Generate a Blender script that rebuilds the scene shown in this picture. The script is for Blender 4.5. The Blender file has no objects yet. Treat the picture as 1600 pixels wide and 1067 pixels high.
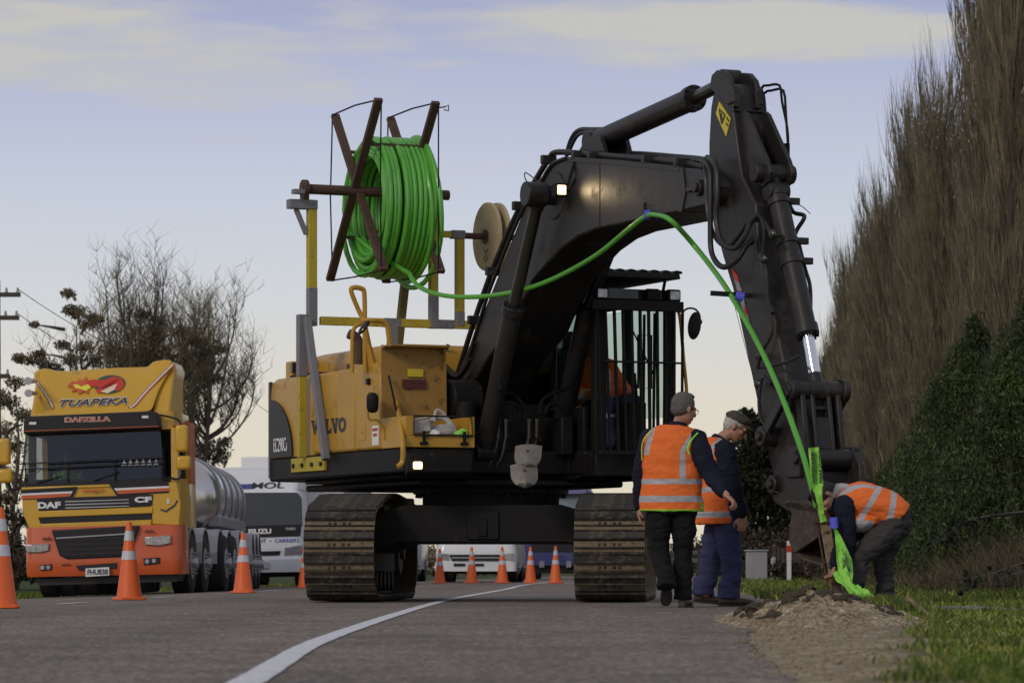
import bpy, bmesh, math, random
from mathutils import Vector as V, Matrix, noise, Euler
random.seed(7)
C = bpy.context.scene
COL = C.collection
rad = math.radians

# ---------------- camera, sky, sun, exposure ----------------
F, H, VH = 5600.0, 0.33, 889.0          # focal length in photo pixels, camera height, horizon row
cd = bpy.data.cameras.new("camera"); cam = bpy.data.objects.new("camera", cd); COL.objects.link(cam)
cam.location = (0, 0, H); cam.rotation_euler = (rad(90), 0, 0)
cd.sensor_width = 36; cd.lens = 36*F/1600; cd.shift_y = (VH-533.5)/1600
cd.clip_start = 1; cd.clip_end = 4000
cd.dof.use_dof = True; cd.dof.focus_distance = 33.5; cd.dof.aperture_fstop = 8.0
C.camera = cam
C.view_settings.view_transform = 'Standard'; C.view_settings.look = 'None'
C.view_settings.exposure = 0.0; C.view_settings.gamma = 1.0
SUN_EL, SUN_AZ = rad(28), rad(215)      # azimuth clockwise from +Y

W = bpy.data.worlds.new("World"); C.world = W; W.use_nodes = True
nt = W.node_tree; N = nt.nodes; Lk = nt.links
bg = N["Background"]
def nd(tree, typ, **kw):
    n = tree.nodes.new(typ)
    for k, v in kw.items():
        if k in n.inputs.keys(): n.inputs[k].default_value = v
        else: setattr(n, k, v)
    return n
sky = nd(nt, 'ShaderNodeTexSky'); sky.sky_type = 'NISHITA'; sky.sun_disc = False
sky.sun_elevation = SUN_EL; sky.sun_rotation = SUN_AZ; sky.air_density = 1.0; sky.dust_density = 2.0
tc = nd(nt, 'ShaderNodeTexCoord'); sep = nd(nt, 'ShaderNodeSeparateXYZ'); Lk.new(tc.outputs['Generated'], sep.inputs[0])
ramp = nd(nt, 'ShaderNodeValToRGB'); cr = ramp.color_ramp
def c3(r, g, b, k=1.0):
    f = lambda x: ((x/255+.055)/1.055)**2.4 if x > 10 else x/255/12.92
    return (f(r)*k, f(g)*k, f(b)*k, 1)
stops = [(0.0, c3(230, 219, 194)), (.02, c3(232, 222, 199)), (.045, c3(227, 220, 205)), (.072, c3(215, 216, 219)), (.10, c3(203, 209, 223)),
         (.13, c3(186, 191, 216)), (.16, c3(164, 169, 202)), (.26, c3(172, 176, 196)), (.6, c3(166, 168, 178)), (1.0, c3(160, 162, 170))]
cr.elements[0].position = 0; cr.elements[0].color = stops[0][1]
cr.elements[1].position = 1; cr.elements[1].color = stops[-1][1]
for p, c in stops[1:-1]:
    e = cr.elements.new(p); e.color = c
Lk.new(sep.outputs['Z'], ramp.inputs['Fac'])
# long flat clouds: noise stretched along the horizon, stronger in two banks of cloud ahead
def mth(tree, op, a, b=None, c=None, clamp=False):
    n = tree.nodes.new('ShaderNodeMath'); n.operation = op; n.use_clamp = clamp
    for i, x in enumerate((a, b, c)):
        if x is None: continue
        if isinstance(x, (int, float)): n.inputs[i].default_value = x
        else: tree.links.new(x, n.inputs[i])
    return n.outputs[0]
mp = nd(nt, 'ShaderNodeMapping'); mp.inputs['Scale'].default_value = (9, 9, 62); mp.inputs['Rotation'].default_value = (0, rad(-1.5), 0)
Lk.new(tc.outputs['Generated'], mp.inputs['Vector'])
nz = nd(nt, 'ShaderNodeTexNoise', Scale=2.2, Detail=7.0, Roughness=.52, Distortion=.3); Lk.new(mp.outputs[0], nz.inputs['Vector'])
def bank(cx, cz, rx, rz, tilt=0.0):
    dx = mth(nt, 'SUBTRACT', sep.outputs['X'], cx); dz = mth(nt, 'SUBTRACT', sep.outputs['Z'], cz)
    dz = mth(nt, 'MULTIPLY_ADD', dx, tilt, dz)
    a = mth(nt, 'POWER', mth(nt, 'ABSOLUTE', mth(nt, 'DIVIDE', dx, rx)), 2.0); b = mth(nt, 'POWER', mth(nt, 'ABSOLUTE', mth(nt, 'DIVIDE', dz, rz)), 2.0)
    return mth(nt, 'SUBTRACT', 1.0, mth(nt, 'ADD', a, b), clamp=True)
bk = mth(nt, 'MAXIMUM', bank(.058, .1480, .105, .0115, .02), mth(nt, 'MULTIPLY', bank(-.115, .145, .120, .022, .05), .72))
bk = mth(nt, 'MAXIMUM', bk, mth(nt, 'MULTIPLY', bank(.30, .20, .12, .03), .8))
bk = mth(nt, 'MAXIMUM', bk, mth(nt, 'MULTIPLY', bank(-.35, .22, .2, .03), .8))
mask = mth(nt, 'ADD', mth(nt, 'MULTIPLY', bk, .62), mth(nt, 'SUBTRACT', nz.outputs['Fac'], .5))
mask = mth(nt, 'MULTIPLY', mth(nt, 'SUBTRACT', mask, .15), 3.0, clamp=True)
gen = mth(nt, 'MULTIPLY', mth(nt, 'SUBTRACT', nz.outputs['Fac'], .56), 2.0, clamp=True)
up = mth(nt, 'MULTIPLY', sep.outputs['Z'], 5.0, clamp=True)
mask = mth(nt, 'MAXIMUM', mask, mth(nt, 'MULTIPLY', gen, up))
cm = nd(nt, 'ShaderNodeMix'); cm.data_type = 'RGBA'
Lk.new(mth(nt, 'MULTIPLY', mask, .9), cm.inputs[0]); Lk.new(ramp.outputs[0], cm.inputs[6]); cm.inputs[7].default_value = c3(203, 199, 190)
SKY_STR = 0.1
sc = nd(nt, 'ShaderNodeMix'); sc.data_type = 'RGBA'; sc.blend_type = 'MULTIPLY'; sc.inputs[0].default_value = 1
Lk.new(cm.outputs[2], sc.inputs[6]); sc.inputs[7].default_value = (1/SKY_STR, 1/SKY_STR, 1/SKY_STR, 1)
mx = nd(nt, 'ShaderNodeMix'); mx.data_type = 'RGBA'; mx.inputs[0].default_value = .9
Lk.new(sky.outputs[0], mx.inputs[6]); Lk.new(sc.outputs[2], mx.inputs[7])
Lk.new(mx.outputs[2], bg.inputs['Color']); bg.inputs['Strength'].default_value = SKY_STR

sd = bpy.data.lights.new("sun", 'SUN'); sd.energy = 0.9; sd.angle = rad(12); sd.color = (1, .9, .76)
so = bpy.data.objects.new("sun", sd); COL.objects.link(so)
dirv = V((math.sin(SUN_AZ)*math.cos(SUN_EL), math.cos(SUN_AZ)*math.cos(SUN_EL), math.sin(SUN_EL)))
so.rotation_euler = dirv.to_track_quat('Z', 'Y').to_euler(); so.location = dirv*50

def P(u, v, Y): return V(((u-800)*Y/F, Y, H+(VH-v)*Y/F))

# ---------------- materials ----------------
def mat(name, col, rough=.6, metal=0.0, var=.12, scale=3.0, dirt=None, dirt_amt=0.0, bump=0.0, bscale=40.0, coat=0.0, emit=None, estr=0.0, spec=.5, alpha=1.0, trans=0.0):
    m = bpy.data.materials.new(name); m.use_nodes = True
    t = m.node_tree; b = t.nodes['Principled BSDF']
    b.inputs['Roughness'].default_value = rough; b.inputs['Metallic'].default_value = metal
    b.inputs['Specular IOR Level'].default_value = spec; b.inputs['Coat Weight'].default_value = coat
    b.inputs['Transmission Weight'].default_value = trans; b.inputs['Alpha'].default_value = alpha
    c = (*col, 1) if len(col) == 3 else col
    co = nd(t, 'ShaderNodeTexCoord')
    n1 = nd(t, 'ShaderNodeTexNoise', Scale=scale, Detail=6.0, Roughness=.6); t.links.new(co.outputs['Object'], n1.inputs['Vector'])
    mixc = nd(t, 'ShaderNodeMix'); mixc.data_type = 'RGBA'
    t.links.new(n1.outputs['Fac'], mixc.inputs[0])
    mixc.inputs[6].default_value = (c[0]*(1-var*2), c[1]*(1-var*2), c[2]*(1-var*2), 1)
    mixc.inputs[7].default_value = (min(1, c[0]*(1+var*2)), min(1, c[1]*(1+var*2)), min(1, c[2]*(1+var*2)), 1)
    out = mixc.outputs[2]
    if dirt:
        n2 = nd(t, 'ShaderNodeTexNoise', Scale=scale*2.3, Detail=9.0, Roughness=.7); t.links.new(co.outputs['Object'], n2.inputs['Vector'])
        f = mth(t, 'MULTIPLY', mth(t, 'SUBTRACT', n2.outputs['Fac'], .62-dirt_amt*.35), 7.0, clamp=True)
        m2 = nd(t, 'ShaderNodeMix'); m2.data_type = 'RGBA'; t.links.new(f, m2.inputs[0])
        t.links.new(out, m2.inputs[6]); m2.inputs[7].default_value = (*dirt, 1); out = m2.outputs[2]
        t.links.new(mth(t, 'ADD', mth(t, 'MULTIPLY', f, .25), rough, clamp=True), b.inputs['Roughness'])
    t.links.new(out, b.inputs['Base Color'])
    if bump:
        n3 = nd(t, 'ShaderNodeTexNoise', Scale=bscale, Detail=5.0); t.links.new(co.outputs['Object'], n3.inputs['Vector'])
        bp = nd(t, 'ShaderNodeBump', Strength=bump, Distance=.02); t.links.new(n3.outputs['Fac'], bp.inputs['Height']); t.links.new(bp.outputs[0], b.inputs['Normal'])
    if emit: b.inputs['Emission Color'].default_value = (*emit, 1); b.inputs['Emission Strength'].default_value = estr
    return m
M = {}
def mk(k, *a, **kw): M[k] = mat(k, *a, **kw); return M[k]
mk('boom_paint', (.0205, .018, .0175), .45, spec=.38, var=.16, scale=1.4, dirt=(.060, .050, .040), dirt_amt=.22, bump=.08, bscale=9)
mk('black_metal', (.009, .0085, .0085), .6, spec=.22, var=.2, scale=3, dirt=(.05, .04, .033), dirt_amt=.1)
mk('hose_rubber', (.014, .013, .013), .45, var=.1)
mk('dark_rod', (.08, .075, .065), .3, metal=.8, var=.15)
mk('chrome', (.85, .85, .9), .12, metal=1, var=.03)
mk('yellow_body', (.47, .262, .030), .42, spec=.35, var=.08, scale=1.2, dirt=(.26, .135, .03), dirt_amt=.14, coat=.08)
mk('yellow_frame', (.46, .36, .03), .6, var=.12, scale=5, dirt=(.09, .075, .04), dirt_amt=.12)
mk('grey_primer', (.19, .19, .21), .6, var=.12, scale=6, dirt=(.08, .07, .06), dirt_amt=.08)
mk('rust', (.075, .042, .028), .75, var=.3, scale=9, dirt=(.16, .07, .03), dirt_amt=.1, bump=.2)
mk('green_pipe', (.10, .40, .045), .38, var=.08, scale=2, coat=.1)
mk('wood_pale', (.42, .34, .20), .75, var=.18, scale=5, dirt=(.2, .15, .1), dirt_amt=.1)
mk('mud', (.07, .056, .037), .95, var=.35, scale=7, bump=.5, bscale=30)
mk('track_steel', (.020, .018, .016), .6, var=.3, scale=8, dirt=(.12, .095, .06), dirt_amt=.30, bump=.35, bscale=25)
mk('track_link', (.17, .13, .08), .85, var=.3, scale=9, dirt=(.04, .033, .028), dirt_amt=.2, bump=.4)
mk('lamp_lit', (1, .9, .7), .3, emit=(1, .62, .26), estr=3.2)
mk('lamp_core', (1, .9, .7), .3, emit=(1, .9, .7), estr=16)
mk('black_glass', (.012, .014, .016), .06, var=.0, spec=.6)
mk('white_text', (.75, .75, .76), .5, var=.03)
mk('dark_text', (.035, .035, .045), .5, var=.03)
mk('orange_vest', (.82, .175, .040), .72, spec=.18, var=.07, scale=6, bump=.25, bscale=14)
mk('reflective', (.40, .40, .43), .45, var=.08, scale=10)
mk('lime', (.32, .85, .06), .6, var=.05)
mk('yellow_trim', (.75, .7, .06), .6, var=.05)
mk('navy', (.012, .014, .028), .85, spec=.18, var=.2, scale=8, bump=.25, bscale=18)
mk('black_trousers', (.011, .011, .012), .85, spec=.18, var=.2, scale=8, bump=.25, bscale=18)
mk('blue_trousers', (.045, .048, .115), .85, spec=.18, var=.2, scale=7, bump=.3, bscale=18)
mk('grey_trousers', (.050, .046, .047), .85, spec=.18, var=.2, scale=7, bump=.3, bscale=18)
mk('skin', (.42, .22, .15), .55, var=.12, scale=18)
mk('hair_grey', (.125, .117, .11), .7, spec=.18, var=.45, scale=70, bump=.4, bscale=160)
mk('hair_white', (.5, .47, .44), .7, spec=.18, var=.25, scale=40, bump=.6, bscale=120)
mk('hair_dark', (.02, .016, .014), .7, var=.3, scale=40)
mk('tweed', (.075, .072, .06), .9, spec=.18, var=.25, scale=60, bump=.3)
mk('boot', (.055, .038, .028), .6, var=.25, scale=12)
mk('sole', (.03, .028, .027), .8, var=.2, scale=12)
mk('hood_cloth', (.42, .40, .38), .85, var=.12, scale=10)
mk('cone_orange', (.74, .125, .02), .48, var=.06, scale=4, dirt=(.32, .10, .04), dirt_amt=.05)
mk('cone_band', (.55, .56, .60), .35, var=.12, scale=12, dirt=(.33, .3, .29), dirt_amt=.06)
mk('truck_yellow', (.60, .345, .025), .32, var=.05, scale=1, coat=.3, dirt=(.42, .22, .03), dirt_amt=.06)
mk('truck_orange', (.56, .10, .022), .32, var=.06, scale=1, coat=.3, dirt=(.30, .075, .03), dirt_amt=.1)
mk('truck_red', (.55, .04, .02), .4, var=.05)
mk('truck_black', (.015, .014, .018), .45, var=.1, spec=.35)
mk('tyre', (.016, .015, .015), .85, var=.2, scale=9)
mk('steel_tank', (.62, .60, .58), .22, metal=.9, var=.06)
mk('steel_dull', (.36, .36, .37), .4, metal=.6, var=.1)
mk('white_paint', (.72, .73, .76), .35, var=.04, coat=.3)
mk('grey_panel', (.45, .46, .48), .5, var=.06)
mk('headlamp', (.34, .34, .36), .15, metal=.5, var=.45, scale=22)
mk('indicator', (.8, .3, .03), .3)
mk('van_glass', (.045, .05, .055), .12, var=.25, scale=2)
mk('blue_letters', (.05, .09, .40), .4)
mk('blue_paint', (.03, .035, .16), .3, var=.1, coat=.4)
mk('emblem_green', (.03, .09, .06), .4, var=.3)
mk('cream', (.75, .6, .42), .5)
mk('hivis_green', (.35, .75, .04), .7, var=.1)
mk('tape_green', (.27, .66, .08), .4, var=.06)
mk('tape_blue', (.10, .11, .70), .5, var=.05)
mk('red_paint', (.42, .05, .025), .5, var=.12, scale=8)
mk('sign_yellow', (.62, .50, .03), .5, var=.12, scale=14)
mk('stain_white', (.55, .55, .53), .6)
mk('clear_red', (.10, .02, .018), .5)
mk('shovel_steel', (.20, .185, .16), .55, metal=.3, var=.25, scale=14, dirt=(.09, .07, .05), dirt_amt=.2)
mk('concrete', (.33, .33, .35), .8, var=.12)
mk('pole_wood', (.07, .06, .05), .9, var=.2)
def glass(name, tint, a):
    m = bpy.data.materials.new(name); m.use_nodes = True; t = m.node_tree
    for n in list(t.nodes):
        if n.type == 'BSDF_PRINCIPLED': t.nodes.remove(n)
    tr = nd(t, 'ShaderNodeBsdfTransparent'); tr.inputs[0].default_value = (*tint, 1)
    gl = nd(t, 'ShaderNodeBsdfGlossy'); gl.inputs['Roughness'].default_value = .03; gl.inputs[0].default_value = (.9, .95, 1, 1)
    mxs = nd(t, 'ShaderNodeMixShader'); mxs.inputs[0].default_value = a
    t.links.new(tr.outputs[0], mxs.inputs[1]); t.links.new(gl.outputs[0], mxs.inputs[2]); t.links.new(mxs.outputs[0], t.nodes['Material Output'].inputs[0])
    M[name] = m
glass('glass', (.72, .80, .77), .035); glass('windscreen', (.50, .53, .55), .045)

# ---------------- mesh helpers ----------------
def basis(d):
    d = V(d).normalized(); a = V((0, 0, 1)) if abs(d.z) < .9 else V((1, 0, 0))
    x = a.cross(d).normalized(); return x, d.cross(x).normalized(), d
def spl(pts, k=6, closed=False):
    pts = [V(p) for p in pts]; n = len(pts); out = []
    for i in range(n if closed else n-1):
        g = (lambda j: pts[j % n]) if closed else (lambda j: pts[max(0, min(n-1, j))])
        a, b, c, d = g(i-1), g(i), g(i+1), g(i+2)
        for j in range(k):
            t = j/k
            out.append(.5*((2*b)+(c-a)*t+(2*a-5*b+4*c-d)*t*t+(3*b-a-3*c+d)*t**3))
    if not closed: out.append(pts[-1])
    return out
class MB:
    def __init__(s, m=0): s.v = []; s.f = []; s.mi = []; s.m = m; s.T = None
    def add(s, vs, fs):
        o = len(s.v)
        if s.T is not None: s.v += [s.T @ V(x) for x in vs]
        else: s.v += [V(x) for x in vs]
        for f in fs: s.f.append([i+o for i in f]); s.mi.append(s.m)
        return s
    def box(s, c, d, R=None):
        c = V(c); h = V(d)/2
        vs = [V((x, y, z)) for z in (-h.z, h.z) for y in (-h.y, h.y) for x in (-h.x, h.x)]
        if R is not None: vs = [R @ q for q in vs]
        return s.add([q+c for q in vs], [(0, 2, 3, 1), (4, 5, 7, 6), (0, 1, 5, 4), (2, 6, 7, 3), (0, 4, 6, 2), (1, 3, 7, 5)])
    def bx(s, x0, x1, y0, y1, z0, z1): return s.box(((x0+x1)/2, (y0+y1)/2, (z0+z1)/2), (abs(x1-x0), abs(y1-y0), abs(z1-z0)))
    def prism(s, pts, w0, w1, fr='yz'):
        g = {'yz': lambda a, b, w: V((w, a, b)), 'xz': lambda a, b, w: V((a, w, b)), 'xy': lambda a, b, w: V((a, b, w))}[fr] if isinstance(fr, str) else fr
        n = len(pts)
        vs = [g(p[0], p[1], w0) for p in pts]+[g(p[0], p[1], w1) for p in pts]
        return s.add(vs, [list(range(n-1, -1, -1)), list(range(n, 2*n))]+[(i, (i+1) % n, n+(i+1) % n, n+i) for i in range(n)])
    def bar(s, a, b, w, h=None, up=(0, 0, 1)):
        a = V(a); b = V(b); d = (b-a); L = d.length; d.normalize(); h = h or w
        u = V(up)
        if abs(u.dot(d)) > .98: u = V((0, 1, 0))
        x = d.cross(u).normalized(); y = x.cross(d).normalized()
        vs = [p+x*sx*w/2+y*sy*h/2 for p in (a, b) for sx, sy in ((-1, -1), (1, -1), (1, 1), (-1, 1))]
        return s.add(vs, [(3, 2, 1, 0), (4, 5, 6, 7)]+[(i, (i+1) % 4, 4+(i+1) % 4, 4+i) for i in range(4)])
    def tube(s, pts, r, n=8, closed=False, caps=True):
        pts = [V(p) for p in pts]; m = len(pts); rs = r if isinstance(r, (list, tuple)) else [r]*m
        dirs = []
        for i in range(m):
            a = pts[(i-1) % m] if (closed or i > 0) else pts[i]; b = pts[(i+1) % m] if (closed or i < m-1) else pts[i]
            d = b-a; dirs.append(d.normalized() if d.length > 1e-9 else V((0, 0, 1)))
        x, y, _ = basis(dirs[0]); vs = []; fs = []
        for i in range(m):
            d = dirs[i]; x = (x-d*x.dot(d)); x = x.normalized() if x.length > 1e-6 else basis(d)[0]; y = d.cross(x)
            for k in range(n):
                t = 2*math.pi*k/n; vs.append(pts[i]+(x*math.cos(t)+y*math.sin(t))*rs[i])
        for i in range(m if closed else m-1):
            for k in range(n):
                a = i*n; b = ((i+1) % m)*n; fs.append((a+k, a+(k+1) % n, b+(k+1) % n, b+k))
        if caps and not closed: fs += [list(range(n-1, -1, -1)), list(range((m-1)*n, m*n))]
        return s.add(vs, fs)
    def cyl(s, a, b, r, r2=None, n=20): return s.tube([a, b], [r, r if r2 is None else r2], n)
    def loft(s, rings, caps=True):
        n = len(rings[0]); vs = [p for r in rings for p in r]; fs = []
        for i in range(len(rings)-1):
            for k in range(n): fs.append((i*n+k, i*n+(k+1) % n, (i+1)*n+(k+1) % n, (i+1)*n+k))
        if caps: fs += [list(range(n-1, -1, -1)), list(range((len(rings)-1)*n, len(rings)*n))]
        return s.add(vs, fs)
    def ell(s, c, r, n=14, m=9, R=None):
        c = V(c); r = V(r) if not isinstance(r, (int, float)) else V((r, r, r)); vs = []; fs = []
        for i in range(1, m):
            a = math.pi*i/m
            for k in range(n):
                t = 2*math.pi*k/n; q = V((r.x*math.sin(a)*math.cos(t), r.y*math.sin(a)*math.sin(t), r.z*math.cos(a)))
                vs.append(c+(R @ q if R is not None else q))
        tq = V((0, 0, r.z)); top = c+(R @ tq if R is not None else tq); bot = c-(R @ tq if R is not None else tq)
        vs += [top, bot]; T_, B_ = len(vs)-2, len(vs)-1
        for i in range(m-2):
            for k in range(n): fs.append((i*n+k, i*n+(k+1) % n, (i+1)*n+(k+1) % n, (i+1)*n+k))
        for k in range(n): fs.append((T_, (k+1) % n, k)); fs.append((B_, (m-2)*n+k, (m-2)*n+(k+1) % n))
        return s.add(vs, fs)
    def wheel(s, c, r, w, ax=(1, 0, 0), n=28):   # rounded disc about axis ax
        c = V(c); a = V(ax).normalized()
        return s.tube([c-a*w/2, c-a*w*.42, c+a*w*.42, c+a*w/2], [r*.93, r, r, r*.93], n)
    def comps(s):
        p = list(range(len(s.v)))
        def fd(a):
            while p[a] != a: p[a] = p[p[a]]; a = p[a]
            return a
        for f in s.f:
            r = fd(f[0])
            for i in f[1:]: p[fd(i)] = r
        g = {}
        for k, f in enumerate(s.f): g.setdefault(fd(f[0]), []).append(k)
        out = []
        for ks in g.values():
            m = MB(); ix_ = {}
            for k in ks:
                for i in s.f[k]:
                    if i not in ix_: ix_[i] = len(m.v); m.v.append(s.v[i])
                m.f.append([ix_[i] for i in s.f[k]]); m.mi.append(s.mi[k])
            out.append(m)
        return out
    def build(s, name, mats, parent=None, smooth=False, bevel=0, world=False, ang=35, seg=2):
        if not s.v: return None
        if name in SPLIT and parent is not None:
            cs = s.comps()
            if len(cs) > 1:
                rs = [c.build(name, mats, parent, smooth, bevel, world, ang, seg) for c in cs]; return rs[0]
        if not isinstance(mats, (list, tuple)): mats = [mats]
        me = bpy.data.meshes.new(name)
        vs = s.v
        if world and parent is not None:
            Ti = WM[parent.name].inverted(); vs = [Ti @ p for p in vs]
        me.from_pydata([tuple(p) for p in vs], [], s.f)
        for m in mats: me.materials.append(M[m] if isinstance(m, str) else m)
        me.polygons.foreach_set('material_index', s.mi)
        bm = bmesh.new(); bm.from_mesh(me); bmesh.ops.recalc_face_normals(bm, faces=bm.faces); bm.to_mesh(me); bm.free()
        o = bpy.data.objects.new(name, me); COL.objects.link(o)
        if parent is not None: o.parent = parent; WM[o.name] = WM[parent.name]
        else: WM[o.name] = Matrix.Identity(4)
        if bevel:
            bv = o.modifiers.new('bevel', 'BEVEL'); bv.width = bevel; bv.segments = seg; bv.limit_method = 'ANGLE'; bv.angle_limit = rad(30)
        if smooth or bevel:
            me.polygons.foreach_set('use_smooth', [True]*len(me.polygons)); me.set_sharp_from_angle(angle=rad(ang))
        return o
WM = {}
SPLIT = {'serif', 'flange', 'stripe', 'latch', 'pillar', 'hose_clamp', 'roof_window', 'mudguard', 'fairing_side', 'marker_lamp', 'headlight', 'lens', 'fog_lamp', 'bolt', 'stop_block', 'window', 'roof_lamp', 'insulator', 'drum_bar', 'side_bar', 'clamp_band', 'paling', 'rail', 'brace_block', 'air_intake', 'leaf_cluster', 'ear_plate', 'louvre'}
def tag(o, label=None, cat=None, group=None, kind=None):
    if label: o['label'] = label
    if cat: o['category'] = cat
    if group: o['group'] = group
    if kind: o['kind'] = kind
    return o
def thing(name, label, cat, loc=(0, 0, 0), rz=0.0, group=None, rot=None):
    o = bpy.data.objects.new(name, None); COL.objects.link(o); o.empty_display_size = .2
    e = Euler(rot if rot else (0, 0, rz)); o.location = loc; o.rotation_euler = e
    WM[o.name] = Matrix.Translation(V(loc)) @ e.to_matrix().to_4x4()
    return tag(o, label, cat, group)
def at(o, loc, rz=0.0):      # a top-level mesh built in world coordinates: put its origin at loc
    loc = V(loc); o.data.transform(Matrix.Translation(-loc)); o.location = loc; WM[o.name] = Matrix.Translation(loc); return o
KIDS = {}
def kids(o): return [c for c in bpy.data.objects if c.parent is o]
def copy_tree(o, parent=None):
    c = o.copy(); COL.objects.link(c)
    if parent is not None: c.parent = parent
    for ch in kids(o): copy_tree(ch, c)
    return c
def rough_mesh(me, amp, sc_, seed=0):
    for v in me.vertices:
        n = noise.noise_vector(v.co*sc_+V((seed, 0, 0))); v.co += n*amp
    me.update()
def remesh(mb, name, mats, parent, vox=.007, fn=None, wrinkle=0.0, wsc=9.0, world=False, sm=2):
    """union of overlapping closed shapes -> one continuous skin"""
    o = mb.build(name, mats, parent, world=world)
    me = o.data; me.remesh_voxel_size = vox; me.use_remesh_fix_poles = False; me.use_remesh_preserve_attributes = False
    par_ = o.parent; o.parent = None
    with bpy.context.temp_override(object=o, active_object=o, selected_objects=[o], selected_editable_objects=[o]): bpy.ops.object.voxel_remesh()
    o.parent = par_; me = o.data; me.materials.clear()
    bm = bmesh.new(); bm.from_mesh(me)
    for _ in range(sm): bmesh.ops.smooth_vert(bm, verts=bm.verts, factor=.5, use_axis_x=True, use_axis_y=True, use_axis_z=True)
    bm.normal_update(); bm.to_mesh(me); bm.free()
    if wrinkle:
        nrm = [v.normal.copy() for v in me.vertices]
        for v, vn in zip(me.vertices, nrm):
            p = v.co.copy(); n = noise.noise(V((p.x*wsc, p.y*wsc, p.z*wsc*1.7)))+.5*(1-2*abs(noise.noise(V((p.x*wsc*1.6, p.y*wsc*1.6, p.z*wsc*3.2)))))+.25*noise.noise(p*wsc*4)
            v.co = p+vn*n*wrinkle
    if not me.materials:
        for m in (mats if isinstance(mats, (list, tuple)) else [mats]): me.materials.append(M[m] if isinstance(m, str) else m)
    if fn:
        for p in me.polygons: p.material_index = fn(p.center, p.normal)
    else:
        for p in me.polygons: p.material_index = 0
    me.polygons.foreach_set('use_smooth', [True]*len(me.polygons)); me.update()
    return o
def text(s, name, material, parent, org, ux, uy, height, width=None, depth=.004, bold=.0, shear=0.0, world=True, space=1.0):
    """lettering: org = lower left corner, ux / uy = unit vectors of the baseline and of up"""
    cu = bpy.data.curves.new(name, 'FONT'); cu.body = s; cu.size = 1; cu.extrude = .001; cu.offset = bold; cu.shear = shear; cu.space_character = space
    t = bpy.data.objects.new(name, cu); COL.objects.link(t)
    dg = bpy.context.evaluated_depsgraph_get(); me = bpy.data.meshes.new_from_object(t.evaluated_get(dg)); bpy.data.objects.remove(t)
    xs = [v.co.x for v in me.vertices]; ys = [v.co.y for v in me.vertices]
    x0, x1, y0, y1 = min(xs), max(xs), min(ys), max(ys)
    sy = height/(y1-y0); sx = sy if width is None else width/(x1-x0)
    ux = V(ux).normalized(); uy = V(uy).normalized(); uz = ux.cross(uy)
    Ti = WM[parent.name].inverted() if (world and parent is not None) else Matrix.Identity(4)
    for v in me.vertices:
        v.co = Ti @ (V(org)+ux*(v.co.x-x0)*sx+uy*(v.co.y-y0)*sy+uz*(depth if v.co.z > 0 else -.001))
    me.materials.clear(); me.materials.append(M[material]); me.update()
    o = bpy.data.objects.new(name, me); COL.objects.link(o); o.parent = parent; WM[o.name] = WM[parent.name]
    return o
# ---------------- ground, road, verge ----------------
def lerp_tab(tab, y):
    if y <= tab[0][0]: return tab[0][1]
    for (a, p), (b, q) in zip(tab, tab[1:]):
        if y <= b: return p+(q-p)*(y-a)/(b-a)
    (a, p), (b, q) = tab[-2:]; return q+(q-p)*(y-b)/(b-a)
def smooth_tab(tab):
    ys = [t[0] for t in tab]; c = spl([(t[0], t[1], 0) for t in tab], 12); return [(p.x, p.y) for p in c]
XL = smooth_tab([(-6, -.4), (10.4, -.77), (19, -.88), (38, -.69), (58, -.12), (80, .45), (120, 2.4), (200, 9), (420, 38)])
XR = smooth_tab([(-6, .3), (10, .84), (17, 1.13), (24, 1.66), (33, 2.35), (45, 2.95), (80, 4.3), (120, 6.2), (200, 12.6), (420, 42)])
xl = lambda y: lerp_tab(XL, y)
xr = lambda y: lerp_tab(XR, y)
xc = lambda y: xl(y)-3.52
def ss(a, b, x): t = max(0, min(1, (x-a)/(b-a))); return t*t*(3-2*t)
def road_z(x, y):
    c = xc(y); return 0.0 if x > c else -.035*(c-x)
def ground_z(x, y):
    c = xc(y); e = c-4.1; r = xr(y)
    if x < e: return road_z(e, y)-.03-.10*ss(0, 3, e-x)+.03*noise.noise(V((x*.4, y*.3, 0)))
    if x < r-.15: return road_z(x, y)-.035
    t = ss(-.15, .5, x-r)
    z = -.02+t*.035+.02*t*noise.noise(V((x*1.7, y*.9, 3)))+.05*ss(1.5, 5, x-r)*ss(24, 40, y)
    return z
def axis_vals(a, b, fine0, fine1, st, g=1.12):
    v = [fine0]
    while v[-1] < fine1: v.append(v[-1]+st)
    s_ = st
    while v[-1] < b: s_ *= g; v.append(v[-1]+s_)
    s_ = st; lo = [fine0]
    while lo[-1] > a: s_ *= g; lo.append(lo[-1]-s_)
    return lo[:0:-1]+v
def soil_amount(x, y):
    """bare soil and gravel beside the seal"""
    r = xr(y); n = noise.noise(V((x*1.6, y*.8, 9)))*.35+noise.noise(V((x*6, y*3, 2)))*.14
    w = lerp_tab([(5, .20), (10, .30), (13, .46), (17, .80), (20, 1.0), (24, 1.0), (27, .75), (30, .5), (34, .25), (45, .15)], y)
    return ss(.22, -.18, (x-r)-w+n*1.1)
xs = axis_vals(-900, 900, -.4, 7.5, .07, 1.14); ys = axis_vals(-20, 2600, 8, 44, .16, 1.06)
me = bpy.data.meshes.new('ground'); vs = []; att = []
for y in ys:
    for x in xs:
        d = xr(y) if y < 300 else 0
        vs.append((x, y, ground_z(x, y) if y < 300 else -.2-min(0, 0)*0)); att.append(soil_amount(x, y) if y < 60 and x < 9 else 0)
nx = len(xs)
me.from_pydata(vs, [], [(j*nx+i, j*nx+i+1, (j+1)*nx+i+1, (j+1)*nx+i) for j in range(len(ys)-1) for i in range(nx-1)])
a_ = me.attributes.new('soil', 'FLOAT', 'POINT'); a_.data.foreach_set('value', att)
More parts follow.
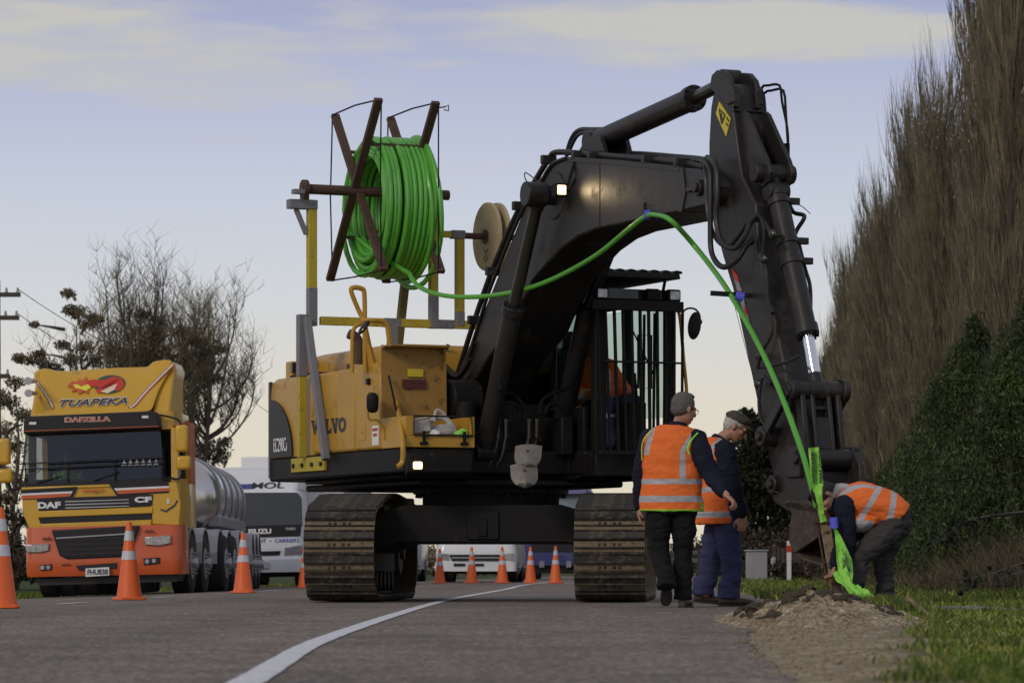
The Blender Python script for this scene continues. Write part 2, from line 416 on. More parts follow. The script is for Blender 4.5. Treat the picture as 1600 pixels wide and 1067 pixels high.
me.polygons.foreach_set('use_smooth', [True]*len(me.polygons))
gm = bpy.data.materials.new('verge'); gm.use_nodes = True; t = gm.node_tree; b = t.nodes['Principled BSDF']; b.inputs['Roughness'].default_value = .95; b.inputs['Specular IOR Level'].default_value = .2
co = nd(t, 'ShaderNodeTexCoord'); at_ = nd(t, 'ShaderNodeAttribute'); at_.attribute_name = 'soil'
def rmp(t, fac, cols):
    r = nd(t, 'ShaderNodeValToRGB'); e = r.color_ramp
    e.elements[0].position = cols[0][0]; e.elements[0].color = (*cols[0][1], 1); e.elements[1].position = cols[-1][0]; e.elements[1].color = (*cols[-1][1], 1)
    for p, c in cols[1:-1]:
        q = e.elements.new(p); q.color = (*c, 1)
    t.links.new(fac, r.inputs['Fac']); return r.outputs[0]
def ntex(t, co, scale, det=6.0, ro=.6):
    n = nd(t, 'ShaderNodeTexNoise', Scale=scale, Detail=det, Roughness=ro); t.links.new(co.outputs['Object'], n.inputs['Vector']); return n.outputs['Fac']
g1 = rmp(t, ntex(t, co, 1.3), [(.3, (.028, .045, .010)), (.5, (.040, .066, .014)), (.7, (.075, .085, .025))])
def vtex(t, co, scale):
    n = nd(t, 'ShaderNodeTexVoronoi', Scale=scale); t.links.new(co.outputs['Object'], n.inputs['Vector']); return n
vd = vtex(t, co, 55); s1 = rmp(t, vd.outputs['Color'], [(.1, (.15, .115, .07)), (.5, (.36, .29, .19)), (.9, (.62, .53, .38))])
s2 = rmp(t, ntex(t, co, 5, 8), [(.35, (.55, .5, .45)), (.65, (1, 1, 1))])
ml = nd(t, 'ShaderNodeMix'); ml.data_type = 'RGBA'; ml.blend_type = 'MULTIPLY'; ml.inputs[0].default_value = 1; t.links.new(s1, ml.inputs[6]); t.links.new(s2, ml.inputs[7])
mm = nd(t, 'ShaderNodeMix'); mm.data_type = 'RGBA'; t.links.new(at_.outputs['Fac'], mm.inputs[0]); t.links.new(g1, mm.inputs[6]); t.links.new(ml.outputs[2], mm.inputs[7])
t.links.new(mm.outputs[2], b.inputs['Base Color'])
bp = nd(t, 'ShaderNodeBump', Strength=.7, Distance=.02); t.links.new(ntex(t, co, 28, 8), bp.inputs['Height']); t.links.new(bp.outputs[0], b.inputs['Normal'])
me.materials.append(gm); go = bpy.data.objects.new('ground', me); COL.objects.link(go); tag(go, kind='structure')

# chip seal road
am = bpy.data.materials.new('chip_seal'); am.use_nodes = True; t = am.node_tree; b = t.nodes['Principled BSDF']; b.inputs['Roughness'].default_value = .82; b.inputs['Specular IOR Level'].default_value = .35
co = nd(t, 'ShaderNodeTexCoord'); vd = vtex(t, co, 52)
a1 = rmp(t, vd.outputs['Color'], [(.0, (.03, .027, .024)), (.35, (.105, .094, .084)), (.75, (.215, .193, .173)), (1, (.50, .46, .42))])
a2 = rmp(t, ntex(t, co, 1.1, 9, .65), [(.32, (.86, .85, .83)), (.5, (1.16, 1.13, 1.10)), (.68, (1.42, 1.37, 1.31))])
ml = nd(t, 'ShaderNodeMix'); ml.data_type = 'RGBA'; ml.blend_type = 'MULTIPLY'; ml.inputs[0].default_value = 1; t.links.new(a1, ml.inputs[6]); t.links.new(a2, ml.inputs[7])
a3 = rmp(t, ntex(t, co, 26, 6, .8), [(.36, (.42, .42, .42)), (.5, (1, 1, 1)), (.64, (1.75, 1.72, 1.68))]); mg = nd(t, 'ShaderNodeMix'); mg.data_type = 'RGBA'; mg.blend_type = 'MULTIPLY'; mg.inputs[0].default_value = 1; t.links.new(ml.outputs[2], mg.inputs[6]); t.links.new(a3, mg.inputs[7]); ml = mg
wr = nd(t, 'ShaderNodeAttribute'); wr.attribute_name = 'wear'
m2 = nd(t, 'ShaderNodeMix'); m2.data_type = 'RGBA'; m2.blend_type = 'MULTIPLY'; m2.inputs[0].default_value = 1
w2 = rmp(t, wr.outputs['Fac'], [(0, (.74, .70, .665)), (1, (1.24, 1.17, 1.10))]); t.links.new(ml.outputs[2], m2.inputs[6]); t.links.new(w2, m2.inputs[7])
t.links.new(m2.outputs[2], b.inputs['Base Color'])
bp = nd(t, 'ShaderNodeBump', Strength=.75, Distance=.006); t.links.new(vd.outputs['Distance'], bp.inputs['Height'])
t.links.new(bp.outputs[0], b.inputs['Normal'])
vs = []; at2 = []; fs = []; nx = 61
ys2 = axis_vals(-18, 420, 8, 44, .22, 1.05)
for j, y in enumerate(ys2):
    l = xc(y)-4.1; r = xr(y)+.05*noise.noise(V((y*2.2, 0, 0)))+.05*noise.noise(V((y*7, 5, 0)))
    for i in range(nx):
        x = l+(r-l)*i/(nx-1); c = xc(y); z = road_z(x, y)
        vs.append((x, y, z-.012*ss(.12, 0, r-x)))
        q = x-xl(y)                       # wheel paths polished darker, old seal right of the edge line
        w = .55+.3*noise.noise(V((x*1.2, y*.12, 0)))-.28*math.exp(-((q+.95)/.35)**2)-.28*math.exp(-((q+2.6)/.35)**2)
        if q > .06: w = .42+.45*noise.noise(V((x*2.5, y*.5, 4)))
        at2.append(max(0, min(1, w)))
me = bpy.data.meshes.new('road'); me.from_pydata(vs, [], [(j*nx+i, j*nx+i+1, (j+1)*nx+i+1, (j+1)*nx+i) for j in range(len(ys2)-1) for i in range(nx-1)])
a_ = me.attributes.new('wear', 'FLOAT', 'POINT'); a_.data.foreach_set('value', at2); me.materials.append(am)
me.polygons.foreach_set('use_smooth', [True]*len(me.polygons)); ro = bpy.data.objects.new('road', me); COL.objects.link(ro); tag(ro, kind='structure')

lm = bpy.data.materials.new('road_paint'); lm.use_nodes = True; t = lm.node_tree; b = t.nodes['Principled BSDF']; b.inputs['Roughness'].default_value = .6
co = nd(t, 'ShaderNodeTexCoord'); l1 = rmp(t, vtex(t, co, 75).outputs['Color'], [(.0, (.42, .42, .43)), (.25, (.66, .66, .68)), (1, (.80, .80, .82))])
l2 = rmp(t, ntex(t, co, 14, 9, .7), [(.36, (.45, .45, .45)), (.46, (1, 1, 1))]); ml = nd(t, 'ShaderNodeMix'); ml.data_type = 'RGBA'; ml.blend_type = 'MULTIPLY'; ml.inputs[0].default_value = 1
t.links.new(l1, ml.inputs[6]); t.links.new(l2, ml.inputs[7]); t.links.new(ml.outputs[2], b.inputs['Base Color'])
bp = nd(t, 'ShaderNodeBump', Strength=.5, Distance=.005); t.links.new(vtex(t, co, 75).outputs['Distance'], bp.inputs['Height']); t.links.new(bp.outputs[0], b.inputs['Normal'])
M['road_paint'] = lm
def strip(mb, fx, w, y0, y1, st=.35, z=.005, rag=.006):
    n = max(2, int((y1-y0)/st)); rows = []
    for i in range(n+1):
        y = y0+(y1-y0)*i/n; x = fx(y); a = rag*noise.noise(V((y*9, 1, 0))); c = rag*noise.noise(V((y*9, 7, 0)))
        rows.append((V((x-w/2+a, y, road_z(x-w/2, y)+z)), V((x+w/2+c, y, road_z(x+w/2, y)+z))))
    mb.add([p for r in rows for p in r], [(2*i, 2*i+1, 2*i+3, 2*i+2) for i in range(n)])
m = MB(); strip(m, xl, .105, -8, 330, .25)
tag(m.build('edge_line', 'road_paint'), kind='structure')
m = MB(); y = 4.0
for y in (29.0, 33.9, 41.4, 49.6, 53.5, 64.5, 72, 84.8, 100, 110, 120, 130): strip(m, xc, .12, y, y+(3.0 if y > 45 else 1.6), .3)
strip(m, lambda y: xc(y)-3.7, .1, 20, 330, .5)
for x0 in (-2.6, .75):     # short bars beside the far cones
    m.bx(x0, x0+.75, 84.6, 85.8, .004, .009)
tag(m.build('lane_marking', 'road_paint'), kind='structure')

# ---------------- dug soil beside the road ----------------
sm_ = mat('dug_soil', (.235, .18, .112), .95, var=.3, scale=9, dirt=(.055, .042, .028), dirt_amt=.22, bump=.9, bscale=38)
def mound_h(x, y):
    u_ = (x-1.93)/.47; v_ = (y-22.9)/2.7; r2 = u_*u_+v_*v_
    h = .125*math.exp(-r2*1.1)+.035*math.exp(-(((x-1.58)/.25)**2+((y-21.6)/1.3)**2))
    s_ = noise.fractal(V((x*3.1, y*1.2, 2)), .9, 2.1, 5)
    cr1 = 1-min(1, abs(noise.noise(V((x*2.2+3, y*2.6+1.2*noise.noise(V((x, y*.6, 7))), 1))))*5.5); rg = 1-abs(noise.noise(V((x*4.2, y*2.0, 11))))*2.2
    h = h*(1-.55*max(0, cr1))+.06*max(0, rg)*math.exp(-r2*1.2)*(1 if h > .03 else .3)
    return h*(1+.55*s_)+.03*abs(noise.noise(V((x*6, y*3, 0))))*math.exp(-r2)+.012*noise.noise(V((x*30, y*16, 0)))*math.exp(-r2*.6)
vs = []; nx = 150; ny = 190
for j in range(ny):
    for i in range(nx):
        x = .95+2.7*i/(nx-1); y = 18.5+12.0*j/(ny-1)
        e = min(i, nx-1-i, j, ny-1-j)/(nx*.1); e = ss(0, 1, e)
        base = max(ground_z(x, y), road_z(x, y) if x < xr(y) else -9)
        h = mound_h(x, y); vs.append((x, y, base+h*e-.022+.004*ss(.02, .04, h)))
me = bpy.data.meshes.new('soil_heap'); me.from_pydata(vs, [], [(j*nx+i, j*nx+i+1, (j+1)*nx+i+1, (j+1)*nx+i) for j in range(ny-1) for i in range(nx-1)])
a_ = me.attributes.new('soil', 'FLOAT', 'POINT'); a_.data.foreach_set('value', [1.0]*len(vs)); me.materials.append(gm); me.polygons.foreach_set('use_smooth', [True]*len(me.polygons)); o = bpy.data.objects.new('soil_heap', me); COL.objects.link(o); tag(o, kind='stuff')
def surf(x, y):
    z = max(ground_z(x, y), road_z(x, y) if x < xr(y) else -9)
    if .95 < x < 3.65 and 18.5 < y < 30.5: z = max(z, z+mound_h(x, y)-.02)
    return z
def clod(r, seed, name, mt, label=None, cat=None, group=None, loc=None, stretch=(1, 1, 1)):
    bm = bmesh.new(); bmesh.ops.create_icosphere(bm, subdivisions=3, radius=r); me = bpy.data.meshes.new(name); bm.to_mesh(me); bm.free()
    for v in me.vertices:
        v.co = V((v.co.x*stretch[0], v.co.y*stretch[1], v.co.z*stretch[2])); n = noise.noise_vector(v.co/r*1.1+V((seed, 0, 0))); v.co += n*r*.42+noise.noise_vector(v.co/r*4+V((seed, 0, 0)))*r*.10
    me.materials.append(M[mt] if isinstance(mt, str) else mt); o = bpy.data.objects.new(name, me); COL.objects.link(o)
    if loc: o.location = loc
    return tag(o, label, cat, group)
M['dug_soil'] = sm_
clod(.052, 3, 'clod', 'dug_soil', 'pale upright clod of soil at the left tip of the dug heap', 'clod', loc=(1.82, 23.3, surf(1.82, 23.3)+.045), stretch=(.9, 1, 1.3))
clod(.10, 8, 'turf_clump', 'mud', 'dark torn clump of turf at the foot of the rusty chute', 'clump', loc=(2.62, 31.5, .07), stretch=(1.1, 1, .75))
# loose crumbs: one object
m = MB()
for i in range(1500):
    y = random.uniform(17.5, 30.5) if i % 3 else random.uniform(9.5, 17.5); x = xr(y)+random.gauss(.22, .26); r = random.uniform(.0022, .0065)*(1.7 if random.random() < .05 else 1)
    if x > xr(y)+1.6 or (x < xr(y)-.1 and random.random() < .9): continue
    R = Euler((random.random()*6, random.random()*6, random.random()*6)).to_matrix(); m.box((x, y, surf(x, y)+r*.5), (r*2, r*1.6, r*1.3), R)
tag(m.build('loose_gravel', mat('pale_crumb', (.26, .20, .12), .9, var=.4, scale=40)), kind='stuff')
m = MB(); pts = spl([P(1452, 966, 24.5)+V((0, 0, .02)), P(1434, 954, 24.9)+V((0, 0, .03)), P(1420, 941, 25.1)+V((0, 0, .02)), P(1412, 943, 25.3)], 4); m.tube(pts, [.016]*8+[.02]*(len(pts)-8), 8)
tag(m.build('broken_stick', mat('stick_bark', (.22, .17, .10), .9, var=.25, scale=20), smooth=True), 'short bent pale stick poking out of the roadside grass', 'stick')
m = MB()
for i in range(300):   # dark torn crust along the cracks
    f = random.random(); k = random.randrange(3); x = 1.42+.95*f; y = 21.0+k*.85+1.3*math.sin(f*2.6)+random.gauss(0, .10); r = random.uniform(.012, .058)*(1.25 if k == 1 else .9)
    R = Euler((random.gauss(0, .5), random.gauss(0, .4), random.random()*6)).to_matrix(); n_ = 7; pts_ = [(r*random.uniform(.6, 1.2)*math.cos(6.283*q/n_), r*.8*random.uniform(.6, 1.2)*math.sin(6.283*q/n_)) for q in range(n_)]
    h_ = r*.35; z0 = surf(x, y)+.004; m.add([R @ V((a, b, -h_))+V((x, y, z0)) for a, b in pts_]+[R @ V((a*.8, b*.8, h_))+V((x, y, z0)) for a, b in pts_], [list(range(n_-1, -1, -1)), list(range(n_, 2*n_))]+[(q, (q+1) % n_, n_+(q+1) % n_, n_+q) for q in range(n_)])
tag(m.build('soil_crust', mat('dark_soil', (.055, .042, .027), .95, var=.4, scale=20, bump=.6, bscale=60)), kind='stuff')
# pale gravel patch in the grass to the right
vs = []; n = 40
pc = V((3.55, 27.6, 0)); vs = [(pc.x, pc.y, ground_z(pc.x, pc.y)+.03)]
for i in range(n):
    a = 2*math.pi*i/n; k = 1+.18*noise.noise(V((math.cos(a)*2, math.sin(a)*2, 0))); x = pc.x+.42*k*math.cos(a); y = pc.y+1.7*k*math.sin(a); vs.append((x, y, ground_z(x, y)+.012))
m = MB(); m.add(vs, [(0, 1+i, 1+(i+1) % n) for i in range(n)])
tag(m.build('gravel_patch', mat('pale_gravel', (.20, .19, .18), .9, var=.4, scale=60, bump=.8, bscale=90), smooth=True), kind='stuff')

# ---------------- grass ----------------
def leafmat(name, cols, rough=.6, trans=.25):
    m = bpy.data.materials.new(name); m.use_nodes = True; t = m.node_tree; b = t.nodes['Principled BSDF']; b.inputs['Roughness'].default_value = rough; b.inputs['Specular IOR Level'].default_value = .25
    g = nd(t, 'ShaderNodeNewGeometry'); c = rmp(t, g.outputs['Random Per Island'], cols); 
    oi = nd(t, 'ShaderNodeObjectInfo'); hs = nd(t, 'ShaderNodeHueSaturation'); t.links.new(mth(t, 'MULTIPLY_ADD', oi.outputs['Random'], .35, .82), hs.inputs['Value']); t.links.new(c, hs.inputs['Color'])
    tc_ = nd(t, 'ShaderNodeTexCoord'); cl_ = rmp(t, ntex(t, tc_, 1.5, 3, .5), [(.35, (.62, .64, .66)), (.5, (1, 1, 1)), (.65, (1.45, 1.38, 1.2))])
    mu = nd(t, 'ShaderNodeMix'); mu.data_type = 'RGBA'; mu.blend_type = 'MULTIPLY'; mu.inputs[0].default_value = 1; t.links.new(hs.outputs[0], mu.inputs[6]); t.links.new(cl_, mu.inputs[7])
    t.links.new(mu.outputs[2], b.inputs['Base Color']); M[name] = m; return m
leafmat('grass_blade', [(0, (.042, .070, .010)), (.4, (.088, .140, .018)), (.75, (.145, .19, .030)), (.9, (.24, .23, .06)), (1, (.38, .32, .15))])
leafmat('dry_grass', [(0, (.042, .032, .018)), (.5, (.085, .066, .036)), (1, (.15, .12, .068))])
def blades(name, spots, mt):
    vs = []; fs = []
    for (x, y, z, h, w) in spots:
        a = random.random()*6.283; dx, dy = math.cos(a)*w, math.sin(a)*w*.6; lx, ly = random.gauss(0, .6)*h, random.gauss(0, .5)*h; o = len(vs)
        vs += [(x-dx, y-dy, z-.01), (x+dx, y+dy, z-.01), (x+dx*.7+lx*.4, y+dy*.7+ly*.4, z+h*.6), (x-dx*.7+lx*.4, y-dy*.7+ly*.4, z+h*.6), (x+lx, y+ly, z+h)]
        fs += [(o, o+1, o+2, o+3), (o+3, o+2, o+4)]
    me = bpy.data.meshes.new(name); me.from_pydata(vs, [], fs); me.materials.append(M[mt]); o = bpy.data.objects.new(name, me); COL.objects.link(o); return tag(o, kind='stuff')
sp = []
def want(x, y):
    s_ = soil_amount(x, y)
    if ((x-pc.x)/.5)**2+((y-pc.y)/1.7)**2 < .9: return False
    return random.random() > s_*1.35+.02
while len(sp) < 80000:
    y = 8.5+random.random()**1.6*38; x = xr(y)+.05+random.random()**.8*(1.2+y*.14)
    if not want(x, y): continue
    cl = noise.noise(V((x*2.3, y*1.1, 5)))
    if cl < -.35 and random.random() < .6: continue
    sp.append((x, y, surf(x, y), (random.uniform(.014, .042)+.035*max(0, cl))*(.75+.022*y), random.uniform(.0022, .0045)*(1+y*.035)))
for i in range(2600):   # tuft at the end of the heap
    x = random.gauss(2.62, .15); y = random.gauss(25.6, .45); sp.append((x, y, surf(x, y), random.uniform(.06, .15), .004))
for i in range(1500):
    y = random.uniform(40, 120); x = xr(y)+random.random()*6; sp.append((x, y, ground_z(x, y), random.uniform(.05, .14), .02))
for i in range(16000):
    y = random.uniform(35, 75); x = xr(y)+.1+random.random()*5; sp.append((x, y, ground_z(x, y), random.uniform(.04, .12), .010))
for i in range(9000):   # left verge
    y = random.uniform(30, 120); x = xc(y)-4.2-random.random()*4; sp.append((x, y, ground_z(x, y), random.uniform(.05, .14), .014))
blades('grass', sp, 'grass_blade')
sp = []
for i in range(30000):
    y = random.uniform(40, 78); x = xr(y)+2.0+random.random()**.8*(1.5+y*.10)
    hh = .25+.75*ss(.0, 2.5, x-xr(y)-2.0)
    sp.append((x, y, ground_z(x, y), random.uniform(.25, 1.0)*hh, .007))
blades('dry_scrub', sp, 'dry_grass')

# ---------------- trees ----------------
leafmat('conifer_leaf', [(0, (.014, .026, .009)), (.5, (.034, .056, .016)), (.85, (.062, .088, .026)), (1, (.12, .13, .05))])
leafmat('gum_leaf', [(0, (.10, .084, .05)), (.5, (.165, .138, .085)), (1, (.24, .20, .13))])
leafmat('dark_leaf', [(0, (.010, .014, .008)), (.6, (.02, .027, .013)), (1, (.045, .05, .024))])
leafmat('brown_brush', [(0, (.030, .024, .016)), (.6, (.060, .047, .030)), (1, (.10, .08, .05))])
leafmat('poplar_twig', [(0, (.095, .082, .054)), (.5, (.145, .125, .083)), (1, (.20, .172, .115))])
mk('bark', (.07, .058, .045), .9, var=.3, scale=6)
mk('grey_bark', (.12, .105, .085), .9, var=.3, scale=6)
def leaf_cloud(mb, c, r, n, s_, flat=1.0, shell=.5, wd=1.0):
    c = V(c); r = V(r)
    for i in range(n):
        d = V((random.gauss(0, 1), random.gauss(0, 1), random.gauss(0, 1))).normalized(); k = (1-shell*random.random()**1.3)*(1+.22*noise.noise(d*2.3+c))
        p = c+V((d.x*r.x, d.y*r.y, d.z*r.z))*k; R = Euler((random.random()*6, random.random()*6, random.random()*6)).to_matrix(); q = s_*random.uniform(.5, 1.3)
        mb.add([p+R @ V(w) for w in ((-q, -q*.45*wd, 0), (q*.2, -q*.6*wd, q*.2), (q, q*.3*wd, 0), (-q*.3, q*.6*wd, -.1*q))], [(0, 1, 2, 3)])
def twig(mb, a, b, r, bend=.1, seg=3):
    a = V(a); b = V(b); L = (b-a).length; o = V((random.gauss(0, 1), random.gauss(0, 1), random.gauss(0, .3)))*bend*L
    pts = [a+(b-a)*(i/seg)+o*math.sin(math.pi*i/seg) for i in range(seg+1)]; mb.tube(pts, [r*(1-.8*i/seg) for i in range(seg+1)], 3, caps=False); return pts
def poplar_mesh(h, seed):
    random.seed(seed); tr = MB(); cr_ = MB()
    tr.tube([(0, 0, -.2), (.05, 0, h*.3), (0, .05, h*.65), (0, 0, h*.9)], [.32, .22, .11, .02], 8)
    nb = 140
    for i in range(nb):
        z0 = h*(.03+.80*(i/nb)**1.0); az = random.random()*6.283; L = h*random.uniform(.14, .30)*(1-.45*z0/h); rad_ = random.uniform(.6, 2.0)*(1-.55*z0/h)*(h/18)
        a = V((0, 0, z0)); b = V((math.cos(az)*rad_, math.sin(az)*rad_, z0+L)); pts = twig(cr_, a, b, .036*(1-z0/h*.6), .08, 4)
        for k in range(24):
            p = pts[0]+(b-a)*random.uniform(.15, 1); l = random.uniform(.5, 1.9)*(h/18); q = p+V((random.gauss(0, .10), random.gauss(0, .10), 1)).normalized()*l+V((math.cos(az), math.sin(az), 0))*.12*l
            twig(cr_, p, q, random.uniform(.007, .015), .04, 2)
    return tr, cr_
row = []
PROTO = []
for s_ in range(4):
    tr, cr_ = poplar_mesh(18, 11+s_*3); root = thing('poplar_tree', 'x', 'tree')
    tr.build('trunk', 'grey_bark', root, smooth=True); cr_.build('crown', 'poplar_twig', root); PROTO.append(root)
random.seed(5)
spots = []
y = 78.0; i = 0
while y < 330:
    spots.append((lerp_tab([(60, 13.9), (110, 14.4), (140, 14.9), (230, 20.5), (330, 33)], y)+random.uniform(-.5, .5), y)); y += 2.3+y*.014
cnt = 0
for k, (x, y) in enumerate(spots):
    o = PROTO[k] if k < 4 else copy_tree(PROTO[random.randrange(4)])
    hs = lerp_tab([(78, 1.25), (110, 1.10), (118, 1.0), (125, .93), (140, .98), (150, .86), (165, .90), (230, .80), (330, .72)], y)*random.uniform(.88, 1.07)
    o.location = (x, y, -.1); o.rotation_euler = (0, 0, random.random()*6.28); o.scale = (.98, .98, hs)
    o['label'] = 'bare brown upright poplar in the tall row along the right of the road'; o['category'] = 'tree'; o['group'] = 'bare poplars in a row on the right'
y = 80.0
while y < 200:          # second row just behind closes the gaps
    o = copy_tree(PROTO[random.randrange(4)]); x = lerp_tab([(60, 17.3), (110, 17.8), (140, 18.3), (230, 24)], y)
    o.location = (x, y, -.1); o.rotation_euler = (0, 0, random.random()*6.28); o.scale = (1.2, 1.2, lerp_tab([(80, 1.2), (110, 1.05), (125, .9), (200, .78)], y)); y += 3.6
    o['label'] = 'bare brown upright poplar in the tall row along the right of the road'; o['group'] = 'bare poplars in a row on the right'

def conifer(loc, h, r, label, seed, mt='conifer_leaf', n=40000, lean=0, group=None, leaf=.046):
    random.seed(seed); root = thing('conifer_tree', label, 'tree', loc, group=group)
    m = MB(); m.tube([(0, 0, -.1), (0, 0, h*.9)], [r*.09, .02], 8); m.build('trunk', 'bark', root, smooth=True)
    m = MB(); k = 34
    for i in range(k):
        f = (i+.5)/k; z = h*f*.96; rr = r*(1-f**1.5)*random.uniform(.26, .58); az = random.random()*6.28; off = r*(1-f**1.4)*random.uniform(.35, .90)
        leaf_cloud(m, (math.cos(az)*off+lean*f, math.sin(az)*off, z), (rr+.12, rr+.12, rr*1.05+.25), int(n/k), leaf, shell=.55, wd=.33)
    leaf_cloud(m, (lean, 0, h*.93), (.22*r*.5+.1, .22*r*.5+.1, h*.09), 400, leaf*.8, wd=.33)
    m.build('crown', mt, root); return root
for (u, Y, h, r, lab, sd_) in ((1522, 66, 5.05, 1.75, 'tallest dark green conifer standing before the poplar row', 1), (1612, 61, 5.1, 2.0, 'green conifer cut off by the right edge of the photo', 2),
        (1578, 57, 3.9, 1.5, 'bushy lighter green conifer low in front of the right hand conifers', 3), (1462, 76, 4.2, 1.7, 'second conifer left of the tallest one in the green hedge', 4),
        (1412, 88, 3.35, 1.7, 'rounded conifer in the middle of the green hedge slope', 5), (1375, 102, 2.9, 1.6, 'low conifer near the left end of the green hedge', 6),
        (1346, 118, 3.4, 1.5, 'small dark conifer at the left end of the green hedge above the bending man', 7), (1505, 59, 2.7, 1.4, 'low spreading conifer at the foot of the tallest one', 8),
        (1442, 68, 2.4, 1.4, 'lowest bushy conifer above the dry grass', 9)):
    conifer(((u-800)*Y/F, Y, .0), h, r, lab, sd_)
random.seed(21)
def branch_thing(base, tip, label, seed):
    random.seed(seed); m = MB(); a = V(base); b = V(tip); pts = twig(m, a, b, .022, .12, 7)
    for k in range(16):
        p = pts[random.randrange(2, 8)]; q = p+V((random.gauss(0, .16), random.gauss(0, .12), random.gauss(-.06, .12))); twig(m, p, q, .009, .1, 2)
    l = MB()
    for k in range(26):
        p = pts[random.randrange(3, 8)]+V((random.gauss(0, .07), random.gauss(0, .07), random.gauss(-.03, .05))); leaf_cloud(l, p, (.03, .03, .035), 9, .025)
    o = tag(m.build('dead_branch', 'bark', smooth=True), label, 'branch'); at(o, base); l2 = l.build('leaf_cluster', 'dark_leaf', o, world=True)
branch_thing(P(1640, 812, 33), P(1512, 905, 30), 'dead drooping branch with dark withered leaves, left one of the pair at the right edge', 1)
branch_thing(P(1650, 790, 33), P(1566, 900, 29.5), 'dead drooping branch with dark withered leaves nearest the right edge', 2)
branch_thing(P(1600, 800, 36), P(1478, 838, 35), 'thin bare twiggy branch reaching left above the dry grass', 5)

def broad_tree(loc, h, label, seed, clumps, ups, twig_h, spread, lm_='gum_leaf', trunk_r=.28, group=None, fork=.35):
    random.seed(seed); root = thing('broadleaf_tree', label, 'tree', loc, group=group); m = MB(); tops = []
    m.tube(spl([(0, 0, -.2), (.1, 0, h*fork*.6), (-.05, 0, h*fork), (.12, .1, h*.62), (.05, 0, h*.9)], 4), [trunk_r*(1-.92*i/16) for i in range(17)], 8)
    c = MB()
    for i in range(ups):
        az = random.random()*6.283; rr = spread*random.uniform(.2, 1); z1 = h*random.uniform(.62, 1.0)*(1-.16*(rr/spread)**2); z0 = min(z1*.75, h*random.uniform(fork, .7))
        p = [V((0, 0, z0)), V((math.cos(az)*rr*.45, math.sin(az)*rr*.45, z0+(z1-z0)*.22)), V((math.cos(az)*rr*.85, math.sin(az)*rr*.85, z0+(z1-z0)*.6)), V((math.cos(az)*rr, math.sin(az)*rr, z1))]
        ps = spl(p, 4); n = len(ps); m.tube(ps, [trunk_r*.30*(1-j/n)+.014 for j in range(n)], 5, caps=False)
        for k in range(twig_h):
            q = ps[random.randrange(n//3, n)]; l = h*random.uniform(.05, .16); e = q+V((random.gauss(0, .35), random.gauss(0, .35), random.uniform(.5, 1))).normalized()*l; tp = twig(c, q, e, .015, .12, 3)
            for kk in range(6):
                g = tp[random.randrange(1, 4)]; twig(c, g, g+V((random.gauss(0, .4), random.gauss(0, .4), random.uniform(.4, 1))).normalized()*l*.5, .008, .12, 2)
    for (cx, cy, cz, r) in clumps:
        if lm_ == 'dark_leaf': leaf_cloud(c, (cx, cy, cz), (r*1.5, r*1.4, r*1.3), int(1500*r*r+600), .11, shell=.95, wd=.7)
        else: leaf_cloud(c, (cx, cy, cz), (r*1.4, r*1.2, r*.85), int(800*r*r+300), .06, shell=.95, wd=.6)
        twig(m, (cx*.3, cy*.3, cz-r*1.2), (cx, cy, cz), .07, .1, 3)
    m.build('trunk', 'grey_bark' if lm_ == 'gum_leaf' else 'bark', root, smooth=True); c.build('crown', lm_, root); return root
def px_tree(u, Y, vtop, label, seed, cl, ups, tw, spread, **kw):
    x = (u-800)*Y/F; h = H+(VH-vtop)*Y/F; s_ = F/Y
    clumps = [((a-u)/s_, random.uniform(-.5, .5), H+(VH-b)/s_, r/s_) for a, b, r in cl]
    return broad_tree((x, Y, -.15), h, label, seed, clumps, ups, tw, spread, **kw)
px_tree(215, 118, 402, 'large half bare tree with dark leaf clumps above the yellow truck', 3, [(235, 520, 24), (262, 545, 26), (290, 560, 22), (190, 545, 20), (205, 555, 24), (170, 540, 17), (247, 497, 14), (222, 484, 12), (320, 545, 17), (302, 524, 16), (285, 512, 13), (330, 585, 14)], 34, 24, 2.6, trunk_r=.17)
px_tree(322, 124, 442, 'bare twiggy tree right of the large half bare tree', 9, [(318, 530, 12), (338, 536, 13), (325, 562, 15), (305, 590, 15)], 26, 22, 1.9, trunk_r=.13)
px_tree(122, 110, 470, 'gum tree with scattered dark tufts left of the large bare tree', 5, [(105, 450, 9), (125, 482, 15), (140, 500, 13), (112, 478, 10), (130, 535, 14), (148, 555, 13), (45, 553, 14), (70, 560, 13), (30, 552, 10), (95, 530, 9), (150, 490, 10), (60, 545, 9), (112, 555, 13), (55, 500, 6)], 9, 6, 1.6, trunk_r=.16)
px_tree(22, 104, 575, 'low dark tree behind the mirror of the yellow truck', 6, [(25, 590, 12), (10, 620, 16), (5, 665, 22), (35, 640, 14), (0, 610, 14), (22, 690, 20), (2, 730, 24), (30, 750, 20)], 5, 5, 1.0, lm_='gum_leaf', trunk_r=.15)
px_tree(330, 130, 660, 'low brown bush under the pole behind the tanker', 7, [(322, 690, 17), (345, 700, 15), (310, 706, 15), (352, 685, 10), (335, 710, 14)], 5, 9, .8, lm_='brown_brush', trunk_r=.1)
px_tree(12, 88, 760, 'brown scrubby bush beside the left side of the yellow truck', 8, [(0, 800, 26), (20, 840, 24), (-10, 850, 30), (30, 870, 20), (10, 885, 24), (40, 800, 18), (12, 770, 18)], 5, 8, .5, lm_='brown_brush', trunk_r=.1)
px_tree(1300, 215, 535, 'dark evergreen at the left foot of the poplar row', 12, [(1305, 560, 14), (1297, 582, 12), (1312, 590, 16), (1310, 620, 18), (1320, 650, 20), (1305, 550, 9)], 3, 3, .8, lm_='dark_leaf')
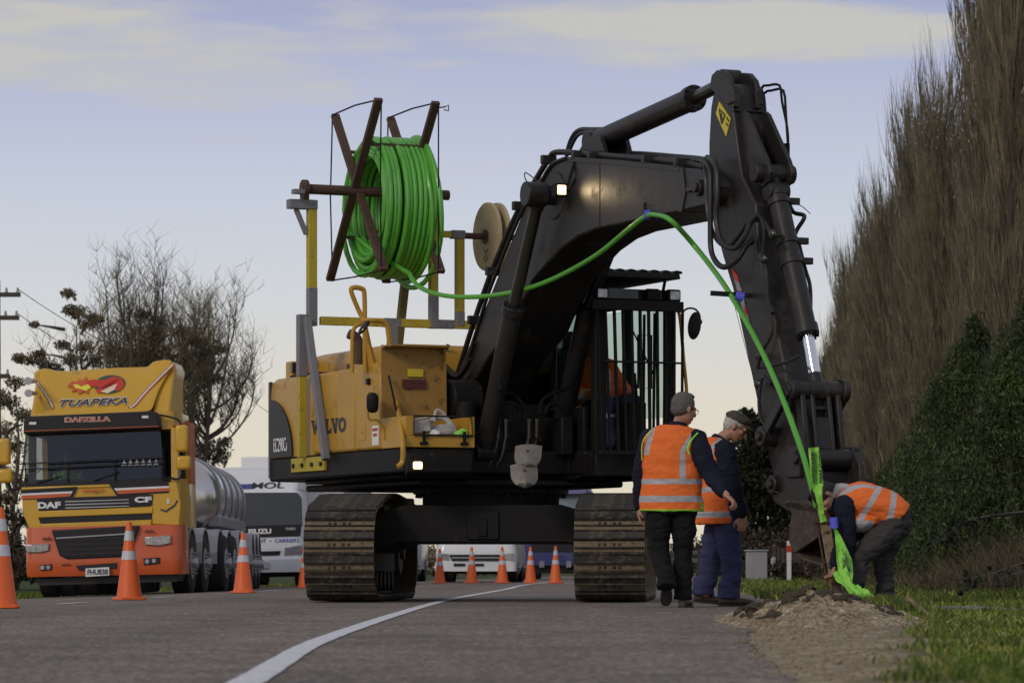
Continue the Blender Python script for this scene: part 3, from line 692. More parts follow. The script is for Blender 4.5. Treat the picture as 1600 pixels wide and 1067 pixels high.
px_tree(1165, 165, 628, 'dark wide evergreen beyond the two standing men', 13, [(1165, 645, 10), (1180, 660, 16), (1150, 668, 12), (1195, 690, 24), (1160, 710, 24), (1140, 740, 22), (1185, 750, 26), (1165, 790, 26), (1210, 770, 24), (1130, 700, 10), (1120, 770, 22), (1205, 655, 14), (1150, 740, 28), (1175, 700, 24), (1190, 820, 26), (1150, 820, 26), (1210, 720, 20), (1170, 740, 26), (1195, 770, 26)], 4, 3, 1.2, lm_='dark_leaf')
px_tree(1215, 178, 640, 'dark evergreen behind the lower digger arm', 14, [(1215, 660, 16), (1235, 700, 24), (1250, 740, 26), (1225, 780, 26), (1262, 690, 18), (1270, 760, 24), (1240, 790, 26), (1215, 740, 24), (1225, 820, 24), (1265, 800, 24), (1235, 670, 16), (1230, 745, 26)], 4, 3, 1.2, lm_='dark_leaf')
# far woods: one mass
def wood(name, x0, x1, Y, h, n, mt, leaf=.5, seed=1, d=14, base=0.0):
    random.seed(seed); m = MB()
    for i in range(n):
        x = random.uniform(x0, x1); hh = h*(.55+.45*abs(noise.noise(V((x*.05, seed, 0))))*2)*random.uniform(.5, 1); y = Y+random.uniform(0, d)
        leaf_cloud(m, (x, y, base+hh*.5), (h*.35, h*.3, hh*.5), 150 if leaf > .2 else 330, leaf*.5, shell=.8)
    return tag(m.build(name, mt), kind='stuff')
wood('far_wood', -75, 75, 430, 7.0, 420, 'gum_leaf', .42, 3, 30)
wood('scrub_bank', 9, 30, 160, 3.6, 420, 'brown_brush', .17, 4, 20)
wood('left_scrub', -34, -13, 100, 1.9, 120, 'brown_brush', .25, 6, 10)
wood('far_bank', -14, 1, 230, 1.9, 60, 'gum_leaf', .4, 8, 12)
wood('hedge_bank', 7.6, 12.5, 82, 1.0, 60, 'brown_brush', .12, 9, 40)

# ---------------- poles, wires, far street furniture ----------------
def pole(u, Y, vtop, arms, label, off=0):
    x = (u-800)*Y/F; root = thing('power_pole', label, 'pole', (x, Y, -.2)); z = lambda v: H+(VH-v)*Y/F+.2
    m = MB(); m.tube([(0, 0, 0), (0, 0, z(vtop))], [.16, .11], 10); m.build('post', 'pole_wood', root, smooth=True)
    for (a, b, v) in arms:
        k = MB(); k.bar(((a-u)*Y/F, -.12, z(v)), ((b-u)*Y/F, -.12, z(v)), .1, .12); c = k.build('crossarm', 'pole_wood', root)
        i = MB()
        for f in (.06, .3, .7, .94):
            q = (a+(b-a)*f-u)*Y/F; i.cyl((q, -.12, z(v)+.05), (q, -.12, z(v)+.19), .045, .025, 8)
        i.build('insulator', 'concrete', c)
    return root
pole(-6, 96, 438, [(-40, 33, 461), (-40, 31, 497), (-38, 16, 588)], 'wooden power pole with three crossarms cut off at the left edge')
pole(299, 150, 582, [(263, 348, 590)], 'thin wooden power pole with one crossarm behind the tanker')
def wire(a, b, sag, r, name, label, group=None):
    a = V(a); b = V(b); m = MB(); pts = [a.lerp(b, i/14)-V((0, 0, sag*4*(i/14)*(1-i/14))) for i in range(15)]; m.tube(pts, r, 4)
    return tag(at(m.build(name, 'black_metal'), a), label, 'wire', group)
wire(P(28, 452, 96), P(346, 585, 150), .6, .012, 'power_line', 'upper sagging wire between the two power poles')
wire(P(28, 490, 96), P(340, 588, 150), .9, .012, 'power_line', 'lower sagging wire between the two power poles')
wire(P(346, 588, 150), P(560, 690, 250), .9, .014, 'power_line', 'wire running down right from the thin power pole')
# guard rail, grey box, marker post, paling fence beyond the verge
Y = 120; root = thing('guard_rail', 'pale metal guard rail beyond the man in the flat cap', 'guard rail', (5.6, Y, 0))
m = MB(); m.bar((-1.6, 0, .62), (.9, 1.2, .62), .05, .14); m.bar((-1.6, 0, .88), (.9, 1.2, .88), .05, .14); m.build('rail', 'steel_dull', root, bevel=.02)
for q in (-1.4, -.3, .7): k = MB(); k.bx(q-.06, q+.06, .5+q*.1, .62+q*.1, 0, .95); k.build('post', 'pole_wood', root)
Y = 105; m = MB(); m.bx(-.30, .30, -.3, .3, 0, .85); m.bx(-.34, .34, -.34, .34, .85, .9); o = m.build('service_box', 'concrete', bevel=.02); o.location = ((1182-800)*Y/F, Y, 0); tag(o, 'grey service box on the far verge behind the standing men', 'box')
m = MB(); m.cyl((0, 0, 0), (0, 0, .6), .09); m.ell((0, 0, .6), .09); o = m.build('bollard', 'concrete', smooth=True); o.location = ((1187+18-800)*Y/F, Y-1, 0); tag(o, 'short pale bollard right of the grey service box', 'bollard')
Y = 95; root = thing('marker_post', 'white roadside marker post with a red band beside the bucket', 'marker post', ((1233-800)*Y/F, Y, 0))
m = MB(); m.bx(-.06, .06, -.02, .02, 0, 1.08); m.build('post', 'white_paint', root, bevel=.01); m = MB(); m.bx(-.064, .064, -.024, .024, .78, .96); m.build('band', 'truck_red', root)
root = thing('paling_fence', 'low weathered paling fence on the far verge left of the bucket', 'fence', (8.2, 112, 0))
m = MB()
for i in range(20): m.bx(i*.13-.05, i*.13+.05, 0, .02, 0, 1.0+.02*math.sin(i*3))
m.build('paling', 'pole_wood', root); m = MB(); m.bx(-.1, 2.6, .03, .08, .25, .33); m.bx(-.1, 2.6, .03, .08, .75, .83); m.build('rail', 'pole_wood', root)
# ---------------- excavator ----------------
EX = thing('excavator', 'large black and yellow tracked excavator standing across the road lane', 'excavator', (-.223, 37.8, 0), rad(23.5))
ME = WM[EX.name]; MEi = ME.inverted(); Cl = MEi @ V((0, 0, H))
def LU(u, v, ax, val):      # photo position -> machine coordinates, on the machine plane ax = val
    d = (MEi.to_3x3() @ V(((u-800)/F, 1, (VH-v)/F))); k = (val-Cl[ax])/d[ax]; return Cl+d*k
def yz(pts, xval): return [(q.y, q.z) for q in (LU(u, v, 0, xval) for u, v in pts)]
def wpt(u, v, xval): return ME @ LU(u, v, 0, xval)
# -- undercarriage --
UC = bpy.data.objects.new('undercarriage', None); COL.objects.link(UC)
bpy.data.objects.remove(UC)
ur = Matrix.Rotation(rad(-27.2), 4, 'Z')
m = MB(); m.T = ur
prof = [(-1.0, .93), (-.80, .99), (.80, .99), (1.0, .93), (1.12, .86), (1.12, .55), (.98, .56), (.86, .60), (-.86, .60), (-.98, .56), (-1.12, .5), (-1.12, .84)]
m.prism(prof, -1.15, 1.2, 'xz')
m.bx(-.05, .05, -1.19, -1.1, .66, .84); m.box((0, -1.16, .78), (.34, .03, .3))
frame = m.build('undercarriage', 'black_metal', EX, bevel=.02)
m = MB(); m.cyl((0, 0, .99), (0, 0, 1.14), .72, n=48); m.cyl((0, 0, 1.12), (0, 0, 1.2), .82, n=48); m.cyl((0, 0, 1.2), (0, 0, 1.3), .86, n=48)
for k in range(36):
    a = 2*math.pi*k/36; m.cyl((.78*math.cos(a), .78*math.sin(a), 1.08), (.78*math.cos(a), .78*math.sin(a), 1.13), .018, n=6)
m.build('slewing_ring', 'black_metal', frame)
# shoe mesh: path direction = +y, outward = +z
def shoe_mesh():
    m = MB(0); m.m = 1; m.bx(-.35, .35, -.115, .115, -.03, -.012); m.m = 0
    m.prism([(-.062, -.012), (.058, -.012), (.054, .012), (.044, .034), (.032, .020), (-.032, .018), (-.046, .034), (-.056, .012)], -.35, .35, 'yz')
    m.prism([(-.115, -.012), (-.098, -.012), (-.100, .012), (-.110, .012)], -.346, .346, 'yz')
    m.m = 0
    for x in (-.10, -.045, .045, .10): m.box((x, .092, -.008), (.026, .026, .016))
    m.m = 1; m.bx(-.09, -.05, -.12, .12, -.12, -.03); m.bx(.05, .09, -.12, .12, -.12, -.03)
    return m
NSH = 46
def track(xo, first):
    r0 = .52; L = 4.92; zc = .56; ys = L/2-r0-.035; per = 4*ys+2*math.pi*r0; shoes = []
    tf = MB(); tf.T = ur
    tf.bx(xo-.17, xo+.17, -ys+.35, ys-.3, .30, .78); tf.bx(xo-.13, xo+.13, -ys+.1, -ys+.5, .42, .68)
    for k in range(8): q = -ys+.45+k*(2*ys-.9)/7; tf.cyl((xo-.16, q, .22), (xo+.16, q, .22), .12)
    for q in (-.8, .8): tf.cyl((xo-.13, q, .93), (xo+.13, q, .93), .07)
    t = tf.build('track_frame', 'black_metal', EX, bevel=.015); 
    s = MB(); s.T = ur
    for yy, zc in ((-1.98, .505), (1.85, .56)): s.wheel((xo, yy, zc), .40, .12); s.wheel((xo, yy, zc), .30, .42); s.cyl((xo-.25, yy, zc), (xo+.25, yy, zc), .12)
    s.build('idler_wheel', 'track_link', t, smooth=True)
    loop = []
    for k in range(13): loop.append((-1.75+3.6*k/12, .042))
    for k in range(1, 12): an_ = math.pi*k/12; loop.append((1.85+.52*math.sin(an_), .562-.52*math.cos(an_)))
    for k in range(9): loop.append((1.85-2.75*k/8, 1.085-.015*math.sin(k*.9)))
    for k in range(1, 4): loop.append((-.90-.95*k/4, 1.085-.13*(k/4)**1.3))
    for k in range(0, 11): an_ = math.radians(82-k*17); loop.append((-1.98-.445*math.cos(an_), .505+.445*math.sin(an_)))
    cum = [0]
    for k in range(len(loop)):
        q0, q1 = loop[k], loop[(k+1) % len(loop)]; cum.append(cum[-1]+math.hypot(q1[0]-q0[0], q1[1]-q0[1]))
    per = cum[-1]
    def raw(d):
        d %= per; k = 0
        while cum[k+1] < d: k += 1
        q0, q1 = loop[k], loop[(k+1) % len(loop)]; f = (d-cum[k])/(cum[k+1]-cum[k]); return V((xo, q0[0]+(q1[0]-q0[0])*f, q0[1]+(q1[1]-q0[1])*f))
    def pos(d):
        p = raw(d); t_ = (raw(d+.09)-raw(d-.09)).normalized(); return p, t_, V((0, t_.z, -t_.y))
    p0 = first
    for k in range(NSH):
        p, tdir, out = pos(k*per/NSH+.07); x = tdir.cross(out); assert abs(x.x) > .9; 
        Mx = ur @ Matrix(((x.x, tdir.x, out.x, p.x), (x.y, tdir.y, out.y, p.y), (x.z, tdir.z, out.z, p.z), (0, 0, 0, 1)))
        if p0 is None: o = shoe_mesh().build('track_shoe', ['track_steel', 'track_link'], t, bevel=.004, seg=1); p0 = o
        else: o = p0.copy(); COL.objects.link(o); o.parent = t
        Mx = Mx @ Euler((random.gauss(0, .012), 0, 0)).to_matrix().to_4x4(); o.matrix_basis = Mx
    return p0
f_ = track(-1.34, None); track(1.34, f_)
# -- superstructure --
side = [(-1.5, -1.3), (-1.5, 2.72), (-1.45, 2.86), (-1.3, 2.98), (-.9, 3.1), (0, 3.18), (.9, 3.1), (1.3, 2.98), (1.45, 2.86), (1.5, 2.72), (1.5, .3), (1.39, -1.3), (.5, -1.3), (.45, -1.0), (-.70, -1.0), (-.74, -1.3)]
m = MB(); m.prism(side, 1.30, 1.55, 'xy'); m.prism([(x*.93, min(1.9, 1+(y-1)*.95)) for x, y in side], 1.25, 1.30, 'xy')
m.bx(-1.44, -.80, -1.37, -1.29, 1.28, 1.50); m.bx(-1.2, 1.1, -.95, 2.4, 1.18, 1.25)
deck = m.build('revolving_frame', 'black_metal', EX, bevel=.03)
m = MB(); cw = [(-1.48, 1.35), (-1.50, 2.70), (-1.46, 2.84), (-1.3, 2.98), (-.9, 3.1), (0, 3.18), (.9, 3.1), (1.3, 2.98), (1.46, 2.84), (1.50, 2.70), (1.48, 1.35)]
n = len(cw); rings = []
for z, g in ((1.555, 1.0), (2.28, 1.0), (2.38, .99), (2.43, .955)): rings.append([V((x*g, 1.35+(y-1.35)*g if y > 1.4 else y, z)) for x, y in cw])
m.loft(rings); m.build('counterweight', 'yellow_body', EX, smooth=True, ang=50)
m = MB()
qc = [(2.70, 1.56), (2.70, 2.20)]+[(2.70-.72*math.sin(a*math.pi/2/12), 1.58+.62*math.cos(a*math.pi/2/12)) for a in range(1, 13)]+[(1.98, 1.56)]
m.prism(qc, -1.512, -1.49); cwd = m.build('side_decal', 'truck_black', EX)
# black rear corner strip
m = MB(); st = [(-1.5, 2.68), (-1.46, 2.84), (-1.3, 2.98), (-.9, 3.1)]
o1 = [(x*1.008, y+.006) for x, y in st]; m.prism(o1+[(x*.99, y-.01) for x, y in reversed(st)], 1.34, 2.40, 'xy'); m.build('rear_corner_guard', 'truck_black', EX, smooth=True)
# engine side door and right body
m = MB(); m.bx(-1.50, 1.45, .66, 1.342, 1.556, 2.42); m.build('side_door', 'yellow_body', EX, bevel=.035)
m = MB(); m.bx(-1.50, -.50, .085, .652, 1.556, 2.425); m.build('side_door', 'yellow_body', EX, bevel=.03)
m = MB(); m.prism([(-.64, 1.556), (.078, 1.556), (.078, 2.45), (-.50, 2.45), (-.58, 2.40), (-.66, 1.95)], -1.50, -.85, 'yz'); col = m.build('fuel_tank', 'yellow_body', EX, bevel=.03)
m = MB(); m.cyl((-1.49, -.33, 2.26), (-1.53, -.33, 2.26), .035); m.build('filler_cap', 'black_metal', col)
# engine hood
m = MB(); rings = []
for z, g in ((2.40, 1.0), (2.60, .99), (2.68, .95), (2.71, .85)): rings.append([V((x*g-.1, 1.55+(y-1.55)*g, z)) for x, y in ((-.95, .35), (.95, .35), (.95, 2.75), (-.95, 2.75))])
m.loft(rings); hood = m.build('engine_hood', 'yellow_body', EX, bevel=.03)
m = MB()
for k in range(9): m.bx(-1.40, -.2, 1.5+k*.1, 1.54+k*.1, 2.43, 2.455)
m.build('vent_grille', 'black_metal', hood)
# toolbox: open box with lid up
m = MB()
m.bx(-1.50, -.74, -1.32, -1.28, 1.556, 1.62+.05); m.bx(-1.50, -1.46, -1.28, -.66, 1.556, 1.87); m.bx(-.78, -.74, -1.28, -.66, 1.556, 1.87); m.bx(-1.46, -.78, -1.28, -.66, 1.556, 1.60)
m.bx(-1.50, -1.41, -1.32, -1.28, 1.67, 1.87); m.bx(-1.41, -.78, -.70, -.66, 1.6, 1.87); m.bx(-.79, -.74, -1.32, -1.28, 1.67, 1.87)
tb = m.build('toolbox', 'yellow_body', EX, bevel=.008)
m = MB(); m.tube([(-1.41, -1.335, 1.68), (-1.41, -1.335, 1.87), (-.79, -1.335, 1.87), (-.77, -1.335, 1.68)], .011, 6, closed=True); m.build('seal', 'hose_rubber', tb)
m = MB()
for x in (-1.30, -.86): m.bx(x-.04, x+.04, -1.345, -1.32, 1.58, 1.61); m.bx(x-.012, x+.012, -1.35, -1.32, 1.60, 1.72); m.bx(x+.01, x+.05, -1.35, -1.32, 1.66, 1.68)
m.build('latch', 'black_metal', tb)
m = MB(); lid = [(-.67, 1.88), (-.70, 1.87), (-.64, 2.60), (-.78, 2.64), (-.79, 2.625), (-.66, 2.585)]
m.prism([(-.66, 1.88), (-.685, 1.88), (-.66, 2.585), (-.87, 2.60), (-.87, 2.62), (-.64, 2.615)], -1.47, -.82); m.prism([(-.66, 1.88), (-.68, 1.88), (-.66, 2.58), (-.79, 2.60), (-.655, 2.62)], -1.50, -1.47); m.prism([(-.66, 1.88), (-.72, 1.88), (-.70, 2.58), (-.64, 2.62)], -.82, -.80)
ld = m.build('toolbox_lid', mat('lid_paint', (.34, .19, .04), .5, var=.15, scale=3, dirt=(.05, .035, .02), dirt_amt=.2), EX)
m = MB(); m.bx(-1.22, -1.05, -.692, -.682, 2.30, 2.38); m.build('decal', 'sign_yellow', ld)
m = MB(); m.bx(-1.28, -1.02, -.70, -.688, 2.18, 2.27); m.build('decal', 'clear_red', ld); 
m = MB(); m.tube([(-1.44, -.72, 2.3), (-1.44, -.98, 1.85)], .012, 6); m.build('gas_strut', 'black_metal', ld)
# work lamp in its housing under the toolbox
m = MB(); m.prism([(-1.42, 1.48), (-1.30, 1.55), (-1.30, 1.26), (-1.42, 1.30)], -1.50, -.80); hs = m.build('lamp_housing', 'black_metal', EX, bevel=.02)
m = MB(); m.box((-1.41, -1.435, 1.37), (.10, .03, .075)); wl = m.build('work_lamp', 'lamp_lit', hs, bevel=.015); m = MB(); m.ell((-1.41, -1.452, 1.37), (.03, .008, .026)); m.build('bulb', 'lamp_core', wl, smooth=True)
for k, (lx, ly, lz, tx) in enumerate(((-1.41, -1.50, 1.37, 0),)):
    pass
# mounting plate with bolts for the rack, notice plate, small hatch
m = MB(); m.bx(-1.53, -1.49, .93, 1.95, 1.38, 1.53); pl = m.build('mounting_plate', 'yellow_frame', EX, bevel=.004)
m = MB()
for y in (1.0, 1.28, 1.58, 1.86): m.cyl((-1.52, y, 1.45), (-1.56, y, 1.45), .026, n=6)
m.build('bolt', 'dark_rod', pl)
m = MB(); m.bx(-1.508, -1.49, -.60, -.42, 1.60, 1.80); nb = m.build('notice_plate', 'white_paint', EX)
text('ISOLATION', 'lettering', 'truck_red', nb, ME @ V((-1.508, -.44, 1.745)), ME.to_3x3() @ V((0, -1, 0)), (0, 0, 1), .03, .14); text('SWITCH', 'lettering', 'truck_red', nb, ME @ V((-1.508, -.46, 1.69)), ME.to_3x3() @ V((0, -1, 0)), (0, 0, 1), .03, .1)
m = MB(); m.bx(-1.507, -1.49, -.22, -.08, 1.66, 1.84); m.bx(-1.515, -1.49, -.14, -.12, 1.73, 1.77); m.build('hatch', 'yellow_body', EX, bevel=.004)
# VOLVO with slab serifs, EC290Ci
ux_, n_ = ME.to_3x3() @ V((0, -1, 0)), 0
def side_text(s, y_, z, h, w, mt='dark_text', bold=.012, par=None, x=-1.502): return text(s, 'lettering', mt, par or EX, ME @ V((x, y_, z)), ux_, (0, 0, 1), h, w, bold=bold)
yv0 = LU(487, 666, 0, -1.5).y; yv1 = LU(541, 666, 0, -1.5).y; zb = LU(514, 677, 0, -1.5).z
wv = yv0-yv1; xs_ = 0
for ch, w_, o_ in (('V', .20, 0), ('O', .21, .19), ('L', .16, .42), ('V', .20, .58), ('O', .21, .785)):
    side_text(ch, yv0-o_*wv, zb, .155, w_*wv, bold=.045)
m = MB()
for a, b in ((-.005, .085), (.125, .205), (.415, .50), (.575, .665), (.70, .785)):
    m.bx(-1.506, -1.500, yv0-a*wv, yv0-b*wv, zb+.137, zb+.155)
m.bx(-1.506, -1.500, yv0-.415*wv, yv0-.50*wv, zb, zb+.018); m.bx(-1.506, -1.500, yv0-.55*wv, yv0-.575*wv, zb, zb+.055)
m.build('serif', 'dark_text', EX)
q0, q1 = LU(428, 719, 0, -1.512), LU(449, 719, 0, -1.512)
side_text('EC290C', q0.y, 1.62, .15, (q0.y-q1.y)*.9, 'white_text', .0, cwd, -1.513); side_text('i', q1.y+.03, 1.62, .09, .02, 'white_text', .0, cwd, -1.513)
# rear lamp box, exhaust, handrails, mirror
m = MB(); m.bx(-1.35, -1.05, 2.42, 2.62, 2.43, 2.62); m.bx(-1.18, -1.05, 2.40, 2.43, 2.43, 2.66); rl = m.build('lamp_box', 'yellow_body', EX, bevel=.01)
m = MB(); m.bx(-1.36, -1.22, 2.38, 2.46, 2.50, 2.60); m.build('rear_lamp', 'black_glass', rl)
c0 = lambda pts, y: [LU(400+.3373*a, 420+.3375*b, 1, y) for a, b in pts]
m = MB(); m.tube(spl(c0([(474, 440), (474, 350), (462, 318), (430, 300)], .9), 4), .055, 10); m.build('exhaust_pipe', 'rust', EX, smooth=True)
m = MB(); m.tube(spl(c0([(445, 480), (446, 330), (455, 275), (485, 255), (520, 248)], -.3), 4), .022, 8)
m.tube(spl(c0([(506, 480), (504, 300), (502, 120), (488, 92), (450, 88), (443, 112), (492, 225)], -.3)+c0([(520, 238), (580, 242), (605, 262), (615, 310), (645, 560)], -.45)+c0([(665, 690)], -1.1)+c0([(680, 800), (678, 890), (655, 915)], -1.38), 5), .026, 8)
m.tube(spl(c0([(520, 570), (520, 690), (560, 700), (590, 740), (592, 790)], -.75), 4), .012, 6)
m.tube([LU(583, 577, 1, -.3), LU(575, 540, 1, -.3), LU(568, 500, 1, -.3)], [.06, .04, .03], 8)
m.build('handrail', 'yellow_body', EX, smooth=True)
m = MB(); m.box(LU(582, 629, 0, -1.66), (.12, .26, .20), Euler((rad(6), 0, rad(-20))).to_matrix()); m.build('mirror', 'black_metal', EX, bevel=.05, seg=3)
m = MB(); m.ell(LU(569, 511, 1, -.45), (.03, .05, .10), R=Euler((0, rad(38), 0)).to_matrix()); m.build('mirror', 'black_glass', EX, smooth=True)
m = MB(); m.bx(-1.25, -1.0, .35, .6, 2.43, 2.50); m.cyl((-1.3, .75, 2.42), (-1.3, .75, 2.5), .04); m.cyl((-1.0, .5, 2.50), (-.8, .5, 2.52), .04); m.build('hood_hardware', 'rust', EX)
# machinery between toolbox and cab
m = MB(); m.bx(-.70, .42, -.55, .6, 1.56, 2.05); m.bx(-.76, .0, -.9, -.4, 1.40, 1.75); m.cyl((-.75, -.62, 2.08), (-.42, -.62, 2.08), .2); m.cyl((-.62, -.8, 1.6), (-.62, -.8, 2.05), .11); m.bx(.30, .44, -1.15, -.3, 1.5, 1.9)
m.prism([(-.9, 1.5), (.5, 1.5), (.55, 2.25), (.15, 2.3), (-.2, 1.9)], -.45, -.38); m.prism([(-.9, 1.5), (.5, 1.5), (.55, 2.25), (.15, 2.3), (-.2, 1.9)], .30, .37)
m.build('boom_mount', 'black_metal', EX, bevel=.02)
m = MB()
for s in (-1, 1):
    for k in range(2):
        b = LU(810+s*24+k*12-8, 660, 1, -1.05); m.cyl(b, b+V((.0, 0, -.16)), .026, n=8); m.cyl(b, b+V((0, 0, .035)), .036, n=8); m.tube(spl([b+V((0, 0, -.15)), b+V((-.03, .03, -.35)), b+V((-.1, .1, -.5))], 3), .022, 6)
m.build('hydraulic_fitting', 'dark_rod', EX, smooth=True)
m = MB()
for pts in ([(775, 560), (782, 608), (800, 616), (816, 630), (819, 645)], [(750, 690), (768, 650), (790, 630), (806, 632), (812, 645)]): m.tube(spl([LU(u, v, 0, -.52) for u, v in pts[:2]]+[LU(u, v, 1, -1.05) for u, v in pts[2:]], 4), .022, 8)
for pts in ([(905, 560), (893, 600), (860, 616), (846, 628), (843, 645)], [(880, 640), (870, 632), (858, 632), (852, 645)]): m.tube(spl([LU(u, v, 1, -1.15) for u, v in pts], 4), .022, 8)
m.build('hydraulic_pipe', 'black_metal', EX, smooth=True)
# -- boom --
face = [(704, 640), (706, 600), (722, 565), (742, 520), (762, 470), (782, 420), (803, 365), (822, 318), (842, 279), (862, 257), (885, 247), (915, 247), (962, 252), (1064, 262), (1088, 264), (1108, 272), (1118, 288), (1116, 308), (1100, 322), (1064, 331), (1020, 340), (977, 349), (932, 358), (902, 370), (876, 389), (850, 417), (831, 440), (812, 480), (795, 520), (765, 556), (738, 600), (724, 632)]
m = MB(); m.prism(yz(face, -.33), -.33, .33); boom = m.build('boom', 'boom_paint', EX, bevel=.02)
m = MB(); fl = [(885, 245), (962, 250), (1062, 260), (1062, 267), (962, 257), (888, 252)]; m.prism(yz(fl, -.34), -.345, .345)
m.prism(yz([(1062, 262), (1068, 262), (1072, 300), (1066, 331), (1060, 331)], -.335), -.342, .342)
m.bx(0, 0, 0, 0, 0, 0); m.build('flange', 'boom_paint', boom)
m = MB(); a, b = LU(937, 256, 0, -.332), LU(937, 356, 0, -.332); m.bar(a, b, .004, .006); m.build('weld_seam', 'black_metal', boom)
c_ = LU(1099, 294, 0, -.30); m = MB(); m.cyl((-.37, c_.y, c_.z), (.37, c_.y, c_.z), .075); m.cyl((-.40, c_.y, c_.z), (.40, c_.y, c_.z), .045)
m.prism(yz([(1073, 292), (1085, 290), (1087, 297), (1073, 301)], -.35), -.36, -.33); m.build('pivot_pin', 'boom_paint', boom, bevel=.008)
# cylinder lug and boss on the boom
bs = LU(857, 305, 0, -.40); m = MB(); m.cyl((-.62, bs.y, bs.z), (.62, bs.y, bs.z), .10, n=24); m.cyl((-.66, bs.y, bs.z), (-.44, bs.y, bs.z), .125, n=24); m.cyl((.44, bs.y, bs.z), (.66, bs.y, bs.z), .125, n=24); m.cyl((-.345, bs.y, bs.z), (.345, bs.y, bs.z), .24, n=32)
m.build('boom_boss', 'boom_paint', boom, bevel=.012)
m = MB(); pf = yz([(900, 247), (915, 222), (928, 212), (940, 214), (944, 230), (948, 250)], -.14); m.prism(pf, -.16, -.10); m.prism(pf, .10, .16); m.build('cylinder_lug', 'boom_paint', boom, bevel=.01)
def ram(name, a, mid, b, r, rr, x=None, rod='dark_rod', par=EX, eye=True):
    a, mid, b = V(a), V(mid), V(b); d = (b-a).normalized()
    m = MB(); m.cyl(a, mid, r, n=24); m.cyl(mid-d*.10, mid, r*1.16, n=24); m.cyl(a, a+d*.06, r*1.08, n=24); m.cyl(a+V((-r*1.1, 0, 0)), a+V((r*1.1, 0, 0)), r*.95)
    bd = m.build(name, 'boom_paint', par, bevel=.008); m = MB()
    for k in range(10):
        x, y, z = basis(d); t = 2*math.pi*k/10; p = mid+(x*math.cos(t)+y*math.sin(t))*r*.95; m.cyl(p, p+d*.02, .014, n=6)
    m.build('bolt', 'black_metal', bd)
    m = MB(); m.cyl(mid-d*.02, b, rr, n=20); m.build('piston_rod', rod, bd, smooth=True, ang=50); m = MB(); m.cyl(b+V((-.09, 0, 0)), b+V((.09, 0, 0)), rr*1.6); m.cyl(b-d*.16, b, rr*1.15, rr*1.3); m.build('rod_eye', 'boom_paint', bd, bevel=.006); return bd
for x, a, mid in ((-.50, (756, 706), (803, 478)), (.50, (868, 716), (918, 480))):
    A, Bm = LU(*a, 0, x), LU(*mid, 0, x); ram('boom_cylinder', A, Bm, (x, bs.y, bs.z), .098, .062)
A, Bm, Bt = LU(932, 222, 0, 0), LU(1086, 153, 0, 0), LU(1140, 126, 0, 0); ram('stick_cylinder', A, Bm, Bt, .108, .062)
# hoses along the boom back
def hose(pts, x, r, name='hydraulic_hose', mt='hose_rubber', k=5, par=None, plane=0):
    m = MB(); m.tube(spl([LU(p[0], p[1], plane, p[2] if len(p) > 2 else x) for p in pts], k), r, 8); return m.build(name, mt, par or EX, smooth=True)
hose([(715, 585), (735, 520), (757, 455), (770, 420), (790, 372), (812, 325), (835, 285), (858, 248), (872, 238), (925, 242), (985, 247), (1062, 254), (1100, 262)], -.24, .030, par=boom, mt='boom_paint')
hose([(720, 588), (742, 525), (762, 462), (778, 420), (798, 370), (820, 322), (842, 290), (862, 258), (885, 247)], -.34, .020, par=boom)
hose([(885, 243), (893, 218), (905, 204), (925, 203), (946, 203)], .05, .026, par=boom)
hose([(888, 240), (900, 215), (912, 208), (930, 206)], -.05, .018, par=boom)
hose([(935, 240), (1000, 242), (1050, 246), (1095, 250), (1112, 256)], .15, .035, par=boom)
hose([(940, 244), (1005, 246), (1055, 250), (1095, 252)], -.15, .028, par=boom)
hose([(700, 540), (690, 560), (712, 585), (728, 570), (740, 535)], -.36, .022, par=boom)
hose([(694, 572), (710, 588), (722, 582), (735, 560)], -.42, .018, par=boom)
m = MB()
for u, v in ((770, 424), (857, 250), (812, 322), (742, 500), (905, 243), (930, 244), (1015, 250), (1066, 255)):
    p = LU(u, v, 0, -.27); m.box(p, (.16, .06, .09))
m.build('hose_clamp', 'boom_paint', boom, bevel=.01)
hose([(838, 300), (822, 282), (821, 270), (838, 282), (846, 292)], -.5, .006, k=5, par=boom, name='wire')
# work lamp on the boom
p = LU(877, 297, 0, -.47); m = MB(); m.box(p+V((0, .035, 0)), (.13, .08, .13)); m.bar(p+V((.08, .03, .05)), p+V((.14, .0, .28)), .03); m.bar(p+V((.08, .03, -.02)), p+V((.14, -.02, .12)), .03); lh = m.build('lamp_housing', 'black_metal', boom, bevel=.01)
m = MB(); m.box(p+V((0, -.012, 0)), (.092, .02, .092)); wl = m.build('work_lamp', 'lamp_lit', lh, bevel=.02); m = MB(); m.ell(p+V((0, -.022, 0)), (.026, .008, .030)); m.build('bulb', 'lamp_core', wl, smooth=True)
def spot(name, loc, tgt, e, size, blend=.5):
    l = bpy.data.lights.new(name, 'SPOT'); l.energy = e; l.color = (1, .72, .38); l.spot_size = rad(size); l.spot_blend = blend; l.shadow_soft_size = .05
    o = bpy.data.objects.new(name, l); COL.objects.link(o); o.location = ME @ V(loc); o.rotation_euler = ((ME @ V(tgt))-(ME @ V(loc))).to_track_quat('-Z', 'Y').to_euler(); return o
spot('boom_lamp_light', p+V((-.05, -.04, 0)), LU(920, 299, 0, -.33), 5, 75, .9)
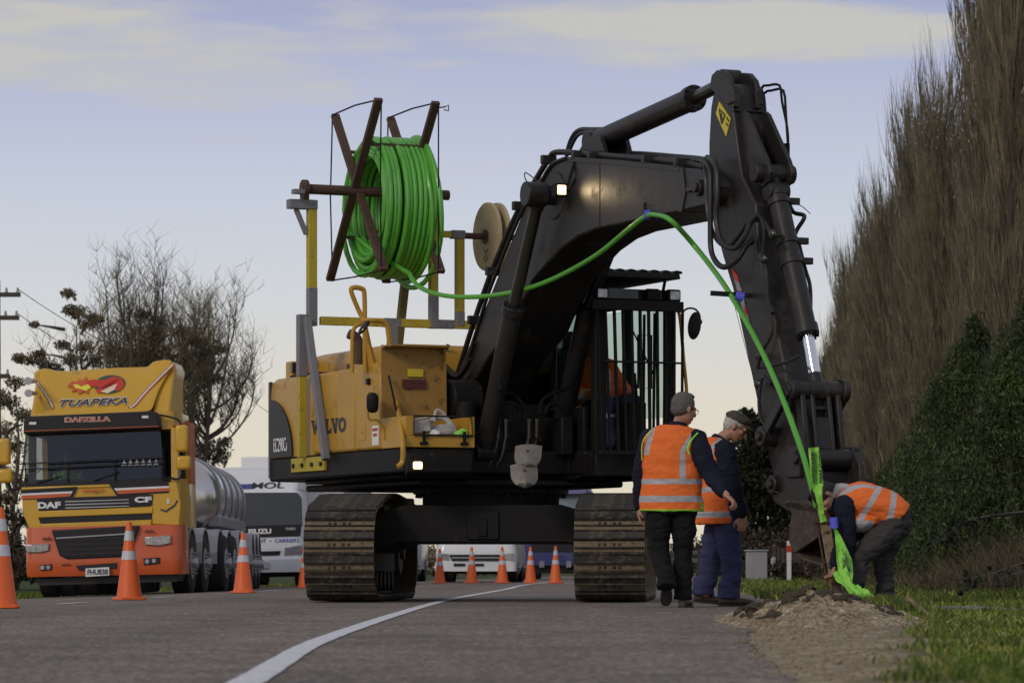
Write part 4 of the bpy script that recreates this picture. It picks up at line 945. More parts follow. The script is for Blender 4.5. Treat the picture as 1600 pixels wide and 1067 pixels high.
# -- stick --
sf = [(1117, 142), (1122, 133), (1129, 130), (1137, 133), (1142, 148), (1144, 172), (1150, 220), (1158, 275), (1180, 318), (1183, 370), (1190, 430), (1207, 490), (1222, 560), (1236, 640), (1246, 700), (1252, 752), (1238, 775), (1212, 762), (1196, 690), (1177, 601), (1154, 495), (1144, 450), (1129, 401), (1112, 337), (1107, 270), (1107, 225), (1110, 170), (1113, 152)]
m = MB(); m.prism(yz(sf, -.18), -.18, .18); stick = m.build('stick', 'boom_paint', EX, bevel=.02)
ear = yz([(1160, 172), (1168, 176), (1185, 215), (1200, 248), (1206, 268), (1203, 284), (1194, 293), (1184, 288), (1172, 268), (1152, 230)], -.10)
m = MB(); m.prism(ear, -.12, -.08); m.prism(ear, .10, .14); m.build('ear_plate', 'boom_paint', stick, bevel=.01)
e2 = yz([(1112, 138), (1115, 118), (1123, 110), (1134, 111), (1143, 122), (1147, 138), (1150, 160), (1140, 165)], -.17); m = MB(); m.prism(e2, -.195, -.15); m.prism([(y, z-.01) for y, z in e2], .06, .11); m.cyl(Bt+V((-.16, 0, 0)), Bt+V((.16, 0, 0)), .055); m.build('ear_plate', 'boom_paint', stick, bevel=.012)
m = MB()
for u, v in ((1147, 152), (1148, 158)): p = LU(u, v, 0, -.15); m.box(p+V((0, -.03, 0)), (.06, .05, .12)); m.box(p+V((.22, -.03, 0)), (.06, .05, .12))
p = LU(1145, 173, 0, -.18); m.bar(p, p+V((.36, 0, 0)), .03, .012); m.build('stop_block', 'boom_paint', stick, bevel=.005)
# stickers
m = MB(); m.prism(yz([(1124, 159), (1142, 186), (1135, 214), (1119, 178)], -.182), -.186, -.179); stc = m.build('warning_sticker', 'sign_yellow', stick)
m = MB()
for a, b in (((1124, 171), (1133, 180)), ((1133, 180), (1128, 194)), ((1128, 194), (1124, 171)), ((1127, 178), (1129, 188)), ((1136, 184), (1139, 190)), ((1135, 193), (1138, 197))): m.bar(LU(*a, 0, -.1875), LU(*b, 0, -.1875), .012, .012)
m.build('symbol', 'dark_text', stc)
def onface(a, b, c, d): return [a, b, c, d]
m = MB(); L0, L1 = [(1143, 420), (1171, 521)], [(1152, 418), (1171, 490)]
for k in range(6):
    m.m = 0 if k % 2 else 1; f0, f1 = k/6, (k+1)/6
    q = [(L0[0][0]+(L0[1][0]-L0[0][0])*f0, 420+f0*100), (L1[0][0]+(1171-1152)*f0, 418+72*f0+12), (L1[0][0]+(1171-1152)*f1, 418+72*f1+12), (L0[0][0]+(L0[1][0]-L0[0][0])*f1, 420+f1*100)]
    m.prism(yz(q, -.184), -.188, -.179)
m.build('hazard_sticker', ['grey_panel', 'truck_red'], stick)
# bucket cylinder
A, Bm, Bt2 = LU(1213, 300, 0, 0), LU(1262, 524, 0, 0), LU(1277, 610, 0, 0); bc = ram('bucket_cylinder', A, Bm, Bt2, .092, .055, rod='chrome')
A0 = LU(1208, 272, 0, 0); m = MB(); m.cyl(A0, A, .06); m.cyl(A0+V((-.2, 0, 0)), A0+V((.2, 0, 0)), .085); m.build('cylinder_eye', 'boom_paint', bc, bevel=.01)
m = MB()
for f in (.08, .36, .5):
    q = A.lerp(Bm, f); d = (Bm-A).normalized(); m.cyl(q-d*.03, q+d*.03, .105, n=20); m.box(q+V((.14, -.02, .02)), (.10, .06, .06))
m.build('clamp_band', 'boom_paint', bc, bevel=.006)
hose([(1232, 316, .18), (1240, 332, .18), (1257, 338, .2), (1246, 358, .16), (1240, 372, .12)], 0, .02, par=bc)
hose([(1238, 318, .2), (1252, 322, .25), (1266, 334, .3)], 0, .004, par=bc, name='wire')
hose([(1248, 380, .14), (1258, 420, .16), (1266, 450, .17), (1266, 500, .13), (1262, 520, .1)], 0, .018, par=bc)
# rigid pipes at the top and right of the stick
hose([(1200, 250, .26), (1191, 160, .26), (1191, 137, .26), (1200, 134, .26), (1218, 134, .26), (1222, 160, .26), (1230, 200, .26), (1231, 230, .26), (1225, 252, .26)], 0, .012, k=3, par=stick, mt='black_metal')
hose([(1203, 265, .2), (1194, 160, .2), (1196, 145, .2), (1205, 142, .2), (1224, 142, .2), (1228, 180, .2), (1231, 225, .2)], 0, .012, k=3, par=stick, mt='black_metal')
p = LU(1229, 235, 0, .26); m = MB(); m.cyl(p+V((0, 0, -.05)), p+V((0, 0, .06)), .03); m.build('pipe_joint', 'black_metal', stick)
# loops of hose by the boom head
hose([(1095, 250, -.36), (1108, 262, -.4), (1110, 300, -.42), (1110, 350, -.42), (1112, 395, -.42), (1128, 417, -.42), (1150, 408, -.38), (1165, 385, -.32), (1176, 375, -.28)], 0, .026, par=stick)
hose([(1105, 246, -.36), (1118, 258, -.42), (1121, 300, -.44), (1119, 345, -.44), (1128, 378, -.44), (1148, 388, -.4), (1163, 370, -.35), (1173, 348, -.3), (1184, 336, -.27)], 0, .026, par=stick)
hose([(1100, 248, -.30), (1103, 275, -.38), (1106, 330, -.38), (1118, 372, -.38), (1140, 384, -.35), (1165, 352, -.3)], 0, .020, par=stick)
hose([(1184, 336, -.25), (1190, 345, -.25), (1194, 362, -.25), (1192, 395, -.25), (1192, 420, -.25), (1196, 450, -.25), (1204, 488, -.25), (1206, 520, -.25), (1190, 552, -.28), (1184, 575, -.28)], 0, .014, par=stick)
hose([(1183, 336, -.24), (1196, 350, -.22), (1206, 366, -.2), (1222, 368, -.1)], 0, .018, par=stick, mt='boom_paint')
hose([(1192, 400, -.24), (1197, 430, -.24), (1200, 470, -.24), (1207, 490, -.24)], 0, .024, par=stick, mt='boom_paint')
hose([(1205, 600, -.25), (1192, 590, -.25), (1186, 620, -.27), (1188, 650, -.27), (1196, 664, -.27), (1206, 662, -.26)], 0, .015, par=stick)
hose([(1184, 575, -.27), (1205, 572, -.26), (1228, 566, -.25), (1250, 556, -.23)], 0, .013, par=stick)
m = MB()
for u, v in ((1183, 340), (1174, 376), (1193, 405), (1186, 556), (1184, 600), (1206, 366)): m.ell(LU(u, v, 0, -.25), (.03, .05, .045))
m.build('pipe_joint', 'dark_rod', stick, smooth=True)
m = MB(); m.prism(yz([(1199, 505), (1212, 508), (1214, 520), (1203, 518)], -.182), -.186, -.18); m.build('stain', 'rust', stick)
# -- linkage, coupler, bucket --
lk = Bt2; m = MB(); m.cyl(lk+V((-.25, 0, 0)), lk+V((.25, 0, 0)), .078, n=24); m.cyl(lk+V((-.285, 0, 0)), lk+V((-.22, 0, 0)), .095, n=24); m.cyl(lk+V((.22, 0, 0)), lk+V((.285, 0, 0)), .105, n=24); m.cyl(lk+V((-.30, 0, 0)), lk+V((.30, 0, 0)), .05)
link = m.build('bucket_link', 'boom_paint', EX, bevel=.01)
l2 = LU(1303, 718, 0, .1); l2 = V((0, l2.y, l2.z)); d = (l2-lk).normalized()
m = MB()
for x0, x1 in ((-.20, -.15), (-.10, -.06), (.06, .10), (.15, .20)): m.bar(lk+V(((x0+x1)/2, 0, 0)), l2+V(((x0+x1)/2, 0, 0)), x1-x0, .12, up=(0, 1, 0))
q = lk.lerp(l2, .62); m.bar(q-d*.14+V((0, -.02, 0)), q+d*.15+V((0, -.02, 0)), .20, .05, up=(0, 1, 0)); q = lk.lerp(l2, .26); m.bar(q-d*.02, q+d*.02, .2, .05, up=(0, 1, 0))
m.build('link_plate', 'boom_paint', link, bevel=.012)
m = MB(); m.cyl(l2+V((-.22, 0, 0)), l2+V((.22, 0, 0)), .095, n=24); m.build('link_pin', 'boom_paint', link, bevel=.01)
rp = LU(1196, 682, 0, -.27); m = MB(); m.bar((-.29, lk.y, lk.z), (-.29, rp.y, rp.z), .05, .11); m.bar((.29, lk.y, lk.z), (.29, rp.y, rp.z), .05, .11); m.cyl((-.33, rp.y, rp.z), (.33, rp.y, rp.z), .09, n=20); m.cyl((-.36, rp.y, rp.z), (.36, rp.y, rp.z), .04, n=16); m.build('rocker_arm', 'boom_paint', link, bevel=.01)
m = MB(); cp = yz([(1222, 712), (1245, 698), (1262, 705), (1272, 725), (1274, 760), (1262, 790), (1235, 800), (1212, 784), (1208, 760), (1212, 735)], -.24)
m.prism(cp, -.26, -.20); m.prism(cp, .20, .26); a = LU(1210, 757, 0, -.27); m.cyl((-.31, a.y, a.z), (.31, a.y, a.z), .085, n=24); m.cyl((-.34, a.y, a.z), (.34, a.y, a.z), .045, n=16); b = LU(1250, 716, 0, -.27); m.cyl((-.30, b.y, b.z), (.30, b.y, b.z), .085, n=24); m.cyl((-.33, b.y, b.z), (.33, b.y, b.z), .045)
ep = [(l2.y-.12, l2.z+.11), (l2.y+.10, l2.z+.11), (l2.y+.14, l2.z-.16), (l2.y-.12, l2.z-.16)]; m.prism(ep, .22, .30); m.prism(ep, -.30, -.22); m.bx(-.24, .24, l2.y-.05, l2.y+.25, l2.z-.24, l2.z-.10)
cpl = m.build('quick_coupler', 'boom_paint', EX, bevel=.012)
m = MB(); m.cyl(LU(1332, 741, 0, .22)+V((0, -.02, 0)), LU(1332, 741, 0, .22)+V((.0, -.05, 0)), .02, n=8); m.build('bolt', 'chrome', cpl)
# bucket shell
bk_o = [(1232, 790), (1240, 806), (1237, 826), (1236, 846), (1242, 864), (1256, 876), (1290, 886)]
po = [(q.y, q.z) for q in (LU(u, v, 0, -.27) for u, v in bk_o)]; top_f = LU(1290, 800, 0, -.27)
pi_ = [(y-.028*(1 if i < 5 else .3), z+.012*(0 if i < 4 else 2.2)) for i, (y, z) in enumerate(po)]
m = MB(); m.prism(po+list(reversed(pi_)), -.28, .14)
sp_ = [(q.y, q.z) for q in (LU(u, v, 0, -.28) for u, v in [(1224, 785), (1240, 800), (1236, 826), (1236, 848), (1244, 864), (1262, 852), (1286, 836), (1290, 800), (1262, 780)])]; m.prism(sp_, -.30, -.275); m.prism(sp_, .13, .155)
m.bar((-.31, po[-1][0], po[-1][1]), (.17, po[-1][0], po[-1][1]), .05, .03)
for x in (-.25, -.08, .08): m.prism([(po[-1][0]+.02, po[-1][1]+.02), (po[-1][0]-.12, po[-1][1]), (po[-1][0]+.02, po[-1][1]-.02)], x-.03, x+.03)
m.prism([(po[0][0]+.02, po[0][1]-.02), (top_f.y, top_f.z-.02), (top_f.y, top_f.z+.04), (po[0][0], po[0][1]+.05)], -.30, .165)
m.build('bucket', mat('bucket_steel', (.05, .042, .035), .7, var=.3, scale=7, dirt=(.13, .085, .045), dirt_amt=.35, bump=.3), EX, bevel=.008)
# -- cab --
m = MB(); x0, x1, y0, y1 = .50, 1.39, -1.55, .35
m.bx(x0, x1, y0, y1, 1.28, 1.52); m.bx(x0, x1, -.35, y1, 1.52, 2.0); m.bx(x0, x0+.05, y0+.3, y1, 1.52, 2.0); m.bx(x0+.05, x0+.52, y1-.06, y1-.01, 2.0, 3.08); m.bx(x0+.02, x0+.05, -.45, y1, 2.45, 3.08)
for (x, y, w, dp) in ((x0+.06, y0+.06, .13, .12), (x1-.04, y0+.05, .09, .1), (x0+.04, -.45, .08, .12), (x1-.04, -.5, .08, .1), (x0+.05, y1-.06, .1, .12), (x1-.05, y1-.06, .1, .12)): m.bx(x-w/2, x+w/2, y-dp/2, y+dp/2, 1.5, 3.10)
m.bx(x0, x1, y0, y1, 3.08, 3.2); cab = m.build('cab', 'black_metal', EX, bevel=.025)
m = MB(); m.bx(x1-.03, x1-.022, y0+.12, -.55, 1.9, 3.06); m.bx(x0+.022, x0+.03, y0+.14, -.52, 2.02, 3.06); m.bx(x1-.03, x1-.022, -.42, y1-.14, 2.04, 3.06); m.bx(x0+.022, x0+.03, -.38, y1-.14, 2.04, 3.06); m.bx(x0+.12, x1-.12, y1-.03, y1-.022, 2.04, 3.06)
m.build('window', 'glass', cab)
yb = y0-.16
m = MB(); m.bx(x0-.12, x1+.02, yb-.03, yb+.03, 2.965, 3.07); grd = m.build('cab_guard', 'black_metal', EX, bevel=.006); m = MB(); m.bx(x0-.05, x1+.02, yb-.02, yb+.02, 1.50, 1.54); m.build('sill', 'black_metal', grd)
for k in range(11):
    f = k/10; xt = x0-.06+f*.97; xb = x0+.0+f*.90; m = MB(); w = .016 if k in (0, 1, 10) else .024
    m.bar((xt, yb, 2.97), (xb, yb+.0, 1.52), w, .035, up=(0, 1, 0)); m.build('bar', 'black_metal', grd)
m = MB(); m.tube([(x0-.02, yb-.03, 2.44), (x1+.01, yb-.03, 2.44)], .012, 6); m.build('cross_rod', 'black_metal', grd)
m = MB()
for y in (-1.3, -1.05, -.8): m.bar((x1+.02, y, 3.0), (x1+.02, y+.03, 1.6), .03, .02, up=(1, 0, 0))
m.build('side_bar', 'black_metal', grd)
m = MB(); m.prism([(-1.75, 3.30), (-1.72, 3.36), (.0, 3.36), (.0, 3.30)], x0-.18, x1-.02)
for k in range(8): q = x0-.05+k*.13; m.prism([(q-.05, 3.36), (q+.06, 3.36), (q+.05, 3.385), (q-.01, 3.395)], -1.70, -.1, 'xz')
m.bar((x0+.05, -1.5, 3.2), (x0+.05, -1.6, 3.32), .04); m.bar((x1-.12, -1.5, 3.1), (x1-.15, -1.66, 3.32), .03); m.build('roof_guard', 'black_metal', EX, bevel=.008)
m = MB()
for x in (x0+.04, x0+.62, x1-.03): m.box((x, y0-.04, 3.14), (.15, .08, .13))
rlp = m.build('roof_lamp', 'black_metal', EX, bevel=.02); m = MB()
for x in (x0+.04, x1-.03): m.box((x, y0-.082, 3.14), (.11, .01, .09))
m.build('lens', 'headlamp', rlp, bevel=.01)
m = MB(); m.bx(x0+.13, x0+.48, y0-.01, y0+.02, 3.10, 3.2); m.bx(x0+.73, x1-.15, y0-.01, y0+.02, 3.10, 3.2); m.build('roof_window', 'glass', cab)
m = MB(); m.bx(x0+.25, x0+.78, -.35, .12, 1.85, 2.02); m.box((x0+.52, .12, 2.38), (.46, .12, .62), Euler((rad(-8), 0, 0)).to_matrix()); m.box((x0+.52, .16, 2.78), (.28, .1, .18)); m.build('driver_seat', 'hose_rubber', EX, bevel=.03)
m = MB(); m.bx(x1-.40, x1-.2, -1.3, -.9, 1.5, 2.05); m.tube(spl([(1.18, -1.1, 2.05), (1.18, -1.05, 2.3), (1.2, -1.0, 2.36)], 3), .02); m.tube([(1.1, -1.3, 2.2), (1.1, -1.3, 2.75), (1.25, -1.3, 2.75), (1.25, -1.3, 2.2)], .012, 6, closed=True); m.tube([(.9, -1.3, 3.05), (1.3, -1.25, 2.35)], .009, 5); m.build('control_console', 'black_metal', EX)
m = MB(); m.tube(spl([LU(1058, 481, 1, -1.6), LU(1063, 500, 1, -1.6), LU(1068, 560, 1, -1.6), LU(1073, 616, 1, -1.6), LU(1073, 690, 1, -1.6)], 4), .019, 8); m.build('handrail', 'yellow_body', EX, smooth=True)
m = MB(); m.tube(spl([LU(1066, 500, 1, -1.6), LU(1067, 488, 1, -1.62), LU(1075, 482, 1, -1.65), LU(1086, 483, 1, -1.68), LU(1093, 492, 1, -1.7), LU(1094, 504, 1, -1.7)], 4), .010, 6); m.ell(LU(1085, 509, 1, -1.7), (.075, .04, .145), R=Euler((0, rad(8), 0)).to_matrix()); m.ell(LU(1093, 503, 1, -1.66), .03)
m.build('mirror', 'black_metal', EX, smooth=True)
# -- things carried on the machine --
rack = thing('steel_rack', 'welded yellow and grey primed steel rack standing on the excavator body', 'rack', ME @ V((-1.52, 1.5, 1.53)), rad(23.5))
R0 = WM[rack.name]
def rk(name, a, b, w, mt, h=None, par=None): m = MB(); m.bar(ME @ V(a), ME @ V(b), w, h, up=ME.to_3x3() @ V((0, 1, 0))); return m.build(name, mt, par or rack, world=True, bevel=.006)
px1 = lambda u, v: LU(u, v, 1, 1.5)
za = px1(487, 300).z; X0 = px1(487, 400).x; X2 = px1(677, 400).x; X3 = px1(718, 400).x; zb_ = px1(600, 504).z
rk('post', (X0, 1.5, zb_+.05), (X0, 1.5, za-.10), .095, 'yellow_frame'); rk('post_foot', (X0, 1.495, zb_-.06), (X0, 1.495, zb_+.35), .099, 'grey_primer')
rk('bracket', (X0-.27, 1.5, za-.14), (X0+.05, 1.5, za-.14), .10, 'grey_primer', .12); rk('bracket', (X0-.27, 1.36, za-.02), (X0-.14, 1.36, za-.02), .05, 'grey_primer', .09); rk('gusset', (X0-.18, 1.5, za-.19), (X0-.06, 1.5, za-.46), .05, 'grey_primer')
rk('beam', (X0+.10, 1.5, zb_), (.46, 1.5, zb_), .09, 'yellow_frame', .085); rk('beam_patch', (X0+.40+.42, 1.497, zb_), (X0+.40+.62, 1.497, zb_), .096, 'grey_primer', .092); rk('beam_patch', (-.02, 1.497, zb_), (.20, 1.497, zb_), .096, 'grey_primer', .092)
xl_ = -1.57
rk('leg', (xl_, 1.5, 1.53), (xl_, 1.5, 2.42), .085, 'yellow_frame'); rk('leg', (xl_, 1.497, 2.40), (xl_, 1.497, zb_+.06), .10, 'grey_primer')
bq = LU(509, 718, 0, -1.57); rk('brace', (xl_+.03, 1.42, zb_+.02), bq, .075, 'grey_primer')
rk('post', (X2, 1.5, zb_+.03), (X2, 1.5, za+.0), .09, 'yellow_frame'); rk('post_foot', (X2, 1.495, zb_-.05), (X2, 1.495, zb_+.30), .094, 'grey_primer')
z3 = px1(718, 367).z
rk('post', (X3, 1.5, zb_+.14), (X3, 1.5, z3), .09, 'yellow_frame'); rk('post_foot', (X3, 1.497, zb_-.02), (X3, 1.497, zb_+.14), .092, 'grey_primer'); rk('beam', (X2+.05, 1.5, z3), (X3-.04, 1.5, z3), .07, 'yellow_frame'); rk('bracket', (X3-.10, 1.497, z3), (X3+.05, 1.497, z3), .09, 'grey_primer', .11)
q = px1(613, 507); rk('stub', (q.x, 1.5, zb_-.04), (q.x, 1.5, zb_-.32), .10, 'grey_primer')
a, b = LU(633, 440, 1, 1.9), LU(620, 560, 1, 1.9); rk('brace', a, b, .085, mat('olive_steel', (.16, .12, .04), .7, var=.25, scale=6, dirt=(.06, .05, .04), dirt_amt=.2))
axz = px1(557, 299).z; xa = px1(557, 299).x; xb = px1(645, 301).x
reel = thing('pipe_reel', 'rusty steel cross reel with thin rod guards on an axle over the yellow rack', 'reel', ME @ V((xa, 1.5, axz)), rad(23.5))
WR = ME @ Matrix.Translation((0, 1.5, axz))
m = MB(); m.cyl((px1(470, 300).x, 0, 0), (px1(701, 306).x, 0, 0), .055, n=16); m.T = None
for xx in (px1(476, 300).x,): m.cyl((xx-.03, 0, 0), (xx+.03, 0, 0), .10, n=16); m.bx(xx-.03, xx+.03, -.07, .07, -.12, 0)
m.v = [WR @ p for p in m.v]; ax = m.build('axle', 'rust', reel, world=True, bevel=.006)
Rr = 1.17
for xx in (xa, xb):
    for s in (-1, 1):
        ph = rad(51); d = V((0, math.cos(ph)*s, math.sin(ph))); o_ = .03*s; m = MB(); m.bar(V((xx+o_, 0, 0))-d*Rr, V((xx+o_, 0, 0))+d*Rr, .05, .09, up=(1, 0, 0)); m.v = [WR @ p for p in m.v]; m.build('spoke', 'rust', reel, world=True, bevel=.004)
    c = [V((xx, math.cos(rad(a))*Rr, math.sin(rad(a))*Rr)) for a in (51, 129, 231, 309)]; m = MB()
    for i in range(4):
        p_, q_ = c[i], c[(i+1) % 4]; mid = (p_+q_)/2*1.02; m.tube([WR @ p_, WR @ mid, WR @ q_], .009, 6)
    m.build('guard_rod', 'black_metal', reel, world=True)
m = MB()
for a in (51, 129, 231, 309):
    c = V((0, math.cos(rad(a))*.60, math.sin(rad(a))*.60)); m.bar(WR @ V((xa, c.y, c.z)), WR @ V((xb, c.y, c.z)), .035)
m.build('drum_bar', 'rust', reel, world=True)
p0 = WR @ V((xb+.03, math.cos(rad(51))*-Rr, math.sin(rad(51))*Rr-.06)); m = MB(); m.tube([p0-V((.07, -.02, .0)), p0+V((.04, 0, .01)), p0+V((.08, 0, .03)), p0+V((.08, 0, -.03)), p0+V((.03, 0, -.02))], .008, 6); m.build('hook', 'rust', reel, world=True)
# green pipe: coil and the run over the boom to the chute, one continuous pipe
random.seed(3)
pts = []; cz = -.155
layers = [(.49, 11), (.555, 11), (.62, 11), (.685, 10)]; wx0, wx1 = xa+.10, xb+.02
for li, (r, nt_) in enumerate(layers):
    for k in range(nt_*28):
        f = k/(nt_*28); a = 2*math.pi*k/28; xx = (wx0+(wx1-wx0)*f) if li % 2 == 0 else (wx1-(wx1-wx0)*f)
        rr = r+.034*noise.noise(V((k*.035, li*4.0, 0)))+.012*math.sin(a*1.0+li); xx += .05*noise.noise(V((k*.03, li*3.0, 5)))
        sag = -.03*(1-math.sin(a))*.5
        pts.append(WR @ V((xx, rr*math.cos(a)*1.0, cz+.045+rr*math.sin(a)*1.06+sag-.03)))
yb_ = lambda u, xlat: (ME @ LU(u, 300, 0, xlat)).y
tail = [(640, 428, 38.3), (655, 448, 37.9), (690, 461, 37.2), (740, 464, 36.7), (800, 457, 36.1), (862, 437, yb_(862, -.33)-.14), (930, 400, yb_(930, -.33)-.14), (980, 360, yb_(980, -.33)-.12), (1008, 339, yb_(1008, -.33)-.10), (1025, 336, yb_(1025, -.33)-.12), (1050, 346, yb_(1050, -.33)-.3), (1090, 390, 32.9), (1128, 440, 32.1), (1160, 492, 31.75), (1190, 548, 31.45), (1218, 610, 31.1), (1240, 668, 30.75), (1256, 715, 30.6), (1268, 760, 30.5), (1276, 792, 30.5)]
lead = [WR @ V((xb-.03, -.15, cz-.73)), P(622, 427, 38.35)]
m = MB(); m.tube(pts, .030, 8)
coil_o = m
m2 = spl([P(*t) for t in tail[:]], 6)
m.tube(spl([pts[-1]], 2) if False else [pts[-1]]+[pts[-1].lerp(m2[0], .5)+V((0, 0, -.03))]+m2, .0245, 10)
# two slack loops hanging below the coil
for k, (dr, xo_) in enumerate(((.80, .02), (.74, -.06))):
    m.tube([WR @ V((xb+xo_+.03*math.sin(a*2), dr*math.cos(a)*.95, cz-.05+dr*math.sin(a)*1.02)) for a in [2*math.pi*i/40 for i in range(40)]], .028, 8, closed=True)
g = m.build('green_pipe', 'green_pipe', smooth=True); at(g, WR @ V((xa, 0, 0))); tag(g, 'bright green plastic pipe wound on the reel and led over the boom to the ground', 'pipe')
m = MB(); q = P(1010, 336, yb_(1010, -.33)-.1); m.cyl(q+V((-.02, 0, 0)), q+V((.03, 0, 0)), .045); m.cyl(q+V((.09, 0, -.01)), q+V((.11, 0, -.01)), .038); m.build('blue_tie', 'tape_blue', g, world=True)
m = MB(); m.cyl(P(1008, 334, yb_(1008, -.33)), P(1008, 317, yb_(1008, -.33)), .018, n=8); o = m.build('peg', 'black_metal'); at(o, P(1008, 334, yb_(1008, -.33))); tag(o, 'short black peg tied upright to the boom where the green pipe crosses', 'peg')
m = MB(); q = P(1156, 463, 31.75); m.bar(P(1110, 458, 31.9), P(1206, 464, 31.95), .02, .045); o = m.build('strapped_bar', 'black_metal', bevel=.004); at(o, q); tag(o, 'flat black bar strapped across the stick holding the green pipe', 'bar')
m = MB(); m.cyl(q+V((-.035, 0, .01)), q+V((.035, 0, -.01)), .042); m.build('blue_tie', 'tape_blue', o, world=True)
# wooden drum
dx0 = px1(763, 372).x; dzz = .33+(889-371)*39.5/5600
drum = thing('wooden_drum', 'weathered pale wooden cable drum on a rod behind the boom', 'drum', ME @ V((.62, 1.5, dzz)), rad(23.5)); WD = WM[drum.name]
m = MB(); m.cyl((-.04, 0, 0), (.0, 0, 0), .375, n=40); m.cyl((.07, 0, 0), (.11, 0, 0), .375, n=40); m.cyl((0, 0, 0), (.07, 0, 0), .18, n=24); m.build('flange', 'wood_pale', drum, bevel=.004)
m = MB(); m.cyl((-.30, 0, 0), (.3, 0, 0), .035, n=12); m.cyl((-.06, 0, 0), (-.04, 0, 0), .08, n=12); m.build('rod', 'rust', drum)
m = MB(); m.bar((-.043, .06, -.14), (-.043, -.03, -.17), .004, .012); m.bar((-.043, .03, -.19), (-.043, -.06, -.15), .004, .012); m.tube([(-.043, .05*math.cos(a), -.24+.03*math.sin(a)) for a in [i*.52 for i in range(12)]], .004, 4, closed=True); m.build('scribble', 'dark_text', drum)
# shovels on the slewing platform
def shovel(u, v, Y, rz, label):
    root = thing('shovel', label, 'shovel', P(u, v, Y), rot=(rad(-66), 0, rz)); m = MB(); m.T = Matrix.Rotation(rad(34), 4, 'X'); vs = []; fs = []; n = 9
    for j in range(n):
        f = j/(n-1); w = .135*(1 if f < .45 else math.sqrt(max(0, 1-((f-.45)/.55)**2)))+.002
        for i in range(n): s = (i/(n-1)*2-1); vs.append((s*w, .02+.035*s*s-.03*f*(1-abs(s)), .10-.27*f))
    for k, off in enumerate((0, .004)):
        o = k*n*n; fs += [(o+j*n+i, o+j*n+i+1, o+(j+1)*n+i+1, o+(j+1)*n+i) for j in range(n-1) for i in range(n-1)]
    m.add(vs+[(x, y+.004, z) for x, y, z in vs], fs); m.build('blade', 'shovel_steel', root, smooth=True)
    m = MB(); m.tube([(0, .0, .0), (0, .03, .13), (0, .06, .3)], [.012, .024, .02], 8); m.build('socket', 'rust', root, smooth=True); m = MB(); m.tube([(0, .06, .28), (0, .10, .60)], .018, 8); m.build('handle', 'black_metal', root, smooth=True)
shovel(824, 705, 36.0, rad(-8), 'upper worn steel shovel blade poking out of the front of the excavator')
shovel(820, 735, 35.9, rad(6), 'lower muddy steel shovel blade poking out of the front of the excavator')
# odds and ends in the toolbox
def inbox(x, y, z): return ME @ V((x, y, z))
m = MB(); m.T = Matrix.Rotation(rad(-12), 4, 'Z') @ Matrix.Rotation(rad(-10), 4, 'Y'); m.bx(-.13, .13, -.1, .1, 0, .15); m.bx(-.14, .14, -.11, .11, .13, .15)
o = m.build('carton', 'hood_cloth', bevel=.01); o.location = inbox(-1.30, -1.15, 1.70); o.rotation_euler = (0, 0, rad(23)); tag(o, 'grubby white carton lying in the left of the open toolbox', 'carton')
m = MB(); m.tube(spl([(-.12, 0, .02), (-.1, .02, .12), (.02, .03, .17), (.12, 0, .1), (.16, 0, 0)], 4), .028, 8); m.tube(spl([(-.05, -.03, .12), (-.03, 0, .24), (.05, .02, .2), (.1, 0, .06)], 4), .016, 8)
m.ell((.03, 0, .03), (.14, .08, .07)); o = m.build('rag_bundle', 'hood_cloth', smooth=True); o.location = inbox(-1.06, -1.15, 1.70); tag(o, 'crumpled beige rags and cord heaped in the middle of the open toolbox', 'rags')
for (x, mt, lab, sc_) in ((-1.15, 'white_paint', 'white crumpled rag at the front of the open toolbox', .05), (-.86, 'tape_green', 'bright green crumpled rag at the right of the open toolbox', .06)):
    o = clod(sc_, int(x*-9), 'rag', mt, lab, 'rag', loc=inbox(x, -1.24, 1.70), stretch=(1.3, 1, .7))
# ---------------- people ----------------
def ring(c, ax, ay, n=16): return [V(c)+V(ax)*math.cos(2*math.pi*k/n)+V(ay)*math.sin(2*math.pi*k/n) for k in range(n)]
def limb(m, pts, rs, n=14, k=4):
    """tapering rounded limb through joints"""
    P_ = spl(pts, k); R_ = [v.x for v in spl([(r, 0, 0) for r in rs], k)]; m.tube(P_, R_, n); m.ell(P_[0], R_[0]*.99, n, 8); m.ell(P_[-1], R_[-1]*.99, n, 8)
def hem(m, a, b, r):
    a = V(a); b = V(b); m.tube([a, a.lerp(b, .5), b], [r*.97, r, r*1.04], 16)
def head(m, c, f, up, s=1.0):
    """head with face; c = centre between the ears, f = facing, up = crown"""
    f = V(f).normalized(); up = V(up); up = (up-f*up.dot(f)).normalized(); r = f.cross(up)
    R = Matrix((r, f, up)).transposed(); q = lambda x, y, z: c+(R @ V((x, y, z)))*s
    m.ell(q(0, -.012, .035), (.074*s, .095*s, .095*s), 20, 14, R); m.ell(q(0, .018, -.025), (.062*s, .078*s, .090*s), 18, 12, R)
    m.ell(q(0, .052, -.082), (.036*s, .034*s, .030*s), 12, 8, R); m.ell(q(0, .085, .028), (.046*s, .020*s, .014*s), 12, 8, R)   # chin, brow
    m.tube([q(0, .088, .018), q(0, .106, -.010), q(0, .116, -.024)], [.010*s, .013*s, .016*s], 10); m.ell(q(0, .110, -.028), (.018*s, .014*s, .011*s), 10, 6, R)
    m.ell(q(0, .092, -.052), (.026*s, .010*s, .006*s), 10, 6, R); m.ell(q(0, .090, -.064), (.023*s, .011*s, .007*s), 10, 6, R)
    for x in (-1, 1):
        m.ell(q(x*.040, .068, -.010), (.022*s, .022*s, .020*s), 10, 6, R); m.ell(q(x*.078, -.008, -.002), (.010*s, .020*s, .033*s), 10, 8, R); m.ell(q(x*.030, .086, .008), (.013*s, .009*s, .009*s), 8, 6, R)
    return q, R
